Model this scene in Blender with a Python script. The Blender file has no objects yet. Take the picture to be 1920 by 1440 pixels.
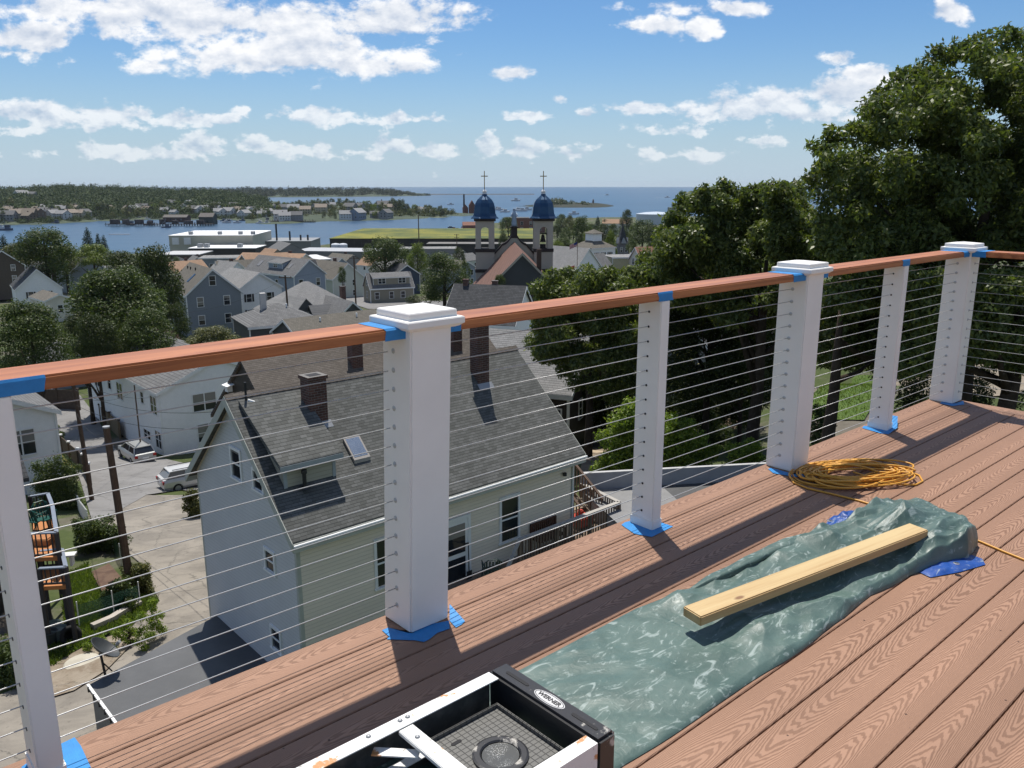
import bpy, bmesh, math, random
import numpy as np
from mathutils import Vector, Matrix
random.seed(7); rng = np.random.default_rng(7)
S = bpy.context.scene; C = S.collection
R = math.radians
# ------------------------------------------------------------ camera
F_PX, EYE_Y = 1565.0, 345.0                      # focal length and eye level in photo pixels
PITCH = math.atan((720 - EYE_Y) / F_PX)
cam = bpy.data.cameras.new('camera'); camo = bpy.data.objects.new('camera', cam); C.objects.link(camo)
cam.sensor_width = 36; cam.lens = 36 * F_PX / 1920; cam.clip_start = .05; cam.clip_end = 40000
camo.rotation_euler = (R(90) - PITCH, 0, 0); S.camera = camo
# ------------------------------------------------------------ light
SUN_EL, SUN_AZ = 67.0, -11.0                     # azimuth from +y, clockwise
sd = Vector((math.sin(R(SUN_AZ)) * math.cos(R(SUN_EL)), math.cos(R(SUN_AZ)) * math.cos(R(SUN_EL)), math.sin(R(SUN_EL))))
sl = bpy.data.lights.new('sun', 'SUN'); sl.energy = 5.0; sl.angle = R(.5); sl.color = (1, .95, .87)
so = bpy.data.objects.new('sun', sl); C.objects.link(so); so.rotation_euler = sd.to_track_quat('Z', 'Y').to_euler()
S.view_settings.view_transform = 'Standard'; S.view_settings.look = 'None'; S.view_settings.gamma = 1
S.view_settings.use_curve_mapping = False; S.view_settings.exposure = .16

class NT:                                        # small node-tree helper
    def __init__(s, nt): s.t = nt
    def n(s, kind, **kw):
        nd = s.t.nodes.new(kind)
        for k, v in kw.items():
            if k.startswith('i_'):
                nd.inputs[k[2:].replace('_', ' ')].default_value = v
            else: setattr(nd, k, v)
        return nd
    def l(s, a, b): s.t.links.new(a, b)
    def val(s, x, sock):
        if isinstance(x, (int, float)): sock.default_value = x
        elif isinstance(x, tuple): sock.default_value = x
        else: s.l(x, sock)
    def m(s, op, a, b=0, c=0, clamp=False):
        nd = s.t.nodes.new('ShaderNodeMath'); nd.operation = op; nd.use_clamp = clamp
        for x, k in zip((a, b, c), nd.inputs): s.val(x, k)
        return nd.outputs[0]
    def v(s, op, a, b=(0, 0, 0), c=(0, 0, 0)):
        nd = s.t.nodes.new('ShaderNodeVectorMath'); nd.operation = op
        for x, k in zip((a, b, c), nd.inputs): s.val(x, k)
        return nd.outputs['Value'] if op in ('LENGTH', 'DOT_PRODUCT') else nd.outputs[0]
    def noise(s, vec, scale, detail=4, rough=.55, dist=0):
        nd = s.t.nodes.new('ShaderNodeTexNoise'); s.l(vec, nd.inputs['Vector'])
        nd.inputs['Scale'].default_value = scale; nd.inputs['Detail'].default_value = detail
        nd.inputs['Roughness'].default_value = rough; nd.inputs['Distortion'].default_value = dist
        return nd.outputs['Fac']
    def ramp(s, fac, stops):
        nd = s.t.nodes.new('ShaderNodeValToRGB'); s.val(fac, nd.inputs[0]); e = nd.color_ramp.elements
        while len(e) < len(stops): e.new(.5)
        for k, (p, c) in zip(e, stops):
            k.position = p; k.color = (c, c, c, 1) if isinstance(c, (int, float)) else (*c, 1)
        return nd.outputs[0]
    def mix(s, fac, a, b, mode='MIX'):
        nd = s.t.nodes.new('ShaderNodeMix'); nd.data_type = 'RGBA'; nd.blend_type = mode
        s.val(fac, nd.inputs[0]); s.val(a if not (isinstance(a, tuple) and len(a) == 3) else (*a, 1), nd.inputs[6])
        s.val(b if not (isinstance(b, tuple) and len(b) == 3) else (*b, 1), nd.inputs[7])
        return nd.outputs[2]
    def sep(s, v):
        nd = s.t.nodes.new('ShaderNodeSeparateXYZ'); s.l(v, nd.inputs[0]); return nd.outputs
    def comb(s, x, y, z):
        nd = s.t.nodes.new('ShaderNodeCombineXYZ')
        for a, k in zip((x, y, z), nd.inputs): s.val(a, k)
        return nd.outputs[0]
    def sstep(s, x, a, b):
        nd = s.t.nodes.new('ShaderNodeMapRange'); nd.interpolation_type = 'SMOOTHSTEP'
        s.val(x, nd.inputs[0]); nd.inputs[1].default_value = a; nd.inputs[2].default_value = b
        return nd.outputs[0]

# ------------------------------------------------------------ pixel geometry of the photograph
cp, sp = math.cos(PITCH), math.sin(PITCH)
def wp(px, py, D):                               # point at forward distance D seen at a photo pixel
    s = (720 - py) / F_PX; z = D * (s * cp - sp) / (cp + s * sp)
    return Vector(((px - 960) / F_PX * (D * cp - z * sp), D, z))
def ray(px, py):
    return Vector((px - 960, (720 - py) * sp + F_PX * cp, (720 - py) * cp - F_PX * sp)) / F_PX
def gp(px, py, z):                               # point on the level z
    d = ray(px, py); return d * (z / d.z)

# ------------------------------------------------------------ sky
W = bpy.data.worlds.new('World'); S.world = W; W.use_nodes = True
W.node_tree.nodes.clear(); t = NT(W.node_tree)
sky = t.n('ShaderNodeTexSky', sky_type='NISHITA', sun_disc=False, sun_elevation=R(SUN_EL), sun_rotation=R(SUN_AZ), altitude=40, air_density=1.0, dust_density=.35, ozone_density=1.6)
gen = t.n('ShaderNodeTexCoord').outputs['Generated']
X_, Y_, Z_ = t.sep(gen)
yy = t.m('MAXIMUM', t.m('ABSOLUTE', Y_), .06)
sx, sz = t.m('DIVIDE', X_, yy), t.m('DIVIDE', Z_, yy)
P2 = t.comb(sx, sz, 0)
P2n = t.comb(sx, t.m('MULTIPLY', sz, 1.7), t.m('MULTIPLY', Y_, .3))
P2a = t.n('ShaderNodeVectorMath', operation='SCALE'); t.l(P2n, P2a.inputs[0]); P2a.inputs['Scale'].default_value = 1
lowc = t.m('SUBTRACT', 1, t.sstep(sz, .06, .13))
def two(p): return t.mix(lowc, t.noise(p, 13, 9, .6, .1), t.noise(p, 30, 8, .58, .1))
n1 = two(P2n); n1s = two(t.v('ADD', P2n, (0.004, .016, 0)))
n2 = t.noise(P2n, 38, 5, .6)
# (px, py, half width, half height, weight) of the clouds in the photograph
CL = [(470, 40, 300, 48, 1), (300, 20, 160, 40, .9), (560, 92, 190, 48, 1), (640, 122, 110, 20, .8), (730, 42, 95, 42, 1.1), (120, 10, 160, 22, .7), (50, 75, 85, 28, 1), (20, 100, 90, 14, .6),
      (60, 218, 130, 24, .9), (190, 215, 70, 22, .9), (20, 240, 60, 14, .6), (370, 224, 80, 12, .8), (270, 215, 20, 10, .7), (590, 216, 80, 15, .85), (460, 206, 16, 9, .6), (740, 222, 26, 11, .6), (800, 222, 22, 8, .4),
      (180, 280, 40, 14, .8), (250, 282, 60, 16, .7), (385, 270, 50, 26, .95), (475, 268, 40, 24, .95), (550, 280, 60, 18, .8), (600, 278, 30, 22, .8), (730, 275, 60, 24, .95), (820, 282, 50, 16, .8), (915, 272, 40, 25, .9), (985, 280, 50, 20, .8), (1070, 288, 50, 16, .7),
      (952, 138, 45, 14, .9), (985, 217, 36, 9, .8), (870, 100, 18, 6, .35), (1225, 45, 50, 20, .8), (1320, 48, 30, 16, .8), (1250, 10, 90, 18, .75), (1380, 15, 50, 14, .9), (1190, 48, 20, 10, .7), (1785, 22, 36, 18, .9),
      (1200, 203, 48, 11, .85), (1390, 205, 110, 26, .9), (1470, 190, 70, 34, 1), (1580, 175, 100, 30, 1), (1650, 160, 60, 22, .8), (1570, 108, 40, 14, .8), (1620, 135, 60, 14, .7), (1520, 215, 70, 16, .8),
      (1260, 245, 60, 12, .5), (1340, 292, 60, 14, .55), (1240, 290, 50, 14, .5), (1450, 265, 60, 12, .45), (1150, 285, 40, 12, .45), (640, 285, 200, 10, .5), (300, 290, 160, 9, .4), (1350, 242, 25, 8, .5), (1050, 185, 14, 6, .5), (1100, 215, 16, 6, .4)]
acc = None
for px, py, rx, ry, w in CL:
    q = wp(px, py, 1); k_ = 1 if py < 240 else .84; q2 = wp(px + rx * 1.28 * k_, py, 1); q3 = wp(px, py - ry * 1.35 * k_ * (1 if py < 240 else .9), 1)
    ix, iz = 1 / abs(q2.x - q.x), 1 / abs(q3.z - q.z)
    d = t.v('MULTIPLY_ADD', P2, (ix, iz, 0), (-q.x * ix, -q.z * iz, 0))
    a = t.m('MULTIPLY_ADD', t.v('LENGTH', d), -w, w)
    acc = a if acc is None else t.m('MAXIMUM', acc, a)
front = t.m('GREATER_THAN', Y_, 0)
gener = t.m('MULTIPLY_ADD', t.noise(P2n, 2.2, 3), 3.0, -1.55)      # loose clouds elsewhere in the sky
offp = t.m('MAXIMUM', t.m('MULTIPLY_ADD', t.m('ABSOLUTE', sx), 3, -2.3), t.m('MULTIPLY_ADD', sz, 3, -.9))
offp = t.m('MAXIMUM', offp, t.m('SUBTRACT', 1, front), clamp=True)
acc = t.m('MAXIMUM', acc, -.6)
acc = t.m('ADD', t.m('MULTIPLY', acc, t.m('SUBTRACT', 1, offp)), t.m('MULTIPLY', gener, offp))
def dens(n): return t.m('ADD', acc, t.m('MULTIPLY_ADD', n, 3.4, -1.70))
d1 = t.m('ADD', dens(n1), t.m('MULTIPLY_ADD', n2, .7, -.35))
d2 = dens(n1s)
mask = t.sstep(d1, .02, .46)
lit = t.m('SUBTRACT', d1, d2)
shade = t.m('MULTIPLY_ADD', t.m('ADD', lit, t.m('MULTIPLY', d1, -.16)), 1.0, .74, clamp=True)
ccol = t.mix(shade, (.44, .53, .68), (.98, .985, 1.0))
low = t.sstep(sz, .02, .14)                       # distant clouds fade into the air near the horizon
mask = t.m('MULTIPLY', mask, t.m('MULTIPLY_ADD', low, .45, .52))
haze = t.m('MULTIPLY', t.sstep(sz, .20, -.01), .5)
air = t.m('POWER', t.sstep(t.m('ABSOLUTE', Z_), .21, -.02), 1.7)      # the air whitens towards the horizon
skyc = t.mix(1.0, sky.outputs[0], (.50, .715, .93), 'MULTIPLY')
skyc = t.mix(t.m('MULTIPLY', air, .93), skyc, (4.5, 5.6, 6.7))
b1 = t.n('ShaderNodeBackground'); t.l(skyc, b1.inputs[0]); b1.inputs[1].default_value = .1
b2 = t.n('ShaderNodeBackground'); t.l(ccol, b2.inputs[0]); b2.inputs[1].default_value = .93
mx = t.n('ShaderNodeMixShader'); t.l(mask, mx.inputs[0]); t.l(b1.outputs[0], mx.inputs[1]); t.l(b2.outputs[0], mx.inputs[2])
t.l(mx.outputs[0], t.n('ShaderNodeOutputWorld').inputs[0])
W.cycles.sampling_method = 'MANUAL'; W.cycles.sample_map_resolution = 512
# ------------------------------------------------------------ mesh helper
class MB:
    def __init__(s): s.v = []; s.f = []; s.mi = []; s.uv = {}
    def add(s, vs, fs, mi=0, uvs=None):
        o = len(s.v); s.v += [tuple(v) for v in vs]
        for k, f in enumerate(fs):
            if uvs: s.uv[len(s.f)] = uvs[k]
            s.f.append([o + i for i in f]); s.mi.append(mi)
        return s
    def box(s, x0, x1, y0, y1, z0, z1, mi=0, M=None):
        vs = [Vector((x, y, z)) for z in (z0, z1) for y in (y0, y1) for x in (x0, x1)]
        if M is not None: vs = [M @ v for v in vs]
        return s.add(vs, [(0, 2, 3, 1), (4, 5, 7, 6), (0, 1, 5, 4), (2, 6, 7, 3), (0, 4, 6, 2), (1, 3, 7, 5)], mi)
    def bar(s, a, b, w, h, mi=0, up=(0, 0, 1)):   # rectangular bar from a to b
        a, b = Vector(a), Vector(b); d = (b - a); L = d.length; d.normalize()
        x = d.cross(Vector(up)); x = x.normalized() if x.length > 1e-5 else Vector((1, 0, 0)); z = x.cross(d)
        M = Matrix((( x.x, d.x, z.x, a.x), (x.y, d.y, z.y, a.y), (x.z, d.z, z.z, a.z), (0, 0, 0, 1)))
        return s.box(-w / 2, w / 2, 0, L, -h / 2, h / 2, mi, M)
    def tube(s, pts, r, n=6, mi=0, cap=True):
        pts = [Vector(p) for p in pts]; rs = r if isinstance(r, (list, tuple)) else [r] * len(pts); o = len(s.v); prev = None
        for i, p in enumerate(pts):
            d = (pts[min(i + 1, len(pts) - 1)] - pts[max(i - 1, 0)]).normalized()
            if prev is None:
                x = d.cross(Vector((0, 0, 1))); x = x if x.length > .05 else d.cross(Vector((1, 0, 0)))
            else: x = prev - d * prev.dot(d)
            x.normalize(); y = d.cross(x); prev = x
            s.v += [tuple(p + (x * math.cos(a) + y * math.sin(a)) * rs[i]) for a in (2 * math.pi * k / n for k in range(n))]
        for i in range(len(pts) - 1):
            for k in range(n):
                a, b = o + i * n + k, o + i * n + (k + 1) % n
                s.f.append([a, b, b + n, a + n]); s.mi.append(mi)
        if cap:
            s.f.append([o + k for k in range(n)][::-1]); s.mi.append(mi)
            s.f.append([o + (len(pts) - 1) * n + k for k in range(n)]); s.mi.append(mi)
        return s
    def lathe(s, prof, n=16, c=(0, 0, 0), mi=0, sq=False, ph=0):
        o = len(s.v); c = Vector(c)
        for r, z in prof:
            s.v += [tuple(c + Vector((r * math.cos(ph + 2 * math.pi * k / n), r * math.sin(ph + 2 * math.pi * k / n), z))) for k in range(n)]
        for i in range(len(prof) - 1):
            for k in range(n):
                a, b = o + i * n + k, o + i * n + (k + 1) % n
                s.f.append([a, b, b + n, a + n]); s.mi.append(mi)
        s.f.append([o + k for k in range(n)][::-1]); s.mi.append(mi)
        s.f.append([o + (len(prof) - 1) * n + k for k in range(n)]); s.mi.append(mi)
        return s
    def prism(s, poly, ext, mi=0):                # polygon swept along ext
        poly = [Vector(p) for p in poly]; ext = Vector(ext); n = len(poly)
        return s.add(poly + [p + ext for p in poly], [list(range(n))[::-1], [n + i for i in range(n)]] + [[i, (i + 1) % n, n + (i + 1) % n, n + i] for i in range(n)], mi)
    def slab(s, faces, th, mi=0):                 # top faces (lists of points) with thickness downwards
        key = {}; vs = []
        def ix(p):
            k = tuple(round(c, 4) for c in p)
            if k not in key: key[k] = len(vs); vs.append(Vector(p))
            return key[k]
        fs = [[ix(p) for p in f] for f in faces]; n = len(vs); ed = {}
        for f in fs:
            for a, b in zip(f, f[1:] + f[:1]): ed[(a, b)] = 1
        allf = fs + [[n + i for i in f[::-1]] for f in fs]
        for a, b in ed:
            if (b, a) not in ed: allf.append([b, a, n + a, n + b])
        return s.add(vs + [v - Vector((0, 0, th)) for v in vs], allf, mi)
    def mesh(s, name, mats, smooth=False, bevel=0, fix=True, sub=0):
        me = bpy.data.meshes.new(name); me.from_pydata(s.v, [], s.f)
        for m in (mats if isinstance(mats, (list, tuple)) else [mats]): me.materials.append(m)
        me.polygons.foreach_set('material_index', s.mi)
        if s.uv:
            ul = me.uv_layers.new(name='UVMap')
            for p in me.polygons:
                if p.index in s.uv:
                    for li, q in zip(p.loop_indices, s.uv[p.index]): ul.data[li].uv = q
        if fix or bevel:
            bm = bmesh.new(); bm.from_mesh(me)
            if fix: bmesh.ops.recalc_face_normals(bm, faces=bm.faces)
            if bevel:
                es = [e for e in bm.edges if len(e.link_faces) == 2 and e.calc_face_angle(0) > .6]
                bmesh.ops.bevel(bm, geom=es, offset=bevel, segments=2, affect='EDGES', clamp_overlap=True)
            bm.to_mesh(me); bm.free()
        if smooth: me.polygons.foreach_set('use_smooth', [True] * len(me.polygons))
        return me
    def build(s, name, mats, parent=None, **kw):
        return link(name, s.mesh(name, mats, **kw), parent)
def link(name, me, parent=None, loc=None, rotz=None):
    o = bpy.data.objects.new(name, me); C.objects.link(o)
    if parent: o.parent = parent
    if loc is not None: o.location = loc
    if rotz is not None: o.rotation_euler = (0, 0, rotz)
    return o
def tag(o, label, cat, group=None):
    o['label'] = label; o['category'] = cat
    if group: o['group'] = group
    return o
def thing(name, label, cat, loc=(0, 0, 0), rotz=0, group=None):
    o = bpy.data.objects.new(name, None); C.objects.link(o); o.location = loc; o.rotation_euler = (0, 0, rotz)
    o.empty_display_size = .3
    return tag(o, label, cat, group)
def struct(o, kind='structure'): o['kind'] = kind; return o
kids = {}
def copy_tree(o, loc, rotz=None, scale=None, label=None, group=None):
    def cp_(x, par):
        c = x.copy(); C.objects.link(c)
        if par: c.parent = par
        for ch in x.children: cp_(ch, c)
        return c
    r = cp_(o, None); r.location = loc
    if rotz is not None: r.rotation_euler = (0, 0, rotz)
    if scale is not None: r.scale = scale if isinstance(scale, tuple) else (scale,) * 3
    if label: r['label'] = label
    if group: r['group'] = group
    return r

# ------------------------------------------------------------ materials
MATS = {}
def newmat(name):
    m = bpy.data.materials.new(name); m.use_nodes = True; t = NT(m.node_tree)
    b = m.node_tree.nodes['Principled BSDF']; return m, t, b
def obj_(t): return t.n('ShaderNodeTexCoord').outputs['Object']
def bump(t, b, h, strength=.4, dist=.02):
    n = t.n('ShaderNodeBump', i_Strength=strength, i_Distance=dist); t.l(h, n.inputs['Height']); t.l(n.outputs[0], b.inputs['Normal'])
def P(name, col, rough=.65, spec=.35, metal=0, var=.14, vs=2.5, bmp=0, bs=40, bd=.01):
    if name in MATS: return MATS[name]
    m, t, b = newmat(name); o = obj_(t)
    n = t.noise(o, vs, 6, .6)
    f = t.m('MULTIPLY_ADD', n, 2 * var * 1.6, 1 - var * 1.6)
    b.inputs['Base Color'].default_value = (*col, 1)
    t.l(t.mix(1.0, col, t.comb(f, f, f), 'MULTIPLY'), b.inputs['Base Color'])
    b.inputs['Roughness'].default_value = rough; b.inputs['Specular IOR Level'].default_value = spec; b.inputs['Metallic'].default_value = metal
    if bmp: bump(t, b, t.noise(o, bs, 4), bmp, bd)
    MATS[name] = m; return m
def shingles(name, col, col2, slope=.9, row=.14, var=.2, axis='x', wide=.30):
    if name in MATS: return MATS[name]
    m, t, b = newmat(name); o = obj_(t); x, y, z = t.sep(o)
    k = 1 / math.sin(math.atan(slope))
    vec = t.comb(x if axis == 'x' else y if axis == 'y' else t.m('ADD', x, y), t.m('MULTIPLY', z, k), 0)
    br = t.n('ShaderNodeTexBrick', offset=.37, squash=1, i_Color1=(*col, 1), i_Color2=(*col2, 1), i_Mortar=(*[c * .62 for c in col], 1), i_Scale=1.0)
    br.inputs['Brick Width'].default_value = wide; br.inputs['Row Height'].default_value = row; br.inputs['Mortar Size'].default_value = row * .05; br.inputs['Mortar Smooth'].default_value = .2; br.inputs['Bias'].default_value = 0
    t.l(vec, br.inputs['Vector'])
    n = t.noise(o, .9, 5); f = t.m('MULTIPLY_ADD', n, var * 2, 1 - var)
    f = t.m('MULTIPLY', f, t.m('MULTIPLY_ADD', t.noise(o, 60, 3), .5, .75))
    fr = t.m('FRACT', t.m('DIVIDE', t.m('MULTIPLY', z, k), row))
    f = t.m('MULTIPLY', f, t.m('MULTIPLY_ADD', t.sstep(fr, .02, .2), .45, .55))
    t.l(t.mix(1.0, br.outputs[0], t.comb(f, f, f), 'MULTIPLY'), b.inputs['Base Color'])
    b.inputs['Roughness'].default_value = .9; b.inputs['Specular IOR Level'].default_value = .25
    bump(t, b, t.m('SUBTRACT', 1, fr), .7, .012)
    MATS[name] = m; return m
def siding(name, col, pitch=.115, var=.08, depth=.8):
    if name in MATS: return MATS[name]
    m, t, b = newmat(name); o = obj_(t); x, y, z = t.sep(o)
    fr = t.m('FRACT', t.m('DIVIDE', z, pitch))
    line = t.sstep(fr, .0, .13)
    n = t.noise(t.comb(t.m('MULTIPLY', x, .4), t.m('MULTIPLY', y, .4), t.m('MULTIPLY', z, .8)), 1.5, 5)
    f = t.m('MULTIPLY', t.m('MULTIPLY_ADD', n, var * 3, 1 - var * 1.5), t.m('MULTIPLY_ADD', line, .34, .66))
    t.l(t.mix(1.0, col, t.comb(f, f, f), 'MULTIPLY'), b.inputs['Base Color'])
    b.inputs['Roughness'].default_value = .6; b.inputs['Specular IOR Level'].default_value = .3
    bump(t, b, t.m('SUBTRACT', 1, fr), depth, .012)
    MATS[name] = m; return m
def brick(name, col):
    if name in MATS: return MATS[name]
    m, t, b = newmat(name); o = obj_(t); x, y, z = t.sep(o)
    br = t.n('ShaderNodeTexBrick', i_Color1=(*col, 1), i_Color2=(*[c * .6 for c in col], 1), i_Mortar=(.16, .15, .14, 1), i_Scale=1.0)
    br.inputs['Brick Width'].default_value = .21; br.inputs['Row Height'].default_value = .075; br.inputs['Mortar Size'].default_value = .006
    t.l(t.comb(t.m('ADD', x, y), z, 0), br.inputs['Vector'])
    f = t.m('MULTIPLY_ADD', t.noise(o, 5, 4), .6, .7)
    t.l(t.mix(1.0, br.outputs[0], t.comb(f, f, f), 'MULTIPLY'), b.inputs['Base Color']); b.inputs['Roughness'].default_value = .9
    MATS[name] = m; return m
def leafmat(name, col, var=.5, trans=.22, gloss=.52):
    if name in MATS: return MATS[name]
    m, t, b = newmat(name); g = t.n('ShaderNodeNewGeometry'); o = obj_(t)
    rnd = g.outputs['Random Per Island']
    f = t.m('MULTIPLY', t.m('MULTIPLY_ADD', rnd, var * 1.2, 1 - var * .6), t.m('MULTIPLY_ADD', t.noise(o, .55, 3), .9, .55))
    hue = t.mix(t.m('POWER', rnd, 2.0), col, (col[0] * 1.5, col[1] * 1.18, col[2] * .8))
    c = t.mix(1.0, hue, t.comb(f, f, f), 'MULTIPLY')
    t.l(c, b.inputs['Base Color']); b.inputs['Roughness'].default_value = gloss; b.inputs['Specular IOR Level'].default_value = .22
    tr = t.n('ShaderNodeBsdfTranslucent'); t.l(t.mix(1.0, c, (1.5, 1.7, .6), 'MULTIPLY'), tr.inputs[0])
    mx = t.n('ShaderNodeMixShader'); mx.inputs[0].default_value = trans
    t.l(b.outputs[0], mx.inputs[1]); t.l(tr.outputs[0], mx.inputs[2]); t.l(mx.outputs[0], m.node_tree.nodes['Material Output'].inputs[0])
    MATS[name] = m; return m
WHITE = P('white_paint', (.84, .815, .765), .45, .4, var=.05, vs=5)
TRIM = P('house_trim', (.74, .74, .72), .6, var=.08)
GLASS = P('window_glass', (.018, .022, .028), .06, .6, var=.3, vs=.8)
_o = MATS['window_glass']; _t = NT(_o.node_tree); _b = _o.node_tree.nodes['Principled BSDF']; _r = _t.n('ShaderNodeObjectInfo').outputs['Random']
_z = _t.sep(obj_(_t))[2]; _c = _t.m('MULTIPLY', _t.m('GREATER_THAN', _z, _t.m('MULTIPLY_ADD', _r, 1.6, .1)), _t.m('GREATER_THAN', _t.m('FRACT', _t.m('MULTIPLY', _r, 7.3)), .45))
_t.l(_t.mix(_t.m('MULTIPLY', _c, .8), (.018, .022, .028), (.26, .25, .23)), _b.inputs['Base Color'])      # blinds half drawn behind some panes
DARK = P('dark_opening', (.02, .02, .022), .8, var=.2)
BRICK = brick('chimney_brick', (.115, .05, .036))
BARK = P('bark', (.055, .042, .032), .95, .1, var=.5, vs=3, bmp=.8, bs=9, bd=.05)
STEEL = P('stainless_steel', (.6, .6, .6), .28, .5, metal=1, var=.05)
BLACKM = P('black_metal', (.02, .02, .022), .5, .4)
GREYM = P('grey_metal', (.3, .31, .32), .5, .4, metal=.4)
CONC = P('weathered_concrete', (.36, .33, .29), .9, .2, var=.3, vs=1.2, bmp=.3, bs=14)
PTWOOD = P('grey_wood', (.17, .13, .1), .9, .15, var=.3, vs=6)
# ------------------------------------------------------------ ground, streets, water, far shores
SEA = -43.0
PROF = [(-40, -4), (0, -9), (14, -13), (20, -15.5), (30, -16.3), (50, -19.5), (72, -22.8), (100, -23.9), (140, -24.8), (200, -27.5), (300, -33), (400, -38), (500, -41.3), (560, -42.0), (1300, -42.2)]
PTS = [(-10.5, 25.3, -16), (-5.7, 20.1, -14.2), (2.4, 27.4, -12.9), (-3, 17, -13.4), (-16, 20, -16.4), (-20, 30, -16.9), (-14.6, 36, -17), (-23, 54, -20.4), (-33, 70, -23), (10, 33, -11.6), (20, 31, -9.4), (30, 35, -9), (15, 20, -9), (10, 24, -12),
       (10, 8, -8.5), (30, 12, -7), (10, 60, -17), (25, 60, -14), (45, 60, -11), (60, 40, -8), (-30, 20, -16), (-40, 50, -19), (70, 100, -15), (50, 100, -19), (120, 120, -14), (6, 42, -14)]
_px, _pz = zip(*PROF)
_res = [(x, y, z - float(np.interp(y, _px, _pz))) for x, y, z in PTS]
def terr(x, y):
    x = np.asarray(x, float); y = np.asarray(y, float); num = 0; den = .12
    for a, b, r in _res:
        w = np.exp(-((x - a) ** 2 + (y - b) ** 2) / 81.0); num = num + w * r; den = den + w
    return np.interp(y, _px, _pz) + num / den
def shore(x, y):                                  # forward distance of the near waterline
    px = x / np.maximum(y, 30) * 1609 + 960
    return np.interp(px, [0, 300, 480, 600, 640, 850, 900, 1000, 1300], [515, 520, 560, 600, 640, 760, 900, 1080, 1150])
def hit(px, py):                                  # where a photo pixel meets the ground
    d = ray(px, py); a, b = 5.0, 900.0
    for k in np.linspace(8, 900, 600):
        q = d * float(k)
        if q.z < float(terr(q.x, q.y)): b = float(k); break
        a = float(k)
    for _ in range(30):
        m = (a + b) / 2; q = d * m
        if q.z < float(terr(q.x, q.y)): b = m
        else: a = m
    return d * b
def axis_pts(segs):
    out = [segs[0][0]]
    for a, b, st in segs: out += list(np.arange(a + st, b + 1e-6, st))
    return np.array(out)
def gridmesh(name, X, Y, Z, mat, smooth=True):
    ny, nx = X.shape; me = bpy.data.meshes.new(name)
    co = np.stack([X, Y, Z], -1).reshape(-1, 3).astype(np.float32); i = np.arange(ny * nx).reshape(ny, nx)
    q = np.stack([i[:-1, :-1], i[:-1, 1:], i[1:, 1:], i[1:, :-1]], -1).reshape(-1, 4)
    qmesh(me, co, q); me.materials.append(mat)
    if smooth: me.polygons.foreach_set('use_smooth', [True] * len(me.polygons))
    return me
def qmesh(me, co, q):
    n = len(q); k = q.shape[1]
    me.vertices.add(len(co)); me.vertices.foreach_set('co', np.asarray(co, np.float32).ravel())
    me.loops.add(n * k); me.loops.foreach_set('vertex_index', q.astype(np.int32).ravel())
    me.polygons.add(n); me.polygons.foreach_set('loop_start', np.arange(0, n * k, k, dtype=np.int32))
    try: me.polygons.foreach_set('loop_total', np.full(n, k, np.int32))
    except Exception: pass
    me.update(calc_edges=True); return me
# terrain material: yards of grass and bare earth near, town grey-green further out
m, t, b = newmat('earth_and_grass'); o = obj_(t)
nA, nB = t.noise(o, .12, 6, .65), t.noise(o, 1.7, 6, .65)
g = t.mix(nB, (.035, .052, .018), (.085, .105, .035)); e = t.mix(nB, (.07, .06, .045), (.2, .18, .15))
t.l(t.mix(t.sstep(nA, .46, .62), g, e), b.inputs['Base Color']); b.inputs['Roughness'].default_value = .95; b.inputs['Specular IOR Level'].default_value = .15
bump(t, b, nB, .6, .12); GROUND = m
xs = axis_pts([(-700, -260, 20), (-260, -60, 8), (-60, 60, 1.2), (60, 260, 8), (260, 1000, 20)])
ys = axis_pts([(-40, 8, 4), (8, 90, 1.2), (90, 300, 6), (300, 1200, 18)])
Xg, Yg = np.meshgrid(xs, ys); Zg = terr(Xg, Yg)
sh = shore(Xg, Yg); Zg = np.where(Yg > sh, np.maximum(-46, -42.2 - (Yg - sh) * .25), Zg)
Zg = Zg + np.where(Yg < 150, np.sin(Xg * 1.3 + Yg * .7) * .03, 0)
struct(link('ground', gridmesh('ground', Xg, Yg, Zg, GROUND)))
# sea
m, t, b = newmat('sea_water'); g = t.n('ShaderNodeTexCoord').outputs['Object']; x, y, z = t.sep(g)
cd = t.n('ShaderNodeCameraData').outputs['View Distance'] if False else None
pv = t.comb(t.m('MULTIPLY', x, .35), y, 0)
w1, w2, w3 = t.noise(pv, .35, 4, .6), t.noise(pv, .03, 4, .55), t.noise(t.comb(t.m('MULTIPLY', x, .12), t.m('MULTIPLY', y, .5), 0), .006, 5, .6)
t.l(t.mix(t.sstep(w3, .3, .7), (.016, .05, .095), (.028, .075, .125)), b.inputs['Base Color'])
b.inputs['Roughness'].default_value = .3; b.inputs['Specular IOR Level'].default_value = .34
bump(t, b, t.m('ADD', w1, t.m('MULTIPLY', w2, 2.5)), .55, .6)
sea = MB(); X0 = 9000
xs2 = [-9000, -3000, -900, 0, 900, 3000, 9000]; ys2 = [180, 600, 1200, 2400, 5000, 12500]
for i in range(len(xs2)):
    for j in range(len(ys2)): sea.v.append((xs2[i], ys2[j], SEA))
for i in range(len(xs2) - 1):
    for j in range(len(ys2) - 1):
        a = i * len(ys2) + j; sea.f.append([a, a + len(ys2), a + len(ys2) + 1, a + 1]); sea.mi.append(0)
struct(sea.build('sea', m, fix=False))
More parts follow.
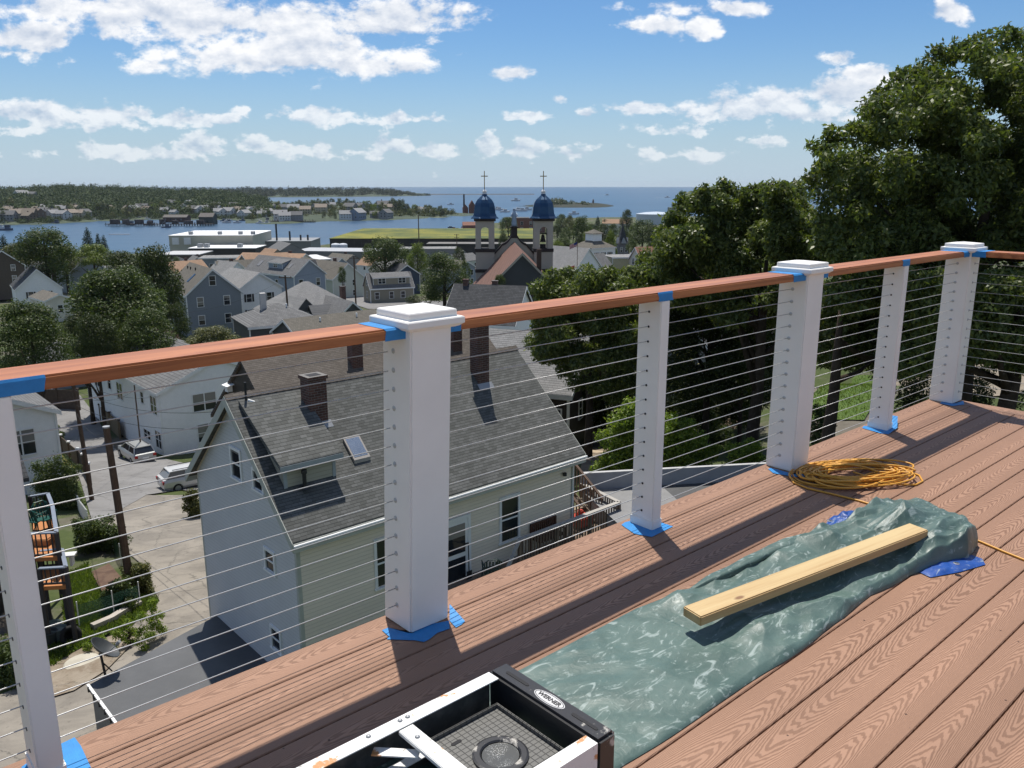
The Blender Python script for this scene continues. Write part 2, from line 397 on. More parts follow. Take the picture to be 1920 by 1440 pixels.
# ground sheets laid on the terrain from outlines in the photograph
def sheet(name, pix, mat, lift=.07, world=None):
    pts = world or [hit(*q) for q in pix]
    bm = bmesh.new(); vs = [bm.verts.new((p[0], p[1], 0)) for p in pts]; bm.faces.new(vs)
    bmesh.ops.triangulate(bm, faces=bm.faces)
    for _ in range(7):
        es = [e for e in bm.edges if e.calc_length() > 1.6]
        if not es: break
        bmesh.ops.subdivide_edges(bm, edges=es, cuts=1); bmesh.ops.triangulate(bm, faces=[f for f in bm.faces if len(f.verts) > 3])
    bmesh.ops.recalc_face_normals(bm, faces=bm.faces)
    for v in bm.verts: v.co.z = float(terr(v.co.x, v.co.y)) + lift
    for f in bm.faces:
        f.smooth = True
        if f.normal.z < 0: f.normal_flip()
    me = bpy.data.meshes.new(name); bm.to_mesh(me); bm.free(); me.materials.append(mat)
    return struct(link(name, me))
def patchy(name, c1, c2, c3, s1=.35, s2=3.0):
    m, t, b = newmat(name); o = obj_(t); a, n = t.noise(o, s1, 8, .7, .6), t.noise(o, s2, 8, .7)
    c = t.mix(t.sstep(a, .38, .62), c1, c2); c = t.mix(t.sstep(n, .56, .74), c, c3)
    vo = t.n('ShaderNodeTexVoronoi', feature='DISTANCE_TO_EDGE', i_Scale=.32); t.l(t.v('ADD', o, t.comb(t.m('MULTIPLY', n, .9), t.m('MULTIPLY', a, .9), 0)), vo.inputs['Vector'])
    c = t.mix(t.sstep(vo.outputs[0], .0, .012), t.mix(.55, c, (.05, .05, .045)), c)
    t.l(c, b.inputs['Base Color']); b.inputs['Roughness'].default_value = .92; b.inputs['Specular IOR Level'].default_value = .2
    bump(t, b, n, .3, .03); return m
ASPH = patchy('worn_asphalt', (.17, .165, .16), (.21, .205, .2), (.13, .125, .12))
DRIVE = patchy('cracked_driveway', (.255, .23, .195), (.18, .163, .14), (.115, .103, .088))
LAWN = patchy('lawn_grass', (.06, .105, .02), (.085, .13, .03), (.05, .075, .02), .8, 9)
DRYG = patchy('dry_grass', (.25, .2, .06), (.15, .15, .04), (.1, .11, .03), .8, 6)
sheet('street', [(175, 985), (150, 900), (100, 800), (72, 760), (82, 735), (150, 742), (185, 790), (235, 862), (310, 862), (345, 870), (420, 880), (420, 935), (340, 920), (275, 930)], ASPH, .09)
sheet('driveway', [(175, 985), (275, 930), (345, 930), (420, 935), (420, 1200), (440, 1290), (60, 1500), (-80, 1500), (-60, 1330), (90, 1270), (230, 1190), (300, 1130), (265, 1060)], DRIVE, .07)
sheet('lawn', [(120, 1085), (165, 1060), (178, 1095), (205, 1150), (160, 1175), (120, 1170)], LAWN, .08)
sheet('grass_verge', [(80, 1250), (80, 1215), (160, 1175), (270, 1120), (298, 1130), (250, 1175), (170, 1205), (100, 1255)], LAWN, .1)
sheet('dirt_edge', [(85, 1258), (170, 1212), (250, 1182), (268, 1192), (200, 1262), (140, 1300), (60, 1325)], patchy('gravelly_earth', (.19, .15, .11), (.27, .23, .18), (.08, .085, .04), 1.1, 7), .12)
sheet('dry_grass', [(80, 822), (125, 830), (160, 880), (60, 880)], DRYG, .1)
sheet('side_lawn', [(1515, 755), (1600, 705), (1640, 705), (1650, 745), (1620, 790), (1520, 790)], LAWN, .1)
sheet('side_yard', [(1680, 690), (1920, 660), (1920, 740), (1700, 742)], patchy('bare_earth', (.26, .22, .17), (.2, .17, .13), (.1, .11, .05), .8, 4), .1)
sheet('town_street', [(640, 545), (690, 545), (690, 565), (900, 565), (900, 582), (690, 580), (625, 560)], ASPH, .12)
# ------------- land across the harbour
m, t, b = newmat('far_land'); o = obj_(t); nA, nB = t.noise(o, .012, 6, .65), t.noise(o, .06, 5, .7)
c = t.mix(t.sstep(nB, .35, .65), (.022, .036, .018), (.05, .07, .03)); c = t.mix(t.sstep(nA, .6, .68), c, (.10, .11, .05))
t.l(c, b.inputs['Base Color']); b.inputs['Roughness'].default_value = .95; FARL = m
def land(name, cols, mat, n=40, nt=26, rough=1.0, tail=500):
    """cols: (px, D of the waterline, D of the crest, photo row of the crest)"""
    cx = np.linspace(cols[0][0], cols[-1][0], n); a = np.array(cols, float)
    d0, d1, ty = (np.interp(cx, a[:, 0], a[:, k]) for k in (1, 2, 3))
    tt = np.concatenate([np.linspace(-.03, 1, nt), [1.12, 1.3]])
    X = np.zeros((len(tt), n)); Y = X.copy(); Z = X.copy()
    for j in range(n):
        zt = -(ty[j] - EYE_Y) / 1609 * d1[j]
        for i, q in enumerate(tt):
            D = d0[j] + q * (d1[j] - d0[j]) if q <= 1 else d1[j] + (q - 1) * tail * 4
            h = min(max(q, 0), 1) ** .85 if q <= 1 else max(0, 1 - (q - 1) * 3.6)
            X[i, j] = (cx[j] - 960) / 1609 * D; Y[i, j] = D
            Z[i, j] = (SEA - 1.2) + (zt - SEA + 1.2) * h + (math.sin(cx[j] * .13 + q * 9) * .8 * rough if 0 < q < 1 else 0) + (1.3 if 0 <= q <= 1 else 0)
    struct(link(name, gridmesh(name, X, Y, Z, mat)))
    def at(px, q):
        d0_, d1_, ty_ = (float(np.interp(px, a[:, 0], a[:, k])) for k in (1, 2, 3))
        D = d0_ + q * (d1_ - d0_); zt = -(ty_ - EYE_Y) / 1609 * d1_
        return Vector(((px - 960) / 1609 * D, D, SEA + .1 + (zt - SEA) * max(q, 0) ** .85))
    return at
HILL = land('far_hill', [(-420, 880, 1900, 357), (-100, 900, 1850, 357), (60, 930, 1800, 357), (110, 960, 1800, 354), (180, 1010, 1850, 355), (300, 1060, 1900, 358), (400, 1050, 1950, 361), (470, 1020, 1800, 372), (520, 1040, 1650, 383)], FARL, 70)
NECK = land('far_neck', [(455, 950, 1500, 385), (520, 930, 1500, 383), (600, 1000, 1450, 380), (700, 1030, 1420, 384), (760, 1060, 1380, 392), (830, 1120, 1320, 398), (880, 1180, 1260, 401), (905, 1200, 1240, 403)], FARL, 60, rough=.5, tail=120)
HEAD = land('headland', [(380, 2750, 3100, 361), (470, 2800, 3300, 357), (600, 2900, 3400, 356), (700, 3000, 3450, 357), (760, 3100, 3400, 361), (798, 3200, 3350, 363.5)], FARL, 40, rough=.3)
ISLE = land('harbour_island', [(972, 1690, 1760, 386.5), (1000, 1640, 1760, 384), (1035, 1600, 1750, 380), (1080, 1590, 1740, 380), (1120, 1600, 1740, 381), (1140, 1630, 1740, 383.5), (1152, 1690, 1740, 386)], patchy('island_rock', (.02, .032, .014), (.04, .036, .028), (.02, .024, .014), .08, .3), 40, rough=.3, tail=60)
ROCK = patchy('breakwater_stone', (.12, .11, .1), (.17, .16, .14), (.07, .07, .065), .3, 1)
bw = MB(); pa = wp(800, 364, 3500); pb = wp(1002, 364.5, 3560)
bw.prism([(pa.x, pa.y, SEA - 2), (pa.x, pa.y + 25, SEA - 2), (pa.x, pa.y + 16, SEA + 3.2), (pa.x, pa.y + 6, SEA + 3.2)], (pb.x - pa.x, 60, 0))
o = bw.build('breakwater', ROCK); tag(o, 'long low dark stone breakwater across the mouth of the harbour', 'breakwater')
# ------------------------------------------------------------ the deck, its railing and what lies on it
PHI = R(41.85); DZ = -1.55
def D2(X, Y, Z=0): return Vector((X * math.cos(PHI) - Y * math.sin(PHI), X * math.sin(PHI) + Y * math.cos(PHI), DZ + Z))
def dk(px, py, h=0):                              # photo pixel -> deck coordinates at height h above the boards
    p = gp(px, py, DZ + h); return Vector((p.x * math.cos(PHI) + p.y * math.sin(PHI), -p.x * math.sin(PHI) + p.y * math.cos(PHI), h))
class MD(MB):                                     # builder in deck coordinates for a thing whose base is at (bx, by)
    def __init__(s, b): super().__init__(); s.b = b
    def build(s, *a, **k):
        if not getattr(s, 'done', 0): s.v = [(v[0] - s.b[0], v[1] - s.b[1], v[2] - s.b[2]) for v in s.v]; s.done = 1
        return super().build(*a, **k)
def dthing(name, label, cat, b, group=None): return thing(name, label, cat, D2(*b), PHI, group)
def dsolo(mb, name, mats, label, cat, group=None, **k):
    o = mb.build(name, mats, **k); o.location = D2(*mb.b); o.rotation_euler = (0, 0, PHI); return tag(o, label, cat, group)
# decking
def deckmat():
    m, t, b = newmat('composite_decking'); uv = t.n('ShaderNodeUVMap').outputs[0]; o = obj_(t); x, y, z = t.sep(uv)
    wob = t.noise(t.comb(t.m('MULTIPLY', x, 2.6), t.m('MULTIPLY', y, 2.6), 0), 1.0, 3, .5)
    wob2 = t.noise(t.comb(t.m('MULTIPLY', x, 16), t.m('MULTIPLY', y, 10), 3), 1.0, 3, .6)
    h = t.m('ADD', t.m('MULTIPLY', x, 17), t.m('MULTIPLY', t.m('POWER', t.m('ABSOLUTE', y), 1.9), 46))
    h = t.m('ADD', h, t.m('ADD', t.m('MULTIPLY', wob, 6.0), t.m('MULTIPLY', wob2, .8)))
    s = t.m('SINE', t.m('MULTIPLY', h, 6.283)); g = t.sstep(s, -.25, .75)
    big = t.noise(o, 1.3, 5, .6); fine = t.noise(t.comb(t.m('MULTIPLY', x, 30), t.m('MULTIPLY', y, 60), 0), 1.0, 3)
    sharp = t.m('MULTIPLY_ADD', t.noise(o, .8, 2), .9, .35)
    dk_ = t.mix(t.m('MULTIPLY', g, sharp, clamp=True), (.325, .19, .126), (.183, .1, .063))
    f = t.m('MULTIPLY', t.m('MULTIPLY_ADD', big, .35, .83), t.m('MULTIPLY_ADD', fine, .2, .9))
    bi = t.m('FLOOR', t.m('DIVIDE', t.sep(o)[1], .1455)); wn = t.n('ShaderNodeTexWhiteNoise', noise_dimensions='1D'); t.l(bi, wn.inputs['W']); f = t.m('MULTIPLY', f, t.m('MULTIPLY_ADD', wn.outputs[0], .2, .9))
    dust = t.sstep(t.noise(o, 2.1, 7, .7), .62, .85)
    c = t.mix(1.0, dk_, t.comb(f, f, f), 'MULTIPLY'); c = t.mix(t.m('MULTIPLY', dust, .4), c, (.40, .33, .27))
    vor = t.n('ShaderNodeTexVoronoi', i_Scale=9.0); t.l(o, vor.inputs['Vector'])
    c = t.mix(t.sstep(vor.outputs[0], .045, .02), c, (.06, .035, .025))
    t.l(c, b.inputs['Base Color']); b.inputs['Roughness'].default_value = .55; b.inputs['Specular IOR Level'].default_value = .2
    bump(t, b, t.m('ADD', t.m('SUBTRACT', 1, g), t.m('MULTIPLY', fine, .25)), .45, .0018); return m
DECK = deckmat(); DECKD = P('deck_joist', (.12, .085, .055), .9, var=.3)
dm = MB(); sp_ = .1455; e0 = 2.401; k = 0; y1 = e0
bounds = [2.401, 2.262] + [2.262 - sp_ * (i + 1) for i in range(32)]
for i in range(len(bounds) - 1):
    ya, yb = bounds[i] - (.0025 if i else 0), bounds[i + 1] + .0025; w = (ya - yb) / .14
    sgn = 1 if i % 3 else -1; off = random.uniform(0, 30); ks = [1.0, 1.75, 1.55, 1.2][i] if i < 4 else random.uniform(.85, 1.15); ce = random.uniform(-.16, .16)
    ch = .003
    for x0, x1 in ((-3.2, 6.30),):
        pr = [(ya, -.025), (ya, -ch), (ya - ch, 0), (yb + ch, 0), (yb, -ch), (yb, -.025)]; o0 = len(dm.v)
        nseg = 1
        for xx in (x0, x1): dm.v += [(xx, y, z) for y, z in pr]
        for q in range(5):
            dm.uv[len(dm.f)] = [(sgn * xx + off, ((ya - y) / (ya - yb) - .5 - ce) * ks) for xx, y in ((x0, pr[q][0]), (x1, pr[q][0]), (x1, pr[q + 1][0]), (x0, pr[q + 1][0]))]
            dm.f.append([o0 + q, o0 + 6 + q, o0 + 6 + q + 1, o0 + q + 1]); dm.mi.append(0)
        dm.f.append([o0 + 6 + q for q in range(6)]); dm.mi.append(0); dm.f.append([o0 + q for q in range(6)][::-1]); dm.mi.append(0)
# border board along the far end
for xa, xb in ((6.305, 6.44),):
    dm.add([(xa, 2.401, 0), (xb, 2.401, 0), (xb, -2.4, 0), (xa, -2.4, 0), (xa, 2.401, -.025), (xb, 2.401, -.025), (xb, -2.4, -.025), (xa, -2.4, -.025)],
           [(3, 2, 1, 0), (4, 5, 6, 7), (0, 1, 5, 4), (1, 2, 6, 5), (2, 3, 7, 6), (3, 0, 4, 7)], 0,
           [[(y, w) for y, w in ((-2.4, -.5), (-2.4, .5), (2.4, .5), (2.4, -.5))]] + [[(0, 0)] * 4] * 5)
dm.box(-3.2, 6.43, 2.33, 2.38, -.26, -.03, 1); dm.box(6.38, 6.42, -2.4, 2.33, -.26, -.03, 1)
for i in range(24): dm.box(-3.0 + i * .4, -2.96 + i * .4, -2.4, 2.33, -.25, -.03, 1)
for x in (-2.5, 0, 2.5, 5, 6.2): dm.box(x, x + .14, 2.1, 2.24, -13, -.26, 1)
o = dm.build('deck_floor', [DECK, DECKD], fix=True); o.location = D2(0, 0); o.rotation_euler = (0, 0, PHI); struct(o)
# railing
def mahog():
    m, t, b = newmat('oiled_mahogany'); o = obj_(t); x, y, z = t.sep(o)
    v = t.comb(t.m('MULTIPLY', x, 1.1), t.m('MULTIPLY', y, 22), t.m('MULTIPLY', z, 30)); n = t.noise(v, 1.0, 6, .65, .4); n2 = t.noise(t.comb(t.m('MULTIPLY', x, 6), t.m('MULTIPLY', y, 160), t.m('MULTIPLY', z, 160)), 1.0, 3)
    c = t.mix(t.sstep(n, .3, .72), (.50, .195, .075), (.26, .088, .034)); c = t.mix(t.sstep(n2, .6, .8), c, (.2, .06, .03))
    kn = t.noise(t.comb(t.m('MULTIPLY', x, 2.2), t.m('MULTIPLY', y, 14), t.m('MULTIPLY', z, 14)), 1, 3); c = t.mix(t.sstep(kn, .69, .8), c, (.09, .03, .018))
    t.l(c, b.inputs['Base Color']); b.inputs['Roughness'].default_value = .45; b.inputs['Specular IOR Level'].default_value = .3
    b.inputs['Coat Weight'].default_value = .08; b.inputs['Coat Roughness'].default_value = .3
    bump(t, b, n2, .25, .001); return m
MAHOG = mahog()
RB = (1.6, 2.3, 0)
rail = dthing('deck_railing', 'white posted cable railing with a reddish wooden handrail along the deck edge', 'railing', RB)
CH = [.08 + .0662 * i for i in range(15)]
FIT = MB()
FIT.lathe([(.0095, -.001), (.0095, .0012), (.005, .002), (.003, .005)], 12); fitme = FIT.mesh('cable_fitting', P('brushed_steel', (.5, .5, .5), .4, .5, metal=.4, var=.05), smooth=False)
hb = MB(); hb.tube([(-.0015, 0, 0), (.002, 0, 0)], .0055, 8); holeme = hb.mesh('cable_hole', BLACKM)
CABLE = P('cable_steel', (.48, .48, .47), .4, .5, metal=.35, var=.05)
def big_post(x0, y0, sides):
    p = MD(RB); w = .168; y1 = y0 + w; x1 = x0 + w
    p.box(x0, x1, y0, y1, 0, 1.09)
    if abs(x0 - 1.512) < .01: p.v = [(v[0] + .022 * v[2], v[1] - .018 * v[2], v[2]) for v in p.v]      # this post leans a little
    po = p.build('post', WHITE, rail, bevel=.006)
    c = MD(RB); ln_ = abs(x0 - 1.512) < .01; cx, cy = x0 + w / 2 + (.024 if ln_ else 0), y0 + w / 2 - (.02 if ln_ else 0)
    q = math.sqrt(2)
    prof = [(.092, 1.084), (.102, 1.088), (.109, 1.094), (.115, 1.098), (.115, 1.116), (.112, 1.120), (.100, 1.121), (.096, 1.125), (.096, 1.141), (.093, 1.145), (.001, 1.155)]
    c.lathe([(r * q, z) for r, z in prof], 4, (cx, cy, 0), ph=math.pi / 4); c.build('post_cap', WHITE, po)
    for sd_ in sides:
        for h in CH:
            f = link('cable_fitting', fitme, po)
            if sd_ == 'L': f.location = (x0 - RB[0] + (.022 * h if ln_ else 0), y0 + w / 2 - RB[1], h); f.rotation_euler = (0, R(-90), 0)
            elif sd_ == 'R': f.location = (x1 - RB[0] + (.022 * h if ln_ else 0), y0 + w / 2 - RB[1], h); f.rotation_euler = (0, R(90), 0)
            else: f.location = (cx - RB[0], y0 - RB[1], h); f.rotation_euler = (R(90), 0, 0)
    return po
def small_post(x0, x1):
    p = MD(RB); p.box(x0, x1, 2.235, 2.362, .02, 1.06); po = p.build('post', WHITE, rail, bevel=.004)
    q = MD(RB); q.box(x0 - .004, x1 + .004, 2.231, 2.366, 0, .045); q.build('post_foot', WHITE, po, bevel=.003)
    for h in CH: link('cable_hole', holeme, po, (x0 - RB[0], 2.3 - RB[1], h))
    return po
BXS = (1.512, 4.068, 6.275)
big_post(BXS[0], 2.225, 'LR'); big_post(BXS[1], 2.222, 'LR'); big_post(BXS[2], 2.225, 'LF')
for x0, x1 in ((.335, .398), (2.866, 2.928), (5.25, 5.314)): small_post(x0, x1)
big_post(-1.05, 2.225, 'LR')
def hrail(x0, x1, y0=2.236, y1=2.40):
    h = MD(RB); h.box(x0, x1, y0, y1, 1.06, 1.097); return h.build('handrail', MAHOG, rail, bevel=.006)
for a, b in ((-.882, BXS[0]), (BXS[0] + .168, BXS[1]), (BXS[1] + .168, BXS[2]), (-3.2, -1.05)): hrail(a, b)
h = MD(RB); h.box(6.277, 6.441, -1.5, 2.225, 1.06, 1.097); h.build('handrail', MAHOG, rail, bevel=.006)
for a, b in ((-.882, BXS[0]), (BXS[0] + .168, BXS[1]), (BXS[1] + .168, BXS[2])):
    for z in CH:
        cme = MD(RB); cme.tube([(a, 2.31, z), (a + (b - a) * .5, 2.31, z - .0015), (b, 2.31, z)], .0018, 6); cme.build('cable', CABLE, rail, smooth=True)
for z in CH:
    cme = MD(RB); cme.tube([(6.359, 2.225, z), (6.359, .3, z - .001), (6.359, -1.5, z)], .0018, 6); cme.build('cable', CABLE, rail, smooth=True)
# painter's tape
m, t, b = newmat('blue_tape'); o = obj_(t); n = t.noise(o, 30, 4); f = t.m('MULTIPLY_ADD', n, .5, .75)
t.l(t.mix(1.0, (.014, .20, .50), t.comb(f, f, f), 'MULTIPLY'), b.inputs['Base Color']); b.inputs['Roughness'].default_value = .5; bump(t, b, t.noise(t.v('MULTIPLY', o, (300, 40, 300)), 1, 2), .5, .001); TAPE = m
def rail_tape(x0, x1, label, side='front', drop=0):
    b_ = (x0, 2.3, 1.06); p = MD(b_); y0, y1 = 2.236, 2.40; e = .0012
    j = lambda s=.006: random.uniform(-s, s)
    n = 6
    xs0 = [x0 + j() for _ in range(n)]; xs1 = [x1 + j() for _ in range(n)]
    path = [(y0 + .004, 1.097 + e)] * 2 + [(y0 + .003, 1.097 + e), (y0 - e, 1.091), (y0 - e, 1.075), (y0 - e, 1.058 - drop)] if side == 'low' else [(y1 - .005, 1.097 + e), ((y0 + y1) / 2, 1.097 + e), (y0 + .006, 1.097 + e), (y0 - e, 1.091), (y0 - e, 1.075), (y0 - e, 1.058 - drop)]
    o0 = len(p.v)
    for (y, z), a, c in zip(path, xs0, xs1): p.v += [(a, y, z), (c, y, z)]
    for q in range(n - 1): p.f.append([o0 + 2 * q, o0 + 2 * q + 1, o0 + 2 * q + 3, o0 + 2 * q + 2]); p.mi.append(0)
    return dsolo(p, 'painter_tape', TAPE, label, 'tape', 'blue tape on the handrail', fix=False)
rail_tape(.20, .475, 'blue tape wrapped round the handrail above the leftmost thin post', 'low')
rail_tape(1.455, 1.533, 'bright blue tape on handrail end at left of the nearest thick post', drop=.0)
rail_tape(1.70, 1.772, 'blue tape on handrail end at right of the nearest thick post', 'low')
rail_tape(2.845, 2.945, 'blue tape wrapped round the handrail above the middle thin post', 'low')
rail_tape(3.95, 4.066, 'blue tape on handrail end just left of the second thick post')
rail_tape(4.237, 4.30, 'small blue tape on handrail end just right of the second thick post')
rail_tape(5.215, 5.32, 'blue tape round the handrail above the farthest thin post', 'low')
rail_tape(6.17, 6.274, 'blue tape on long handrail end at left of the corner post')
p = MD((6.36, 2.2, 1.06)); p.add([(6.275, 2.222, 1.0985), (6.443, 2.222, 1.0985), (6.443, 2.13, 1.0985), (6.275, 2.135, 1.0985), (6.2755, 2.222, 1.058), (6.2755, 2.13, 1.058)], [(0, 1, 2, 3), (0, 3, 5, 4)])
dsolo(p, 'painter_tape', TAPE, 'blue tape on the short side handrail at right of the corner post', 'tape', 'blue tape on the handrail', fix=False)
def floor_tape(pix, label, lifts=None):
    q = [dk(*v) for v in pix]; c = sum(q, Vector()) / len(q); b_ = (c.x, c.y, 0); p = MD(b_)
    up = lifts or {}
    vs = [(v.x, v.y, .003 + up.get(i, 0)) for i, v in enumerate(q)]
    vs = vs + [(c.x, c.y, .003)]; n = len(q)
    p.add(vs, [(i, (i + 1) % n, n) for i in range(n)])
    return dsolo(p, 'painter_tape', TAPE, label, 'tape', 'blue tape around post feet', fix=False)
floor_tape([(40, 1440), (75, 1415), (140, 1384), (152, 1400), (175, 1450), (60, 1470)], 'light blue tape on the boards at the foot of the leftmost thin post')
floor_tape([(716, 1183), (728, 1178), (765, 1188), (790, 1175), (842, 1165), (843, 1180), (820, 1188), (805, 1200), (795, 1205), (778, 1202), (725, 1200), (730, 1195)], 'torn dark blue tape in the shadow at the foot of the nearest thick post')
floor_tape([(843, 1165), (843, 1138), (872, 1166), (866, 1172), (855, 1178), (850, 1173)], 'small bright blue tape tab at right foot of the nearest thick post', {1: .01})
floor_tape([(1165, 985), (1172, 980), (1190, 976), (1232, 978), (1262, 988), (1222, 1008), (1190, 1002)], 'bright blue tape under the foot of the middle thin post')
floor_tape([(1440, 880), (1446, 878), (1490, 890), (1520, 888), (1512, 895), (1488, 895), (1450, 888)], 'blue tape at the second thick post beside the orange cord')
floor_tape([(1616, 803), (1620, 799), (1645, 803), (1668, 806), (1672, 789), (1682, 792), (1682, 806), (1666, 815), (1650, 813)], 'crumpled bright blue tape at the foot of the farthest thin post', {4: .035, 5: .04, 6: .012})
floor_tape([(1762, 757), (1768, 752), (1792, 757), (1806, 752), (1808, 759), (1786, 762)], 'thin blue tape at the foot of the corner post')
# ------------------------------------------------------------ tarp, timber, cord, ladder on the deck
from mathutils import noise as mn
def tarpmat(name, col, col2):
    m, t, b = newmat(name); o = obj_(t)
    n, n2 = t.noise(o, 5, 6, .65, .8), t.noise(t.v('MULTIPLY', o, (9, 20, 14)), 1, 6, .62, 2.2)
    x, y, z = t.sep(o); wv = t.m('ADD', t.m('SINE', t.m('MULTIPLY', x, 2400)), t.m('SINE', t.m('MULTIPLY', y, 2400)))
    c = t.mix(t.sstep(n, .3, .7), col, col2); c = t.mix(t.m('MULTIPLY', t.sstep(n2, .54, .68), .55), c, (.40, .47, .45))
    t.l(c, b.inputs['Base Color']); t.l(t.m('MULTIPLY_ADD', n2, .4, .26), b.inputs['Roughness']); b.inputs['Specular IOR Level'].default_value = .45
    bump(t, b, t.m('ADD', n2, t.m('MULTIPLY', t.noise(o, 22, 5, .6, 2.0), 1.6)), .35, .0025); return m
TARP = tarpmat('green_tarpaulin', (.056, .098, .085), (.092, .145, .127)); BLUET = tarpmat('blue_tarpaulin', (.008, .045, .20), (.014, .075, .33))
Xs = np.array([.85, 1.2, 1.55, 1.82, 2.05, 2.24, 2.42, 2.62, 2.77, 3.0, 3.28, 3.45, 3.62, 3.8, 3.95, 4.05])
YL = np.array([1.80, 1.80, 1.82, 1.82, 1.82, 1.82, 1.80, 1.74, 1.73, 1.70, 1.68, 1.67, 1.66, 1.65, 1.62, 1.56])
YR = np.array([1.22, 1.235, 1.245, 1.24, 1.23, 1.23, 1.225, 1.225, 1.22, 1.25, 1.22, 1.16, 1.10, 1.14, 1.28, 1.46])
NX, NW = 640, 150
YL = YL - .015; YR = YR + .032
sg = np.linspace(.85, 4.05, NX)[:, None] * np.ones((1, NW)); wg = np.ones((NX, 1)) * np.linspace(0, 1, NW)[None, :]
def wv(x, y, seed, n=5, k=1.0):                     # smooth waves, the warp of the cloth
    g = np.random.default_rng(seed); o = 0
    for i in range(n): a, f, p = g.uniform(0, 6.28), k * g.uniform(1.5, 7), g.uniform(0, 6.28); o = o + np.sin((x * math.cos(a) + y * math.sin(a)) * f + p) / n ** .5
    return o
def tri(x): return np.abs(x - np.floor(x) - .5) * 2
yl = np.interp(sg, Xs, YL) + .008 * wv(sg, 0 * sg, 1, k=2); yr = np.interp(sg, Xs, YR) + .010 * wv(sg, 0 * sg, 2, k=2)
yg = yl + (yr - yl) * wg
bulk = np.interp(sg, [.8, 2.0, 2.4, 2.8, 3.2, 3.6, 3.85, 4.0, 4.05], [.010, .011, .016, .030, .048, .085, .090, .055, .01])
edge = np.clip(np.minimum(wg, 1 - wg) / .045, 0, 1) ** .5
amp = np.interp(sg, [.8, 2.0, 2.6, 3.2, 3.7, 4.05], [.30, .42, 1.2, 2.4, 3.8, 3.0])
zf = 0; g_ = np.random.default_rng(5)
for i, (wl, am, an) in enumerate([(.30, .019, .16), (.19, .013, -.24), (.13, .009, .32), (.23, .012, .02), (.10, .005, -.5), (.07, .0030, .5), (.05, .0016, -.15)]):
    c_, s_ = math.cos(an), math.sin(an); q = (-s_ * sg + c_ * yg) / wl + .45 * wv(sg, yg, 20 + i, k=.9) + .12 * wv(sg, yg, 40 + i, k=4) + g_.random()
    gate = np.clip(.35 + 1.2 * wv(sg, yg, 60 + i, k=1.6), 0, 1)          # creases come and go
    zf = zf + am * tri(q) ** 1.25 * gate
hol = -.008 * np.exp(-((wg - .5) / .2) ** 2) * ((sg > 2.25) & (sg < 3.45))
Z = np.maximum(.003, bulk * edge * (.65 + .35 * np.sin(math.pi * wg)) + zf * amp * edge + hol + .002)
X = sg + .004 * wv(sg, yg, 90, k=3); Y = yg + .004 * wv(sg, yg, 91, k=3)
tb = (2.4, 1.5, 0)
tarp = dthing('tarpaulin', 'long rumpled grey green tarpaulin folded lengthwise on the deck boards', 'tarp', tb)
link('sheet', gridmesh('tarp_sheet', X - tb[0], Y - tb[1], Z, TARP), tarp)
# a loose roll of cloth along the upper edge, shading the hollow under it
ro_ = MD(tb); nn_ = 26
for i in range(70):
    k = i / 69; sx_ = 2.45 + k * .86; yc = 1.74 - .07 * k + .018 * mn.noise((sx_ * 5, 0, 0)); rr_ = (.016 + .022 * k) * (math.sin(math.pi * min(1, max(0.02, k * .98 + .01))) ** .35) * (1 + .25 * mn.noise((sx_ * 6, 4, 0)))
    for j in range(nn_):
        a = 2 * math.pi * j / nn_; q_ = 1 + .22 * mn.noise((sx_ * 4, math.cos(a) * 2, math.sin(a) * 2 + 5)) + .1 * mn.noise((sx_ * 14, math.cos(a) * 5, math.sin(a) * 5)); ro_.v.append((sx_, yc + math.cos(a) * rr_ * 1.25 * q_, max(.002, .018 + rr_ * .8 + math.sin(a) * rr_ * .9 * q_)))
for i in range(69):
    for j in range(nn_): ro_.f.append([i * nn_ + j, i * nn_ + (j + 1) % nn_, (i + 1) * nn_ + (j + 1) % nn_, (i + 1) * nn_ + j]); ro_.mi.append(0)
ro_.build('fold_roll', TARP, tarp, smooth=True)
def rumple(name, poly, h, parent, mat, seed, base=.004):
    c = sum((Vector(p) for p in poly), Vector()) / len(poly); n = 18; V = MD(tb); rings = 9
    for r in range(rings + 1):
        for k in range(n * len(poly) // 2):
            a = k / (n * len(poly) // 2) * len(poly); i = int(a); f = a - i
            e = Vector(poly[i]).lerp(Vector(poly[(i + 1) % len(poly)]), f); p = c.lerp(e, r / rings)
            z = base + h * (1 - (r / rings) ** 2.5) * (.6 + .9 * abs(mn.noise((p.x * 16, p.y * 22, seed))))
            V.v.append((p.x, p.y, z))
    m_ = n * len(poly) // 2
    for r in range(rings):
        for k in range(m_):
            V.f.append([r * m_ + k, r * m_ + (k + 1) % m_, (r + 1) * m_ + (k + 1) % m_, (r + 1) * m_ + k]); V.mi.append(0)
    return V.build(name, mat, parent, smooth=True)
ba = rumple('blue_flap', [dk(*q, .02) for q in ((1546, 980), (1556, 966), (1600, 952), (1645, 960), (1640, 995), (1572, 1008), (1560, 1002))], .055, tarp, BLUET, 3)
bb = rumple('blue_flap', [dk(*q, .01) for q in ((1700, 1062), (1745, 1040), (1800, 1030), (1842, 1045), (1848, 1056), (1800, 1070), (1745, 1080), (1728, 1072))], .018, tarp, BLUET, 8)
for par, q, hh in ((ba, (1556, 977), .040), (bb, (1793, 1057), .042)):
    g = MD(tb); c = dk(*q, hh); g.lathe([(.006, 0), (.012, .001), (.013, .003), (.007, .004), (.006, 0)], 12, c); g.build('grommet', STEEL, par)
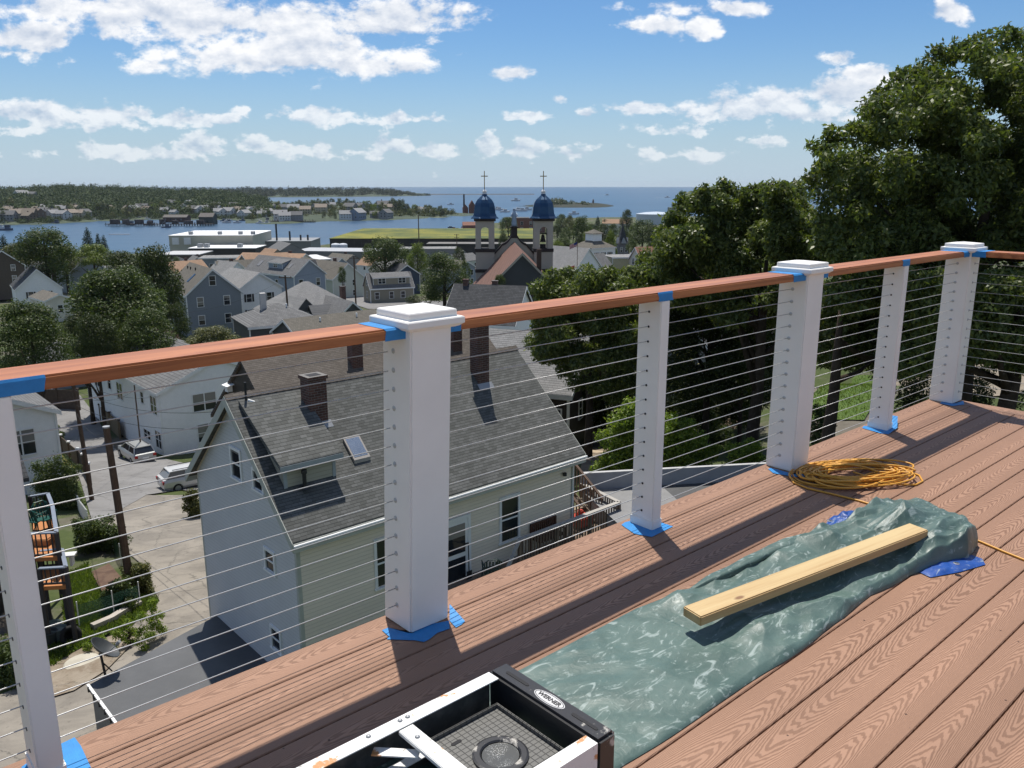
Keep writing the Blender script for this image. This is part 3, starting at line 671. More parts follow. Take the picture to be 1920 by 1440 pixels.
# timber
m, t, b = newmat('pine_timber'); o = obj_(t); x, y, z = t.sep(o)
n = t.noise(t.comb(t.m('MULTIPLY', x, 1.2), t.m('MULTIPLY', y, 26), t.m('MULTIPLY', z, 26)), 1, 5, .6, .3)
vk = t.n('ShaderNodeTexVoronoi', i_Scale=1.0); t.l(t.comb(t.m('MULTIPLY', x, 5), t.m('MULTIPLY', y, 11), t.m('MULTIPLY', z, 11)), vk.inputs['Vector'])
c = t.mix(t.sstep(n, .35, .7), (.52, .385, .19), (.42, .27, .115)); c = t.mix(t.sstep(vk.outputs[0], .16, .07), c, (.2, .1, .04)); c = t.mix(t.sstep(t.noise(o, 12, 6, .7), .68, .78), c, (.16, .1, .06))
t.l(c, b.inputs['Base Color']); b.inputs['Roughness'].default_value = .6; bump(t, b, n, .3, .002); PINE = m
A_, B_ = Vector((2.222, 1.545, 0)), Vector((3.50, 1.312, 0)); d_ = B_ - A_; L_ = d_.length
tm = MB(); tm.box(0, L_, -.0445, .0445, 0, .038); o = tm.build('timber_board', PINE, bevel=.004)
o.location = D2(A_.x, A_.y, .069); o.rotation_euler = (0, R(-1.2), PHI + math.atan2(d_.y, d_.x)); tag(o, 'short pale yellow pine board with knots lying on the green tarpaulin', 'timber')
# extension cord
m, t, b = newmat('orange_cord'); b.inputs['Base Color'].default_value = (.62, .30, .035, 1); b.inputs['Roughness'].default_value = .45; CORD = m
random.seed(11)
def ell(cx, cy, rx, ry, a0, a1, n, h, tilt=0):
    out = []
    for i in range(n + 1):
        a = a0 + (a1 - a0) * i / n; px = cx + rx * math.cos(a); py = cy + ry * math.sin(a) + tilt * math.cos(a)
        q = dk(px, py, h + .008 * math.sin(3 * a + cx)); out.append(q)
    return out
cbase = (4.2, 1.93, 0); cord = dthing('extension_cord', 'orange extension cord coiled at the foot of the second thick post', 'cord', cbase)
cm = MD(cbase); pts = []
for k in range(17):
    cx, cy = 1602 + random.uniform(-18, 26), 886 + random.uniform(-5, 5); rx, ry = random.uniform(44, 104), random.uniform(10, 26)
    pts += ell(cx, cy, rx, ry, random.uniform(-.5, .5) if not pts else 0, 6.283, 34, .008 + .0026 * k, random.uniform(-5, 4))
def smooth_(p, n=3):
    for _ in range(n): p = [p[0]] + [(p[i - 1] + p[i] * 2 + p[i + 1]) / 4 for i in range(1, len(p) - 1)] + [p[-1]]
    return p
cm.tube(smooth_(pts), .0052, 7)
for e in [(1575, 890, 95, 26), (1560, 889, 74, 22), (1552, 886, 58, 18), (1545, 888, 45, 15)]: cm.tube(ell(*e, 1.0, 5.4, 30, .008), .0052, 7)
cm.tube(smooth_([dk(1550, 868, .035), dk(1600, 862, .03), dk(1660, 874, .012), dk(1705, 880, .006), dk(1728, 892, .006), dk(1735, 903, .006), dk(1722, 911, .006), dk(1690, 911, .006), dk(1640, 900, .02), dk(1600, 885, .04)] , 1), .0052, 7)
tail = [dk(1479, 893, .006), dk(1484, 880, .006), dk(1500, 872, .01), dk(1530, 866, .02), dk(1560, 868, .03)][::-1] + [dk(1482, 905, .006), dk(1510, 917, .006), dk(1560, 925, .006), dk(1610, 938, .006), dk(1660, 953, .006), dk(1720, 975, .006), dk(1790, 998, .006), dk(1845, 1016, .006), dk(1880, 1035, .006), dk(1925, 1052, .006), dk(1990, 1075, .006)]
cm.tube(smooth_(tail, 1), .0052, 7); cm.build('flex', CORD, cord, smooth=True)
pl = MD(cbase); a_, b_ = dk(1668, 873, .02), dk(1676, 881, .018); pl.tube([a_, a_.lerp(b_, .3), a_.lerp(b_, .7), b_], [.008, .016, .017, .012], 10); pl.build('socket', P('orange_plug', (.5, .14, .03), .5), cord, smooth=True)
# ladder
LB = (.9, 1.48, 0); lad = dthing('stepladder', 'paint spotted aluminium stepladder with black plastic top lying on its side on the deck', 'ladder', LB)
m, t, b = newmat('painted_aluminium'); o = obj_(t); n, n2 = t.noise(o, 9, 6, .7), t.noise(o, 40, 4)
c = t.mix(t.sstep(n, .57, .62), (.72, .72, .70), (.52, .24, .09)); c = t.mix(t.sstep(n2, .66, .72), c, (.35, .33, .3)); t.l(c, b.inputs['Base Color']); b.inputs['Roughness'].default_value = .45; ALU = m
m, t, b = newmat('dark_aluminium'); o = obj_(t); n = t.noise(o, 14, 6, .7)
t.l(t.mix(t.sstep(n, .4, .7), (.11, .11, .10), (.2, .19, .17)), b.inputs['Base Color']); b.inputs['Roughness'].default_value = .4; b.inputs['Metallic'].default_value = .3; DALU = m  # mottled dark greys for rail webs, step and rear panel
m, t, b = newmat('black_plastic'); o = obj_(t); n, n2 = t.noise(o, 8, 6, .7), t.noise(o, 55, 3)
c = t.mix(t.sstep(n, .60, .66), (.022, .022, .024), (.42, .4, .36)); t.l(c, b.inputs['Base Color']); b.inputs['Roughness'].default_value = .36; b.inputs['Specular IOR Level'].default_value = .5; bump(t, b, n2, .15, .001); BPL = m
def channel(y0, y1, z0, z1, x0, x1, inward, mats=(0, 1)):
    p = MD(LB); th = .003
    p.box(x0, x1, y0, y1, z1 - th, z1, 0)          # upper flange
    p.box(x0, x1, y0, y1, z0, z0 + th, 1)
    yo = y1 if inward < 0 else y0
    p.box(x0, x1, min(yo, yo + inward * th), max(yo, yo + inward * th), z0 + th, z1 - th, 1)
    return p
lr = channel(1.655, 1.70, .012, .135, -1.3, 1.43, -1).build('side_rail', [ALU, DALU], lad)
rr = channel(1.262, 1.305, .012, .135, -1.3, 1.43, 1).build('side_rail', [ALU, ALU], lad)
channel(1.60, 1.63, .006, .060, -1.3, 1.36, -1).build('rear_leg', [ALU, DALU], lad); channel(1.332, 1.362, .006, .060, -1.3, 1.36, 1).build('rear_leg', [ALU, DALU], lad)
x0 = 1.40
p = MD(LB); p.box(x0 + .032, x0 + .105, 1.262, 1.706, .004, .137); cap = p.build('top_cap', BPL, lad, bevel=.009)
for y in (1.615, 1.345):
    s_ = MD(LB); a = .052
    s_.prism([(x0 + .068 + math.cos(q) * .006 , y + math.sin(q) * .008 + (a / 1.3 if math.sin(q) > 0 else -a / 1.3), .1372) for q in (2 * math.pi * i / 16 for i in range(16))], (0, 0, .0012)); s_.build('slot', DARK, cap)
cx, cy = x0 + .067, 1.480
e_ = MD(LB); e_.prism([(cx + .021 * math.cos(q), cy + .058 * math.sin(q), .1372) for q in (2 * math.pi * i / 40 for i in range(40))], (0, 0, .0010)); e_.build('badge', P('badge_white', (.52, .52, .52), .5), cap)
e_ = MD(LB)
ring = [(math.cos(q), math.sin(q)) for q in (2 * math.pi * i / 40 for i in range(40))]
o0 = len(e_.v)
for r_ in (1.0, .90): e_.v += [(cx + .0188 * a * (r_ if r_ == 1 else .88), cy + .055 * b2 * (r_ if r_ == 1 else .95), .13835) for a, b2 in ring]
for i in range(40): e_.f.append([i, (i + 1) % 40, 40 + (i + 1) % 40, 40 + i]); e_.mi.append(0)
e_.build('badge_border', BLACKM, cap)
fc = bpy.data.curves.new('lettering', 'FONT'); fc.body = 'WERNER'; fc.size = .0225; fc.align_x = 'CENTER'; fc.align_y = 'CENTER'; fc.extrude = .0004; fc.materials.append(BLACKM); fc.offset = .0007
fo = bpy.data.objects.new('lettering_source', fc); C.objects.link(fo); lme = bpy.data.meshes.new_from_object(fo); bpy.data.objects.remove(fo); fo = link('lettering', lme, cap); fo.location = (cx - LB[0], cy - LB[1], .1386); fo.rotation_euler = (0, 0, R(-90)); fo.scale = (.95, .95, 1)
# tray with a pail recess
ty0, ty1, tx0, tx1, tz = 1.335, 1.628, 1.135, 1.40, .070
tr = MD(LB); tr.box(tx0, tx1, ty0, ty1, tz - .012, tz)
for a in (tx0, tx1 - .006): tr.box(a, a + .006, ty0, ty1, tz, tz + .014)
for a in (ty0, ty1 - .006): tr.box(tx0 + .006, tx1 - .006, a, a + .006, tz, tz + .014)
GRID = newmat('ribbed_plastic'); m, t, b = GRID; o = obj_(t); x, y, z = t.sep(o)
gx = t.m('ABSOLUTE', t.m('SUBTRACT', t.m('FRACT', t.m('MULTIPLY', x, 50)), .5)); gy = t.m('ABSOLUTE', t.m('SUBTRACT', t.m('FRACT', t.m('MULTIPLY', y, 62)), .5))
ln = t.m('MAXIMUM', t.sstep(gx, .43, .47), t.sstep(gy, .42, .46)); n = t.noise(o, 22, 6, .75)
c = t.mix(t.sstep(n, .68, .74), t.mix(ln, (.11, .108, .1), (.035, .035, .034)), (.5, .5, .45)); t.l(c, b.inputs['Base Color']); b.inputs['Roughness'].default_value = .5
bump(t, b, t.m('SUBTRACT', 1, ln), .8, .003)
tray = tr.build('tray', m, lad, bevel=.002)
g = MD(LB); c0 = (1.265, 1.458, tz); g.lathe([(.076, .0005), (.076, .006), (.070, .008), (.056, .008), (.052, .004), (.052, .0005)], 40, c0); g.build('pail_ring', BPL, tray, smooth=False)
m, t, b = newmat('speckled_plastic'); o = obj_(t); n = t.noise(o, 320, 3, .7); n2 = t.noise(o, 18, 4)
t.l(t.mix(t.m('MULTIPLY', t.sstep(n, .55, .6), t.sstep(n2, .42, .62)), (.13, .13, .12), (.7, .7, .66)), b.inputs['Base Color']); b.inputs['Roughness'].default_value = .18; b.inputs['Metallic'].default_value = .3
g = MD(LB); g.lathe([(.050, .0005), (.050, .0025), (.001, .0015)], 40, c0); g.build('pail_disc', m, tray)
for y in (1.578, 1.345 + .02):
    s_ = MD(LB); s_.prism([(1.21 + (.05 if y < 1.4 else 0) + math.cos(q) * .006 + (.011 if math.cos(q) > 0 else -.011), y + math.sin(q) * .006, tz + .0004) for q in (2 * math.pi * i / 16 for i in range(16))], (0, 0, .001)); s_.build('slot', DARK, tray)
s_ = MD(LB); s_.box(1.075, 1.122, 1.305, 1.655, .118, .131); br_ = s_.build('cross_brace', ALU, lad, bevel=.002)
s_ = MD(LB); s_.bar((1.00, 1.665, .10), (1.085, 1.575, .10), .032, .004); s_.bar((1.0, 1.295, .10), (1.085, 1.385, .10), .032, .004); s_.build('corner_gusset', ALU, lad)
rv = MB(); rv.lathe([(.0075, 0), (.0065, .003), (.003, .0045), (.0005, .005)], 12); rvm = rv.mesh('rivet', GREYM, smooth=True)
for x, y, z in ((1.10, 1.683, .135), (1.125, 1.683, .135), (1.0, 1.683, .135), (.62, 1.68, .135), (1.098, 1.60, .131), (1.10, 1.283, .135), (1.0, 1.283, .135)): link('rivet', rvm, lad, (x - LB[0], y - LB[1], z))
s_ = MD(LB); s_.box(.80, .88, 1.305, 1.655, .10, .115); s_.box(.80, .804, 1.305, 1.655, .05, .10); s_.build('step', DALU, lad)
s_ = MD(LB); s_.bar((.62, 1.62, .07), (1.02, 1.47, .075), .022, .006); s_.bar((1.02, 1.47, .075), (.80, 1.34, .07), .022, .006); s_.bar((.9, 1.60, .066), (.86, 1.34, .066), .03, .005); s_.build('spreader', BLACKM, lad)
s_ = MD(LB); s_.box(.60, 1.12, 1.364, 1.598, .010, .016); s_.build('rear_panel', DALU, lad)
# ------------------------------------------------------------ houses
random.seed(21)
WINM = {}
def win_mesh(w, h, shut=False, mull=1):
    k = (round(w, 2), round(h, 2), mull)
    if k not in WINM:
        f = MB(); b = .085
        f.box(-w / 2 - b, -w / 2, -.05, .02, -b * .6, h + b); f.box(w / 2, w / 2 + b, -.05, .02, -b * .6, h + b)
        f.box(-w / 2, w / 2, -.05, .02, h, h + b); f.box(-w / 2 - .03 - b, w / 2 + .03 + b, -.075, .02, -b, -b * .6 + .02)
        f.box(-w / 2, w / 2, -.03, .02, h * .5 - .025, h * .5 + .025)
        for i in range(1, mull): x = -w / 2 + w * i / mull; f.box(x - .045, x + .045, -.04, .02, 0, h)
        p = MB(); p.add([(-w / 2, -.012, 0), (w / 2, -.012, 0), (w / 2, -.012, h), (-w / 2, -.012, h)], [(0, 1, 2, 3)])
        WINM[k] = (f.mesh('window', TRIM), p.mesh('pane', GLASS, fix=False))
    return WINM[k]
def window(par, side, hx, hy, off, z, w, h, shut=False, mull=1, detail=True):
    a = {'S': 0, 'E': 90, 'N': 180, 'W': -90}[side]; fm, pm = win_mesh(w, h, mull=mull)
    loc = {'S': (off, -hy, z), 'E': (hx, off, z), 'N': (-off, hy, z), 'W': (-hx, -off, z)}[side]
    o = link('window', fm, par, loc, R(a)); link('pane', pm, o)
    if shut:
        for s_ in (-1, 1):
            k = ('sh', round(h, 2))
            if k not in WINM:
                q = MB(); q.box(-.17, .17, -.05, .01, 0, h); WINM[k] = q.mesh('shutter', BLACKM)
            link('shutter', WINM[k], o, (s_ * (w / 2 + .085 + .19), 0, 0))
    return o
def house(name, label, anchor, rot, L, Wd, h, rise, wallm, roofm, trim=TRIM, ov=.3, wins=(), chim=(), hip=False, found=3.0, cat='house', group=None, door=None, zb=None):
    """anchor: (which local point, px, py, D): E / W gable apex, SE / SW eave corner, C ridge centre"""
    which, px, py, D = anchor; a = R(rot)
    lp = {'E': (L / 2, 0, h + rise), 'W': (-L / 2, 0, h + rise), 'SE': (L / 2, -Wd / 2, h), 'SW': (-L / 2, -Wd / 2, h), 'C': (0, 0, h + rise)}[which]
    q = wp(px, py, D)
    loc = (q.x - lp[0] * math.cos(a) + lp[1] * math.sin(a), q.y - lp[0] * math.sin(a) - lp[1] * math.cos(a), q.z - lp[2])
    r = thing(name, label, cat, loc, a, group); hx, hy = L / 2, Wd / 2
    w = MB()
    if hip: w.box(-hx, hx, -hy, hy, -found, h)
    else: w.prism([(-hx, -hy, -found), (-hx, hy, -found), (-hx, hy, h), (-hx, 0, h + rise), (-hx, -hy, h)], (L, 0, 0))
    w.build('wall', wallm, r)
    sl = rise / hy; ex, ey = hx + ov, hy + ov; ze = h - sl * ov; up = .12
    rf = MB()
    if hip:
        rl = max(hx - hy, .3); zr = h + rise
        A, B = (-rl, 0, zr + up), (rl, 0, zr + up); c = [(-ex, -ey, ze + up), (ex, -ey, ze + up), (ex, ey, ze + up), (-ex, ey, ze + up)]
        rf.slab([[c[0], c[1], B, A], [c[2], c[3], A, B], [c[1], c[2], B], [c[3], c[0], A]], .16)
    else:
        A, B = (-ex, 0, h + rise + up), (ex, 0, h + rise + up)
        rf.slab([[(-ex, -ey, ze + up), (ex, -ey, ze + up), B, A], [(ex, ey, ze + up), (-ex, ey, ze + up), A, B]], .16)
    ro = rf.build('roof', roofm, r)
    if trim:
        tm = MB(); e = .02
        if not hip:
            for s_ in (-1, 1):
                for x in (-ex - e, ex): tm.prism([(x, s_ * (ey + e), ze - .2), (x, s_ * (ey + e), ze + up - .02), (x, 0, h + rise + up - .02), (x, 0, h + rise - .22)], (e, 0, 0))
        for s_ in (-1, 1): tm.box(-ex, ex, s_ * ey - (e if s_ < 0 else -.001), s_ * ey + (e if s_ > 0 else -.001), ze - .2, ze + up - .03)
        for x in (-1, 1):
            for y in (-1, 1): tm.box(x * hx - .07, x * hx + .07, y * hy - .07, y * hy + .07, -.2, min(h, ze) - .02)
        tm.build('trim', trim, r)
    for wn in wins: window(r, wn[0], hx, hy, *wn[1:5], **(wn[5] if len(wn) > 5 else {}))
    for cx, cy, chh, cw in chim:
        c = MB(); zt = h + rise + chh; c.box(cx - cw / 2, cx + cw / 2, cy - cw / 2, cy + cw / 2, h, zt - .12); c.box(cx - cw / 2 - .05, cx + cw / 2 + .05, cy - cw / 2 - .05, cy + cw / 2 + .05, zt - .12, zt)
        c.box(cx - cw / 2 + .1, cx + cw / 2 - .1, cy - cw / 2 + .1, cy + cw / 2 - .1, zt, zt + .004, 1)
        c.build('chimney', [BRICK, DARK], r)
    if door:
        sd_, off, dw, dh = door; d = MB(); d.box(-dw / 2, dw / 2, -.05, .01, 0, dh); d.box(-dw / 2 - .1, -dw / 2, -.07, .01, 0, dh + .1); d.box(dw / 2, dw / 2 + .1, -.07, .01, 0, dh + .1); d.box(-dw / 2, dw / 2, -.07, .01, dh, dh + .1)
        loc = {'S': (off, -hy, .1), 'E': (hx, off, .1), 'W': (-hx, -off, .1)}[sd_]; do = d.build('door', TRIM, r); do.location = loc; do.rotation_euler = (0, 0, R({'S': 0, 'E': 90, 'W': -90}[sd_]))
        g = MB(); g.box(-dw * .3, dw * .3, -.056, -.05, dh * .5, dh * .9); g.build('pane', GLASS, do)
    r['_d'] = 0; del r['_d']
    return r, ro, hx, hy, h, rise
def shed_dormer(r, hy, h, rise, x0, x1, yf, yb, ht, wallm, roofm, wins=(), trim=TRIM):
    """a shed dormer on the S slope: front wall at -yf, roof running back to -yb"""
    zs = lambda y: h + rise * (1 - abs(y) / hy); zf = zs(yf) + ht; zb = zs(yb) + .14
    d = MB(); zk = zs(yb) - .05
    d.prism([(x0, -yf, zs(yf) - .1), (x0, -yf, zf), (x0, -yb, zb - .05), (x0, -yb, zk - .1)], (x1 - x0, 0, 0)); do = d.build('dormer', wallm, r)
    s_ = MB(); o_ = .18; sl = (zb - zf) / (yf - yb)
    s_.slab([[(x0 - o_, -yf - o_, zf - sl * o_ + .1), (x1 + o_, -yf - o_, zf - sl * o_ + .1), (x1 + o_, -yb, zb + .1), (x0 - o_, -yb, zb + .1)]], .13); s_.build('dormer_roof', roofm, do)
    if trim:
        f = MB(); f.box(x0 - o_, x1 + o_, -yf - o_ - .02, -yf - o_, zf - sl * o_ - .1, zf - sl * o_ + .07); f.box(x0 - .02, x0 + .08, -yf - .02, -yf, zs(yf), zf - .04); f.box(x1 - .08, x1 + .02, -yf - .02, -yf, zs(yf), zf - .04); f.build('dormer_trim', trim, do)
    for x, z, w, hh in wins:
        fm, pm = win_mesh(w, hh, mull=2 if w > 1.2 else 1); k = ('dw', w, hh)
        if k not in WINM:
            q = fm.copy(); q.materials.append(GLASS); bm = bmesh.new(); bm.from_mesh(q)
            vs = [bm.verts.new(p) for p in ((-w / 2, -.012, 0), (w / 2, -.012, 0), (w / 2, -.012, hh), (-w / 2, -.012, hh))]; f_ = bm.faces.new(vs); f_.material_index = 1; bm.to_mesh(q); bm.free(); WINM[k] = q
        link('dormer_window', WINM[k], do, (x, -yf, zs(yf) + z))
    return do
def wins(side, offs, zs, w=.85, h=1.35, **k): return [(side, o, z, w, h, k) for z in zs for o in offs]
GR = 41.85
SH_G = shingles('grey_green_shingles', (.078, .08, .074), (.122, .124, .118), .9, .098, wide=.2)
SH_BR = shingles('brown_shingles', (.105, .09, .076), (.14, .122, .105), .86, .098, wide=.2)
SH_LG = shingles('light_grey_shingles', (.205, .205, .20), (.255, .25, .245), .6, .2, .2)
SH_DK = shingles('charcoal_shingles', (.045, .047, .05), (.07, .072, .076), .9, .2, .25)
SH_MG = shingles('mid_grey_shingles', (.125, .125, .125), (.165, .165, .165), .8, .2, .2)
SH_BRN = shingles('weathered_brown_shingles', (.12, .11, .092), (.15, .137, .115), .8, .2, .2)
SH_TAN = shingles('tan_orange_shingles', (.33, .215, .14), (.28, .18, .12), .6, .25, .2)
SH_RED = shingles('red_brown_shingles', (.22, .11, .08), (.26, .135, .1), 1.0, .25, .2)
W_BEIGE = siding('beige_clapboard', (.37, .35, .275), .125)
W_BG = P('blue_grey_siding', (.20, .225, .25), .7, var=.06); W_WHT = P('white_siding', (.78, .78, .77), .7, var=.06); W_GBL = P('pale_blue_siding', (.26, .30, .36), .7, var=.06)
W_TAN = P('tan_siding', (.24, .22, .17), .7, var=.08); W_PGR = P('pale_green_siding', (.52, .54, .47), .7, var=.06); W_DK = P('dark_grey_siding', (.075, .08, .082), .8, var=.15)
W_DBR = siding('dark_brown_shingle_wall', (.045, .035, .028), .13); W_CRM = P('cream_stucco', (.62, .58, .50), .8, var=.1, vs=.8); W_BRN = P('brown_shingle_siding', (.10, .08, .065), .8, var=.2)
W_GREY = P('grey_siding', (.2, .2, .195), .7, var=.1)
# ---- the grey shingled house just below the deck
q = wp(0, 0, 1)
def at_deck(X, Y, z): p = D2(X, Y); return Vector((p.x, p.y, z))
big = thing('shingled_house', 'big grey shingle roofed house with beige siding and a shed dormer right below the deck', 'house', at_deck(14.62, 22.28, -14), PHI)
hx, hy, h, rise = 5.25, 3.27, 5.16, 2.95
W_BIGM = siding('beige_grey_clapboard', (.76, .67, .54), .115)
w = MB(); w.prism([(-hx, -hy, -4), (-hx, hy, -4), (-hx, hy, h), (-hx, 0, h + rise), (-hx, -hy, h)], (2 * hx, 0, 0)); w.build('wall', W_BIGM, big)
w = MB(); w.prism([(-hx - .008, -hy + .05, -4), (-hx - .008, hy - .05, -4), (-hx - .008, hy - .05, h - .1), (-hx - .008, 0, h + rise - .1), (-hx - .008, -hy + .05, h - .1)], (.006, 0, 0)); w.build('gable_shade_face', siding('skylit_shade_clapboard', (.56, .56, .555), .115), big)  # thin gable slab, cooler than the front: sky-lit shade put into its colour
sl = rise / hy; ov = .33; ex, ey, ze, up = hx + .25, hy + ov, h - sl * ov, .12
rf = MB(); A, B = (-ex, 0, h + rise + up), (ex, 0, h + rise + up)
rf.slab([[(-ex, -ey, ze + up), (ex, -ey, ze + up), B, A], [(ex, ey, ze + up), (-ex, ey, ze + up), A, B]], .14); roof = rf.build('roof', SH_G, big)
rc = MB(); n = 44
for i in range(n):                                    # ridge cap, shingle by shingle
    xa = -ex + 2 * ex * i / n; xb = xa + 2 * ex / n + .03; z0 = h + rise + up
    rc.slab([[(xa, -.15, z0 - .15 * sl + .015), (xb, -.15, z0 - .15 * sl + .035), (xb, 0, z0 + .04), (xa, 0, z0 + .02)], [(xb, .15, z0 - .15 * sl + .035), (xa, .15, z0 - .15 * sl + .015), (xa, 0, z0 + .02), (xb, 0, z0 + .04)]], .012)
rc.build('ridge_cap', SH_BR, roof)
TR2 = P('sage_trim', (.42, .43, .38), .6)
tm = MB()
for s_ in (-1, 1):
    for x in (-ex - .02, ex): tm.prism([(x, s_ * (ey + .02), ze - .16), (x, s_ * (ey + .02), ze + up - .02), (x, 0, h + rise + up - .02), (x, 0, h + rise - .2)], (.02, 0, 0))
    tm.box(-ex, ex, s_ * ey - (.03 if s_ < 0 else 0), s_ * ey + (.03 if s_ > 0 else 0), ze - .17, ze + up - .04)
    for x in (-hx - .012, hx - .10): tm.box(x, x + .112, s_ * hy - .012 if s_ < 0 else hy - .1, s_ * hy + .1 if s_ < 0 else hy + .012, -4, ze - .05)
tm.box(-ex + .3, ex - .3, -ey + .01, -hy, ze - .05, ze - .02); tm.build('trim', TR2, big)
gt = MB(); gt.tube([(-ex, -ey - .07, ze + .02), (ex, -ey - .07, ze + .04)], .045, 8); gt.tube([(hx - .05, -hy - .05, ze - .05), (hx - .05, -hy - .05, .2)], .035, 8); gt.build('gutter', P('white_gutter', (.66, .66, .64), .5), big)
def bwin(side, off, z, w, hh): return window(big, side, hx, hy, off, z, w, hh)
bwin('S', 2.29, 2.68, .72, 1.45); bwin('S', -2.5, 2.7, .6, 1.4)
bwin('W', -.10, 5.72, .58, .82); bwin('W', 1.3, 5.75, .52, .5); bwin('W', 1.68, 3.45, .5, .55); bwin('W', 1.72, 1.0, .5, .6)
d = MB(); d.box(-.5, .5, -.05, .02, 0, 2.1); d.box(-.6, -.5, -.08, .02, -.05, 2.2); d.box(.5, .6, -.08, .02, -.05, 2.2); d.box(-.5, .5, -.08, .02, 2.1, 2.2); dd = d.build('door', TRIM, big); dd.location = (.02, -hy, 1.85)
g = MB(); g.box(-.38, .38, -.062, -.05, 1.0, 1.95); g.box(-.38, .38, -.062, -.05, .15, .85); g.build('pane', GLASS, dd)
do = shed_dormer(big, hy, h, rise, -5.04, -3.5, 2.42, .28, .82, W_BEIGE, SH_G, trim=P('blue_grey_trim', (.3, .33, .34), .6))
v = MB(); v.tube([(-4.55, -2.62, 6.02), (-4.55, -2.62, 6.42)], .055, 10); v.tube([(-4.55, -2.62, 6.40), (-4.55, -2.62, 6.5)], .08, 10); v.lathe([(.16, 5.98), (.12, 6.03)], 10, (-4.55, -2.62, 0)); v.build('vent_pipe', BLACKM, big)
v = MB(); zz = h + rise - .3 * sl; v.tube([(-5.0, -.3, zz), (-5.0, -.3, zz + .75)], .035, 8); v.tube([(-4.97, -.33, zz + .22), (-4.75, -.4, zz + .12)], .05, 8, 1); v.build('antenna_mast', [BLACKM, TRIM], big)
def chimney(par, cx, cy, zb, zt, wx, wy):
    c = MB(); c.box(cx - wx / 2, cx + wx / 2, cy - wy / 2, cy + wy / 2, zb, zt - .1); a = .04
    c.box(cx - wx / 2 - a, cx + wx / 2 + a, cy - wy / 2 - a, cy + wy / 2 + a, zt - .1, zt)
    c.box(cx - wx / 2 + .09, cx + wx / 2 - .09, cy - wy / 2 + .09, cy + wy / 2 - .09, zt, zt + .004, 1); return c.build('chimney', [BRICK, DARK], par)
chimney(big, -3.18, -.85, 6.2, 8.62, .56, .52); chimney(big, 3.2, -.72, 6.4, 9.45, .47, .45)
for cx, cy, wx in ((-3.18, -.85, .56), (3.2, -.72, .47)):
    f = MB(); z = h + rise * (1 - (abs(cy) + .3) / hy) + up; f.slab([[(cx - wx / 2 - .08, cy - .42, z - .1), (cx + wx / 2 + .08, cy - .42, z - .1), (cx + wx / 2 + .08, cy - .25, z + .08), (cx - wx / 2 - .08, cy - .25, z + .08)]], .02); f.build('flashing', GREYM, big)
# skylight
s_ = MB(); m1 = math.atan(sl); zt = lambda y: h + rise * (1 + y / hy) + up
for (xa, xb, ya, yb, dz, mi) in ((-2.78, -2.24, -2.28, -1.68, .11, 0),):
    s_.slab([[(xa, ya, zt(ya) + dz), (xb, ya, zt(ya) + dz), (xb, yb, zt(yb) + dz), (xa, yb, zt(yb) + dz)]], .14)
sk = s_.build('skylight', P('skylight_frame', (.34, .31, .28), .5), big)
s_ = MB(); s_.slab([[(-2.73, -2.22, zt(-2.22) + .117), (-2.29, -2.22, zt(-2.22) + .117), (-2.29, -1.74, zt(-1.74) + .117), (-2.73, -1.74, zt(-1.74) + .117)]], .003); s_.build('pane', P('skylight_glass', (.42, .46, .5), .12, .8, metal=.8), sk)
lm = MB(); lm.lathe([(.07, 0), (.07, .1), (.02, .13)], 10, (4.75, -hy - .09, 4.3)); lm.build('wall_lamp', BLACKM, big)
# ---- house behind it: brown shingles
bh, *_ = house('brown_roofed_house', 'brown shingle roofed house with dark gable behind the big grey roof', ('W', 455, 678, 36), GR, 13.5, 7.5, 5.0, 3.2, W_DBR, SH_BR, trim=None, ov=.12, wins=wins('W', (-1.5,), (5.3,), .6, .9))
for cx, cy in ((2.6, -.9), (8.6, -.9)): chimney(bh, cx - 4.2, cy, 7, 9.0, .55, .5)
p = MB(); p.box(-7.0, -6.76, 1.3, 1.6, 6.6, 6.9); p.slab([[(-7.1, 1.1, 6.9), (-6.7, 1.1, 7.0), (-6.7, 1.7, 7.0), (-7.1, 1.7, 6.9)]], .04); p.build('gable_return', TRIM, bh)
# ---- lower light-grey house and dark-walled house to the right
house('grey_roofed_cottage', 'light grey roofed house between the big shingled house and the leafy tree', ('E', 1010, 622, 58), 30, 12, 8, 4.5, 2.4, W_WHT, SH_LG, wins=wins('E', (0,), (2.5,)))
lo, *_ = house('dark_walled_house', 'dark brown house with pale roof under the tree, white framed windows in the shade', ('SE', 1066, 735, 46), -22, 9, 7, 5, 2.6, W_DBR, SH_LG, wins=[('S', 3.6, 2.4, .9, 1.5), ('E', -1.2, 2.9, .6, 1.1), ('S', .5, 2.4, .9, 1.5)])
# ---- white two storey house by the street
house('white_house', 'white two storey house with grey roof and paired windows beside the parked wagon', ('SE', 297, 735, 68), -48.15, 21, 10.4, 5.6, 2.3, W_WHT, SH_MG, wins=[('E', -1.4, 3.35, 2.0, 1.5, dict(mull=2)), ('E', -1.2, .55, 2.0, 1.55, dict(mull=2)), ('S', 9.0, 3.4, 1.4, 1.5, dict(mull=2)), ('S', 9.4, .4, 1.3, 1.5, dict(mull=2)), ('S', 6.2, 3.8, .7, 1.0), ('S', 0, 3.0, 1.5, 1.5, dict(mull=2)), ('S', -3, 3.4, .9, 1.3), ('S', 6.6, .6, 1.6, .8, dict(mull=2)), ('S', -7, 3.0, 1.4, 1.5, dict(mull=2)), ('E', 3.2, 3.35, 1.6, 1.5, dict(mull=2))])
house('small_white_house', 'small white house at the far left behind the leftmost railing post', ('E', -14, 742, 50), -48.15, 9, 6.6, 3.5, 1.5, W_WHT, SH_MG, wins=[('E', 1.2, .9, 1.5, 1.6, dict(mull=2)), ('E', -1.6, .9, .9, 1.6)])
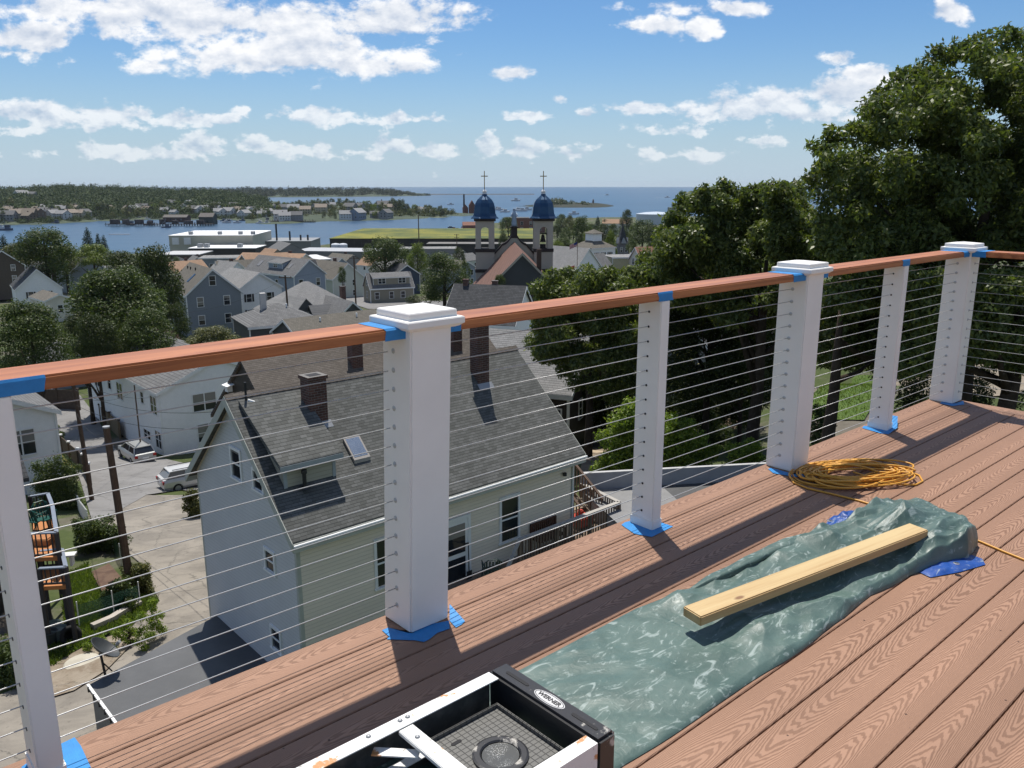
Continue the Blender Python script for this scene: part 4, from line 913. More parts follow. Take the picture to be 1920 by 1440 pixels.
house('back_street_house', 'low grey roofed house peeking over the handrail at the far left', ('E', 150, 662, 98), -48, 10, 7, 3, 1.6, W_BG, SH_MG)
# ---- town, from left to right: (name, label, anchor, rot, L, W, h, rise, wall, roof, windows, chimneys)
TOWN = [
 ('white_gabled_house', 'white gabled house with black shuttered windows left of the tall maple', ('E', 68, 505, 178), -56, 12, 8.6, 5.6, 4.0, W_WHT, SH_DK, wins('E', (-1.6, 1.6), (3.6,), .9, 1.3, shut=True) + wins('E', (-2.2,), (.3,), 1, 1.8), [(1.5, 3.6, .2, .8)]),
 ('brown_house', 'dark brown house cut by the left edge of the photo', ('E', 2, 470, 200), -50, 12, 9, 5, 3.6, W_BRN, SH_DK, wins('E', (-2, 2), (1.2, 3.8)), []),
 ('charcoal_roofed_house', 'house with wide charcoal roof and a skylight behind the white gabled house', ('E', 164, 481, 228), -50, 15, 10, 5.5, 4.0, W_BG, SH_DK, wins('E', (-2, 2), (2.6,)), []),
 ('beige_cottage', 'small beige flat fronted cottage in front of the white gabled house', ('E', 110, 552, 158), -45, 9, 5, 3.6, 1.0, W_CRM, SH_BRN, wins('E', (0,), (1.2,)), []),
 ('blue_grey_house', 'tall blue grey gabled house with white window frames right of the maple', ('E', 397.5, 505, 138), -56, 14.5, 8.9, 6.0, 3.9, W_BG, SH_BRN, wins('E', (-2.3, 2.0), (3.9, .9), .95, 1.5) + wins('E', (-.1,), (7.3,), .95, 1.5) + wins('S', (4.8,), (3.8,), .8, 1.4), []),
 ('white_shuttered_house', 'white house with black shutters right of the blue grey gable', ('E', 486, 512, 150), -50, 13, 8, 6.0, 2.6, W_WHT, SH_LG, wins('E', (-2.2, 1.6), (3.6, .8), .9, 1.4, shut=True) + wins('S', (3.5, 0), (3.6,), .9, 1.4, shut=True), []),
 ('blue_dormered_house', 'long pale blue house with a shed dormer behind the white shuttered house', ('E', 579, 487, 186), -40, 19, 8.4, 5.8, 3.2, W_GBL, SH_MG, wins('E', (-2.4, 2.2), (3.2,), 1.0, 1.6) + wins('S', (-3, 3), (3.2,), .9, 1.3), []),
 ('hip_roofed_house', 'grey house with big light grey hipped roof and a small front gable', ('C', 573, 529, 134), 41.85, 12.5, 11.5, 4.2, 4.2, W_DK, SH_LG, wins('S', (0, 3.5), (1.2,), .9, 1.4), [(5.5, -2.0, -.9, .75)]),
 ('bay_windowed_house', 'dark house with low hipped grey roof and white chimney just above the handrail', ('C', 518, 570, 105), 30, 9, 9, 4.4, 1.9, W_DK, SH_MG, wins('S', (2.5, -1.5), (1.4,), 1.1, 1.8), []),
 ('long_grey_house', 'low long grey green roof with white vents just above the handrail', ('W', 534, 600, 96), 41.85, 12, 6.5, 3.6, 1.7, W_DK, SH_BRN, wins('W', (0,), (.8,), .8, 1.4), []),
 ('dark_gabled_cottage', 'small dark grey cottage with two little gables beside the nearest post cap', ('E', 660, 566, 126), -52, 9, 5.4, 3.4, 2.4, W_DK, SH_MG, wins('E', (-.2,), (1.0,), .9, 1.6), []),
 ('tan_dormered_house', 'tan house with white windows and wide dormer left of the round tree', ('W', 687, 513, 198), 24, 10.5, 6.4, 3.3, 3.1, W_TAN, SH_MG, wins('S', (-3.7, -.2, 2.6), (.7,), .95, 1.5) + wins('W', (0,), (.7, 3.6), .9, 1.5), []),
 ('pale_green_house', 'pale green gabled house behind the grey chimney in the middle of town', ('E', 652, 494, 212), -48, 12, 9, 5.4, 3.6, W_PGR, SH_BRN, wins('E', (-1.6, 1.6), (3.4, .8), .9, 1.4), [(-2, 1, .8, .7)]),
 ('beige_gabled_house', 'beige gabled house between the blue dormered house and the pale green one', ('E', 606, 488, 232), -48, 12, 8, 5.5, 3.2, W_CRM, SH_BRN, wins('E', (-1.2,), (3.0,), .8, 1.3), []),
 ('orange_roofed_building', 'long low building with orange tan roof behind the blue dormered house', ('E', 572, 476, 262), -12, 21, 9, 4, 1.8, W_CRM, SH_TAN, [], [(5, 1, .8, .8)]),
 ('tan_roofed_house', 'olive house with orange tan roof just right of the grey sheds at left', ('W', 455, 478, 250), 40, 14, 9, 4.5, 2.6, W_TAN, SH_TAN, wins('W', (-2, 1.5), (1.0,), 1.2, 1.6), []),
 ('grey_gabled_shop', 'grey gabled building on the waterfront before the dark smoke stacks', ('E', 546, 457, 330), -60, 18, 12, 5, 3.6, W_GREY, SH_MG, [], []),
 ('navy_gabled_house', 'navy gabled house with white trim behind the tan dormered house', ('E', 763, 497, 225), -65, 10, 7, 4.6, 2.4, P('navy_siding', (.05, .07, .11), .7), SH_DK, [], []),
 ('black_roofed_house', 'white house with wide dark grey roof in front of the church', ('E', 983, 538, 84), -16, 7.2, 8.0, 5.3, 3.2, W_WHT, SH_DK, wins('S', (-2.2, 0, 2.2), (2.4,), .85, 1.4, shut=True) + wins('E', (1.2,), (2.6,), .8, 1.4), [(-2.6, 0, .6, .5), (.4, .4, .5, .5)]),
 ('grey_slate_house', 'white house with pale grey gabled roof right of the church towers', ('E', 1104, 466, 190), -46, 15, 11, 6.0, 5.4, W_WHT, SH_LG, wins('E', (-1.6, 1.6), (4.0,), 1, 1.5), []),
 ('grey_fronted_house', 'grey house with small dormer beside the flagpole behind the church', ('W', 1062, 480, 200), 38, 12, 9, 5, 4.0, W_GREY, SH_MG, wins('W', (0,), (5.6,), .9, 1.3) + wins('S', (-2, 2), (2,), 1, 1.5), []),
 ('brown_hipped_house', 'cream house with red brown roof beside the leafy trees at right', ('W', 1192, 464, 205), 20, 11, 8.5, 4.5, 4.0, W_CRM, SH_RED, wins('W', (-1, 1), (4.3,), .9, 1.5) + wins('S', (-2, 1), (1.5,), 1, 1.5), []),
 ('yellow_flat_house', 'pale yellow house with flat grey top left of the red brown roof', ('C', 1166, 478, 212), 12, 7.5, 8, 6.5, .3, P('pale_yellow', (.48, .43, .28), .7), SH_LG, wins('S', (-1.5, 1.5), (1.5,), 1, 1.5), []),
 ('grey_eaved_house', 'grey roofed house half hidden in the trees behind the middle thin post', ('W', 1256, 560, 62), 38, 12, 9, 4.5, 3.4, W_GREY, SH_MG, [], []),
 ('low_flat_building', 'long low pale building with flat grey roof beyond the tan dormered house', ('C', 803, 463, 330), 4, 22, 12, 4.5, .4, W_GREY, SH_LG, wins('S', (-6, 0, 6), (1.2,), 1.2, 1.4), []),
 ('pale_shed_building', 'low blue grey building with wide flat roof left of the tan roof', ('C', 430, 479, 285), 10, 18, 11, 4.5, .4, W_BG, SH_LG, wins('S', (-5, 0, 4), (1.2,), 1.4, 1.4), []),
 ('white_roofed_shed', 'shed with a bright white roof beside the orange tan roof', ('C', 588, 478, 275), 30, 9, 7, 3.6, 1.2, W_GREY, P('white_roofing', (.6, .6, .6), .6), [], []),
 ('grey_steel_warehouse', 'grey warehouse with pale flat roof below the two white tanks', ('C', 640, 466, 345), -8, 34, 18, 6, .5, W_GREY, P('pale_roofing', (.36, .37, .39), .7), wins('S', (-10, -3, 4, 10), (1.5,), 1.6, 1.6), []),
 ('brick_waterfront_block', 'red brick block with chimney standing behind the church statue', ('C', 985, 407, 760), 5, 34, 18, 14, .5, P('red_brick_wall', (.16, .07, .05), .9), P('tar_roof', (.1, .1, .1), .9), wins('S', (-12, -4, 4, 12), (3, 8), 2.2, 3), [(14, 0, 3, 3)]),
 ('red_waterfront_shed', 'small red brown shed on the shore just left of the left church tower', ('C', 881, 416, 800), 5, 14, 12, 8, 3, P('barn_red', (.2, .08, .07), .9), SH_RED, [], []),
 ('tan_harbour_house', 'orange tan roofed building at the shore left of the round dark tree', ('C', 1155, 411, 640), -10, 20, 12, 5, 3, W_CRM, SH_TAN, wins('S', (-4, 3), (1.5,), 1.5, 1.6), []),
 ('octagon_house', 'grey and white house with square cupola roof between the flag and the green trees', ('C', 1113, 446, 235), 35, 8.5, 8.5, 6.5, 2.4, W_WHT, SH_BRN, wins('S', (-2.4, 0, 2.4), (3.2,), .9, 2.0, shut=True) + wins('W', (-2.4, 0, 2.4), (3.2,), .9, 2.0, shut=True), []),
]
random.seed(77); FILL = [(28, 482, 260), (128, 478, 300), (205, 500, 250), (310, 492, 240), (345, 486, 290), (372, 482, 320), (405, 490, 230), (445, 492, 225), (520, 468, 310), (500, 492, 215), (640, 484, 280), (662, 478, 300), (705, 490, 240), (733, 482, 290), (800, 486, 270), (845, 478, 320), (876, 490, 230), (870, 470, 360), (1052, 486, 260), (1078, 476, 320), (1128, 482, 280), (1190, 480, 300), (1222, 474, 330), (1140, 464, 360), (1062, 462, 380)]
cw = (('white', W_WHT), ('cream', W_CRM), ('grey', W_GREY), ('pale blue', W_GBL), ('pale green', W_PGR), ('tan', W_TAN)); cr_ = (('mid grey', SH_MG), ('pale grey', SH_LG), ('charcoal', SH_DK), ('brown', SH_BRN), ('tan', SH_TAN))
near_ = {28: 'at the far left edge of town', 128: 'behind the small beige cottage', 205: 'behind the tall maple', 310: 'behind the blue grey gable at left', 345: 'left of the cold store annex', 372: 'below the brown flat building', 405: 'above the tall blue grey gable', 445: 'right of the tall blue grey gable', 520: 'below the grey wharf shed', 500: 'behind the white shuttered house', 640: 'below the two white tanks', 662: 'in front of the grey warehouse', 705: 'left of the round tree by the planted roof', 733: 'under the round tree by the planted roof', 800: 'right of the navy gable', 845: 'below the dark pier shed', 876: 'just left of the left church tower', 870: 'far behind the left church tower', 1052: 'just right of the right church tower', 1078: 'under the flag', 1128: 'below the cupola house', 1190: 'behind the red brown roof', 1222: 'right of the red brown roof by the oaks', 1140: 'left of the tower house spire', 1062: 'above the flagpole beside the church'}
for i, (px, py, D) in enumerate(FILL):
    (cn, wm), (rn, rm) = cw[(i * 5 + 1) % 6], cr_[(i * 3) % 5]; TOWN.append(('town_house', cn + ' house with ' + rn + ' roof ' + near_[px], ('E' if i % 3 else 'W', px, py, D), (-48 if i % 3 else 42) + random.uniform(-12, 12), random.uniform(9, 13), random.uniform(7, 9), random.uniform(4.5, 6), random.uniform(2.4, 3.6), wm, rm, wins('E' if i % 3 else 'W', (-1.6, 1.6), (3.2, .8), .9, 1.4) + wins('S', (-2.5, .5, 3), (3.0,), .9, 1.4), [(1, .5, .8, .7)] if i % 2 else []))
built = {}
for T in TOWN: built[T[0]] = house(*T[:10], wins=T[10], chim=T[11], hip=T[0] in ('hip_roofed_house', 'bay_windowed_house', 'low_flat_building', 'pale_shed_building', 'white_roofed_shed', 'grey_steel_warehouse', 'octagon_house', 'yellow_flat_house', 'brick_waterfront_block'), ov=.1 if T[2][3] > 300 else .28, trim=TRIM if T[2][3] < 300 else None)
r, ro, hx, hy, h, rise = built['blue_dormered_house']; shed_dormer(r, hy, h, rise, -1.5, 3.8, 3.0, .6, 1.3, W_GBL, SH_MG, [(1.1, .35, 1.4, .8)])
r, ro, hx, hy, h, rise = built['tan_dormered_house']; shed_dormer(r, hy, h, rise, -4.4, 4.6, 2.7, .1, 1.75, W_TAN, SH_MG, [(-2.3, .4, 1.7, 1.2), (2.6, .4, 1.7, 1.2)])
def cross_gable(r, hy, x, yf, w, zb, zt, rise, wallm, roofm):
    d = MB(); d.prism([(x - w / 2, -yf, zb), (x + w / 2, -yf, zb), (x + w / 2, -yf, zt), (x, -yf, zt + rise), (x - w / 2, -yf, zt)], (0, yf, 0)); do = d.build('front_gable', wallm, r)
    s_ = MB(); e = .2; k = rise / (w / 2)
    s_.slab([[(x - w / 2 - e, -yf - e, zt - k * e + .1), (x, -yf - e, zt + rise + .1), (x, 0, zt + rise + .1), (x - w / 2 - e, 0, zt - k * e + .1)], [(x, -yf - e, zt + rise + .1), (x + w / 2 + e, -yf - e, zt - k * e + .1), (x + w / 2 + e, 0, zt - k * e + .1), (x, 0, zt + rise + .1)]], .12); s_.build('gable_roof', roofm, do)
    fm, pm = win_mesh(.8, 1.2); link('gable_window', fm, do, (x, -yf, zt - .7)); return do
r, ro, hx, hy, h, rise = built['hip_roofed_house']; cross_gable(r, hy, -3.4, 6.1, 5.0, -2, 4.0, 2.6, W_DK, SH_LG)
for o_ in r.children:
    if o_.name.startswith('chimney'): pass
r, ro, hx, hy, h, rise = built['dark_gabled_cottage']; cross_gable(r, hy, -.5, 4.6, 3.6, -2, 3.2, 1.8, W_DK, SH_MG)
r, ro, hx, hy, h, rise = built['octagon_house']; c = MB(); c.box(-1.6, 1.6, -1.6, 1.6, h, h + rise + 1.3); c.slab([[(-2, -2, h + rise + 1.3), (2, -2, h + rise + 1.3), (0, 0, h + rise + 2.4)], [(2, -2, h + rise + 1.3), (2, 2, h + rise + 1.3), (0, 0, h + rise + 2.4)], [(2, 2, h + rise + 1.3), (-2, 2, h + rise + 1.3), (0, 0, h + rise + 2.4)], [(-2, 2, h + rise + 1.3), (-2, -2, h + rise + 1.3), (0, 0, h + rise + 2.4)]], .1, 1); c.build('cupola', [W_WHT, SH_BRN], r)
def skylight(key, pts):
    r, ro, hx, hy, h, rise = built[key]
    for x, y, w, l in pts:
        s_ = MB(); z = lambda y: h + rise * (1 - abs(y) / hy) + .22; s_.slab([[(x - w / 2, y - l / 2, z(y - l / 2)), (x + w / 2, y - l / 2, z(y - l / 2)), (x + w / 2, y + l / 2, z(y + l / 2)), (x - w / 2, y + l / 2, z(y + l / 2))]], .12); s_.build('skylight', GLASS, r)
skylight('blue_grey_house', [(2, -2.2, .8, 1.4)]); skylight('charcoal_roofed_house', [(0, -2.5, .9, 1.8)]); skylight('blue_dormered_house', [(-6, -2.2, 1, 1.4), (5.5, -2.2, .9, 1.3)]); skylight('white_gabled_house', [(0, -2.5, .8, 1.4)])
def vents(key, pts, mat=TRIM):
    r, ro, hx, hy, h, rise = built[key]
    for x, y in pts:
        v = MB(); z = h + rise * (1 - abs(y) / hy); v.tube([(x, y, z), (x, y, z + .55)], .11, 8); v.build('roof_vent', mat, r)
vents('long_grey_house', [(-2, -1), (3, -1)]); vents('blue_grey_house', [(-5, -1), (-3, -1), (0, -.9)], BLACKM); vents('bay_windowed_house', [(1, -1)])
c = MB(); r, ro, hx, hy, h, rise = built['bay_windowed_house']; c.box(-2.0, -1.3, -.4, .3, h, h + rise + 1.5); c.build('chimney', P('white_chimney', (.5, .48, .45), .8), r)
# ---- church with two blue bell domes
CX = wp(967, 452, 152); chu = thing('church', 'cream church with two blue bell domes, gold crosses and a steep red brown roof', 'church', (1.0, 142, -27), R(2.7))
def cl(p): return p
M_BLUE = P('blue_dome_metal', (.010, .05, .112), .3, .6, metal=.5, var=.15); M_BAND = P('dark_band', (.035, .028, .026), .8); M_GOLD = P('gilt_cross', (.25, .17, .06), .4, metal=.7)
Lc = 25; zap = 16.6; wN = 7.2
w = MB(); w.prism([(-wN, -Lc / 2, -2), (wN, -Lc / 2, -2), (wN, -Lc / 2, zap - wN), (0, -Lc / 2, zap), (-wN, -Lc / 2, zap - wN)], (0, Lc, 0)); w.build('nave_wall', P('dark_slate_wall', (.055, .058, .062), .8, var=.2, vs=.5), chu)
s_ = MB(); e = .4; s_.slab([[(0, -Lc / 2 - .3, zap + .15), (0, Lc / 2, zap + .15), (-wN - e, Lc / 2, zap - wN - e + .15), (-wN - e, -Lc / 2 - .3, zap - wN - e + .15)], [(0, Lc / 2, zap + .15), (0, -Lc / 2 - .3, zap + .15), (wN + e, -Lc / 2 - .3, zap - wN - e + .15), (wN + e, Lc / 2, zap - wN - e + .15)]], .2)
s_.build('roof', shingles('church_shingles', (.155, .085, .065), (.19, .105, .08), 1.0, .3, .2, axis='y'), chu)
t_ = MB()
for s__ in (-1, 1): t_.prism([(0, -Lc / 2 - .34, zap + .12), (0, -Lc / 2 - .34, zap - .3), (s__ * (wN + e), -Lc / 2 - .34, zap - wN - e - .3), (s__ * (wN + e), -Lc / 2 - .34, zap - wN - e + .12)], (0, .04, 0))
t_.build('rake_trim', P('church_trim', (.36, .33, .28), .7), chu)
t_ = MB(); t_.box(-4.4, 4.4, -Lc / 2 - .06, -Lc / 2, -2, 7.6); t_.box(-1.6, 1.6, -Lc / 2 - .1, -Lc / 2 - .06, 8, 11.5); t_.build('rear_panel', P('brown_church_siding', (.05, .035, .028), .85, var=.2), chu)
# curved facade gable between the towers
prof = []
for i in range(41):
    x = -5.5 + 11 * i / 40; a = abs(x); z = 17.6 if a < .5 else 17.6 - 1.9 * (1 - math.exp(-(a - .5) * 1.1)) - (max(0, a - 2.2) * .95 if a < 4 else 1.71 + .15 * (a - 4))
    prof.append((x, z))
f_ = MB(); f_.prism([(-5.5, Lc / 2, 8)] + [(x, Lc / 2, z) for x, z in prof] + [(5.5, Lc / 2, 8)], (0, .8, 0)); fa = f_.build('front_gable', P('church_stucco', (.40, .37, .30), .85, var=.12, vs=.6), chu)
f_ = MB()
for (x, z), (x2, z2) in zip(prof, prof[1:]): f_.prism([(x, Lc / 2 - .15, z), (x2, Lc / 2 - .15, z2), (x2, Lc / 2 - .15, z2 + .42), (x, Lc / 2 - .15, z + .42)], (0, 1.1, 0))
f_.build('coping', M_BAND, fa)
f_ = MB(); f_.box(-.55, .55, Lc / 2 - .1, Lc / 2 + .9, 17.4, 19.2); f_.box(-.75, .75, Lc / 2 - .3, Lc / 2 + 1.1, 19.2, 19.5); f_.build('pedestal', M_BAND, fa)
st = MB(); st.lathe([(.5, 19.5), (.48, 20.0), (.4, 20.9), (.45, 21.6), (.4, 22.0), (.16, 22.2), (.16, 22.28), (.22, 22.4), (.24, 22.55), (.18, 22.7), (.02, 22.78)], 12, (0, Lc / 2 + .4, 0)); st.tube([(-.38, Lc / 2 + .3, 21.85), (-.55, Lc / 2 + .1, 21.4), (-.2, Lc / 2, 21.2)], .11, 6); st.tube([(.38, Lc / 2 + .3, 21.85), (.58, Lc / 2 + .1, 21.4), (.3, Lc / 2 - .1, 21.2)], .11, 6)
st.build('statue', P('pale_blue_statue', (.28, .36, .46), .6), chu, smooth=True)
STU = P('tower_stucco', (.40, .37, .315), .8, var=.1, vs=.5)
for sx_ in (-1, 1):
    tx, ty = sx_ * 5.35, Lc / 2 + 1.2; hw = 1.72
    t_ = MB(); t_.box(tx - hw, tx + hw, ty - hw, ty + hw, -2, 15.2); zb0, zb1 = 15.2, 20.4; ow, ot = .72, 18.7
    for cxx in (-1, 1):
        for cy in (-1, 1): t_.box(tx + cxx * hw - (0 if cxx < 0 else hw - ow), tx + cxx * hw + (hw - ow if cxx < 0 else 0), ty + cy * hw - (0 if cy < 0 else hw - ow), ty + cy * hw + (hw - ow if cy < 0 else 0), zb0, zb1)
    # arched heads of the belfry openings
    def arch(fx):
        pts = [fx(-ow, zb1), fx(-ow, ot)] + [fx(-ow * math.cos(q), ot + ow * math.sin(q)) for q in (math.pi * i / 10 for i in range(11))] + [fx(ow, ot), fx(ow, zb1)]
        return pts
    for s__ in (-1, 1):
        t_.prism(arch(lambda a, z: (tx + a, ty + s__ * hw - (0 if s__ < 0 else .35), z)), (0, .35, 0)); t_.prism(arch(lambda a, z: (tx + s__ * hw - (0 if s__ < 0 else .35), ty + a, z)), (.35, 0, 0))
    t_.box(tx - hw, tx + hw, ty - hw, ty + hw, zb1, 20.6); tw = t_.build('tower', STU, chu)
    for z in (14.9, 11.2): t_ = MB(); t_.box(tx - hw - .12, tx + hw + .12, ty - hw - .12, ty + hw + .12, z, z + .6); t_.build('band', M_BAND, tw)
    t_ = MB(); t_.box(tx - hw - .25, tx + hw + .25, ty - hw - .25, ty + hw + .25, 20.45, 20.9); t_.build('cornice', M_BAND, tw)
    if sx_ > 0:
        t_ = MB(); t_.lathe([(.55, 16.6), (.5, 16.8), (.36, 17.3), (.28, 17.8), (.05, 18.0)], 12, (tx, ty, 0)); t_.box(tx - .7, tx + .7, ty - .1, ty + .1, 18.0, 18.2); t_.box(tx - .5, tx + .5, ty - .5, ty + .5, 15.25, 16.2); t_.build('bell', M_BAND, tw, smooth=False)
    d = MB(); d.lathe([(2.75, 20.9), (2.72, 21.0), (2.35, 21.3), (2.12, 21.8), (2.04, 22.4), (1.98, 23.0), (1.8, 23.65), (1.4, 24.25), (.85, 24.72), (.5, 25.0), (.44, 25.25)], 8, (tx, ty, 0), ph=math.pi / 8); dm_ = d.build('dome', M_BLUE, tw)
    d = MB(); d.lathe([(.42, 25.25), (.36, 25.5), (.42, 25.7), (.2, 25.95), (.05, 26.05)], 10, (tx, ty, 0)); d.build('finial', P('white_finial', (.6, .6, .6), .5), tw)
    d = MB(); d.box(tx - .07, tx + .07, ty - .07, ty + .07, 26.0, 29.3); d.box(tx - .62, tx + .62, ty - .06, ty + .06, 28.3, 28.46); d.build('cross', M_GOLD, tw)
ch_ = MB(); p_ = wp(1010, 465, 131); ch_.box(2.3, 3.0, -Lc / 2 + .6, -Lc / 2 + 1.4, 0, 17.2); ch_.build('chimney', P('dark_chimney', (.07, .045, .035), .9), chu)
# victorian tower house
q = wp(1166, 472, 300); vt = thing('tower_house', 'dark victorian house with tall pointed tower left of the round green trees', 'house', (q.x, 300, -33), R(12))
w = MB(); w.box(-1.9, 1.9, -1.9, 1.9, -3, 12.5); w.build('tower', P('slate_blue_wall', (.15, .145, .155), .8, var=.45, vs=1), vt)
w = MB()
for i in range(4): a = i * math.pi / 2; w.prism([(Matrix.Rotation(a, 3, 'Z') @ Vector(p)) for p in ((-1.1, -2.0, 12.5), (1.1, -2.0, 12.5), (0, -2.0, 14.6))], Matrix.Rotation(a, 3, 'Z') @ Vector((0, 1.0, 0)))
w.build('dormer', P('grey_dormer', (.32, .32, .33), .8), vt)
w = MB(); w.lathe([(3.0, 12.4), (1.9, 13.6), (1.0, 16.5), (.3, 18.6), (.05, 20.4)], 4, ph=math.pi / 4); w.build('spire', SH_DK, vt)
w = MB(); w.box(1.9, 17, -2.5, 6, -3, 5); w.slab([[(1.7, -3.0, 5), (17.5, -3.0, 5), (14, 2, 7.4), (5, 2, 7.4)], [(17.5, 6.5, 5), (1.7, 6.5, 5), (5, 2, 7.4), (14, 2, 7.4)], [(17.5, -3.0, 5), (17.5, 6.5, 5), (14, 2, 7.4)], [(1.7, 6.5, 5), (1.7, -3.0, 5), (5, 2, 7.4)]], .2, 1); w.build('wing', [W_BRN, SH_LG], vt)
for z in (2, 6, 9.6):
    for x in (-.85, .85): fm, pm = win_mesh(.8, 1.6); o_ = link('window', fm, vt, (x, -1.9, z)); link('pane', pm, o_)
# ---- waterfront
def block(name, label, px0, px1, py_top, D, depth, ht, rot, wallm, roofm, cat='building', extra=None):
    a, b_ = wp(px0, py_top, D), wp(px1, py_top, D); Wd = (b_ - a).length; mid = (a + b_) / 2
    r = thing(name, label, cat, (mid.x, mid.y, mid.z - ht), R(rot)); w = MB(); w.box(-Wd / 2, Wd / 2, 0, depth, -4, ht - .3); w.build('wall', wallm, r)
    s_ = MB(); s_.box(-Wd / 2 - .3, Wd / 2 + .3, -.3, depth + .3, ht - .3, ht); s_.build('roof', roofm, r)
    if extra: extra(r, Wd, depth, ht)
    return r
def wb(r, Wd, dp, ht):
    for x in (-Wd * .42, -Wd * .28): p = MB(); p.box(x - 1.6, x + 1.6, -.9, 0, ht - 4.6, ht - 1.2); p.build('wall_vent', P('white_vent', (.7, .7, .7), .6), r)
    for x, w_ in ((-.05, 3.5), (.2, 4), (.33, 2)): p = MB(); p.box(Wd * x, Wd * x + w_, -.12, 0, 1, ht - 4); p.build('loading_door', P('pale_door', (.45, .44, .40), .6), r)
    for x in (-.3, .05, .3, .45): p = MB(); p.box(Wd * x, Wd * x + 2, 5, 7, ht, ht + 1.6); p.build('roof_unit', GREYM, r)
WRO = P('bright_white_roof', (.74, .74, .73), .7, var=.04)
block('cold_store', 'big cream and white flat roofed waterfront cold store at left centre', 318, 472, 441, 430, 45, 12, 4, P('cream_panel_wall', (.46, .44, .36), .8, var=.12, vs=.15), WRO, extra=wb)
block('dark_annex', 'long dark low annex with white flat roof in front of the cold store', 354, 478, 465, 405, 20, 6.5, 2, P('dark_annex_wall', (.05, .045, .042), .8), WRO, extra=lambda r, W_, d_, h_: [MB().box(W_ * k, W_ * k + 2.2, 3, 6, h_, h_ + 1.8).build('roof_unit', GREYM, r) for k in (-.4, -.3, .2)])
block('brown_flat_building', 'brown low building with pale flat roof just above the blue grey gable', 297, 372, 477, 330, 18, 6, 3, W_BRN, P('pale_flat_roof', (.42, .42, .42), .8))
block('grey_wharf_shed', 'grey wharf shed with vents beside the harbour water left of the two tanks', 470, 582, 452, 460, 30, 6, 3, W_GREY, P('wharf_roof', (.22, .23, .24), .8), extra=lambda r, W_, d_, h_: [MB().tube([(W_ * k, 6, h_), (W_ * k, 6, h_ + q_)], .5, 8).build('roof_stack', BLACKM, r) for k, q_ in ((-.1, 9), (.12, 5), (.3, 3), (.42, 3))])
GROOF = patchy('planted_roof', (.065, .09, .03), (.20, .19, .035), (.16, .125, .055), .02, .15)
def gb(r, Wd, dp, ht):
    for i in range(30): p = MB(); x = -Wd / 2 + Wd * (i + .5) / 30; p.box(x - .15, x + .15, -.12, 0, 0, ht - .4); p.build('wall_rib', BLACKM, r)
    p = MB(); p.prism([(-Wd / 2 + 2, 2, ht), (Wd / 2 - 2, 2, ht), (Wd / 2 - 2, dp - 6, ht + 2.2), (-Wd / 2 + 35, dp - 6, ht + 2.2)], (0, 5, -.02)); 
gr = block('planted_roof_building', 'very long dark low building with a green and yellow planted roof by the harbour', 618, 1010, 447, 545, 125, 8.2, 0, P('dark_brown_panel', (.032, .027, .025), .8, var=.25, vs=.3), GROOF, extra=gb)
block('dark_pier_building', 'long dark brown shed in front of the yellow planted roof', 800, 1004, 457, 470, 14, 5, -1, P('dark_shed_wall', (.04, .036, .034), .85, var=.3, vs=.5), P('dark_shed_roof', (.16, .15, .14), .85))
for px, lab in ((629, 'left one of two white cylindrical tanks behind the grey warehouse'), (643, 'right one of two white cylindrical tanks behind the grey warehouse')):
    q = wp(px, 456, 362); tk = MB(); tk.lathe([(1.9, 0), (1.9, 4.2), (1.5, 4.6), (.3, 4.8)], 20); o = tk.build('storage_tank', P('white_tank', (.55, .57, .6), .5), smooth=False); o.location = (q.x, q.y, q.z - 4.8); tag(o, lab, 'tank', 'white tanks by the warehouse')
q = wp(1230, 398, 820); tk = MB(); tk.lathe([(19, -2), (19, 8), (10, 9.4), (.5, 10)], 36); o = tk.build('oil_tank', P('pale_blue_tank', (.42, .47, .52), .5)); o.location = (q.x, q.y, q.z - 9.4); tag(o, 'wide pale blue oil tank near the shore beside the dark round tree', 'tank')
q = wp(1270, 402, 900); sh_ = thing('ship', 'dark grey ship with tall superstructure moored behind the oil tank', 'ship', (q.x + 6, q.y, SEA), R(8))
s_ = MB(); s_.prism([(-30, -5, 0), (30, -5, 0), (36, 0, 0), (30, 5, 0), (-30, 5, 0)], (0, 0, 6)); s_.build('hull', P('ship_grey', (.06, .065, .075), .7), sh_)
s_ = MB(); s_.box(-22, 4, -4, 4, 6, 13); s_.box(-16, -2, -3.5, 3.5, 13, 19); s_.box(-12, -5, -3, 3, 19, 23); s_.build('superstructure', P('ship_light_grey', (.13, .14, .16), .7), sh_)
s_ = MB(); s_.tube([(-9, 0, 23), (-9, 0, 31)], .35); s_.build('mast', BLACKM, sh_); s_ = MB(); s_.tube([(14, 0, 6), (14, 0, 20)], .4); s_.tube([(14, 0, 19), (2, 0, 23)], .25); s_.build('crane', BLACKM, sh_)
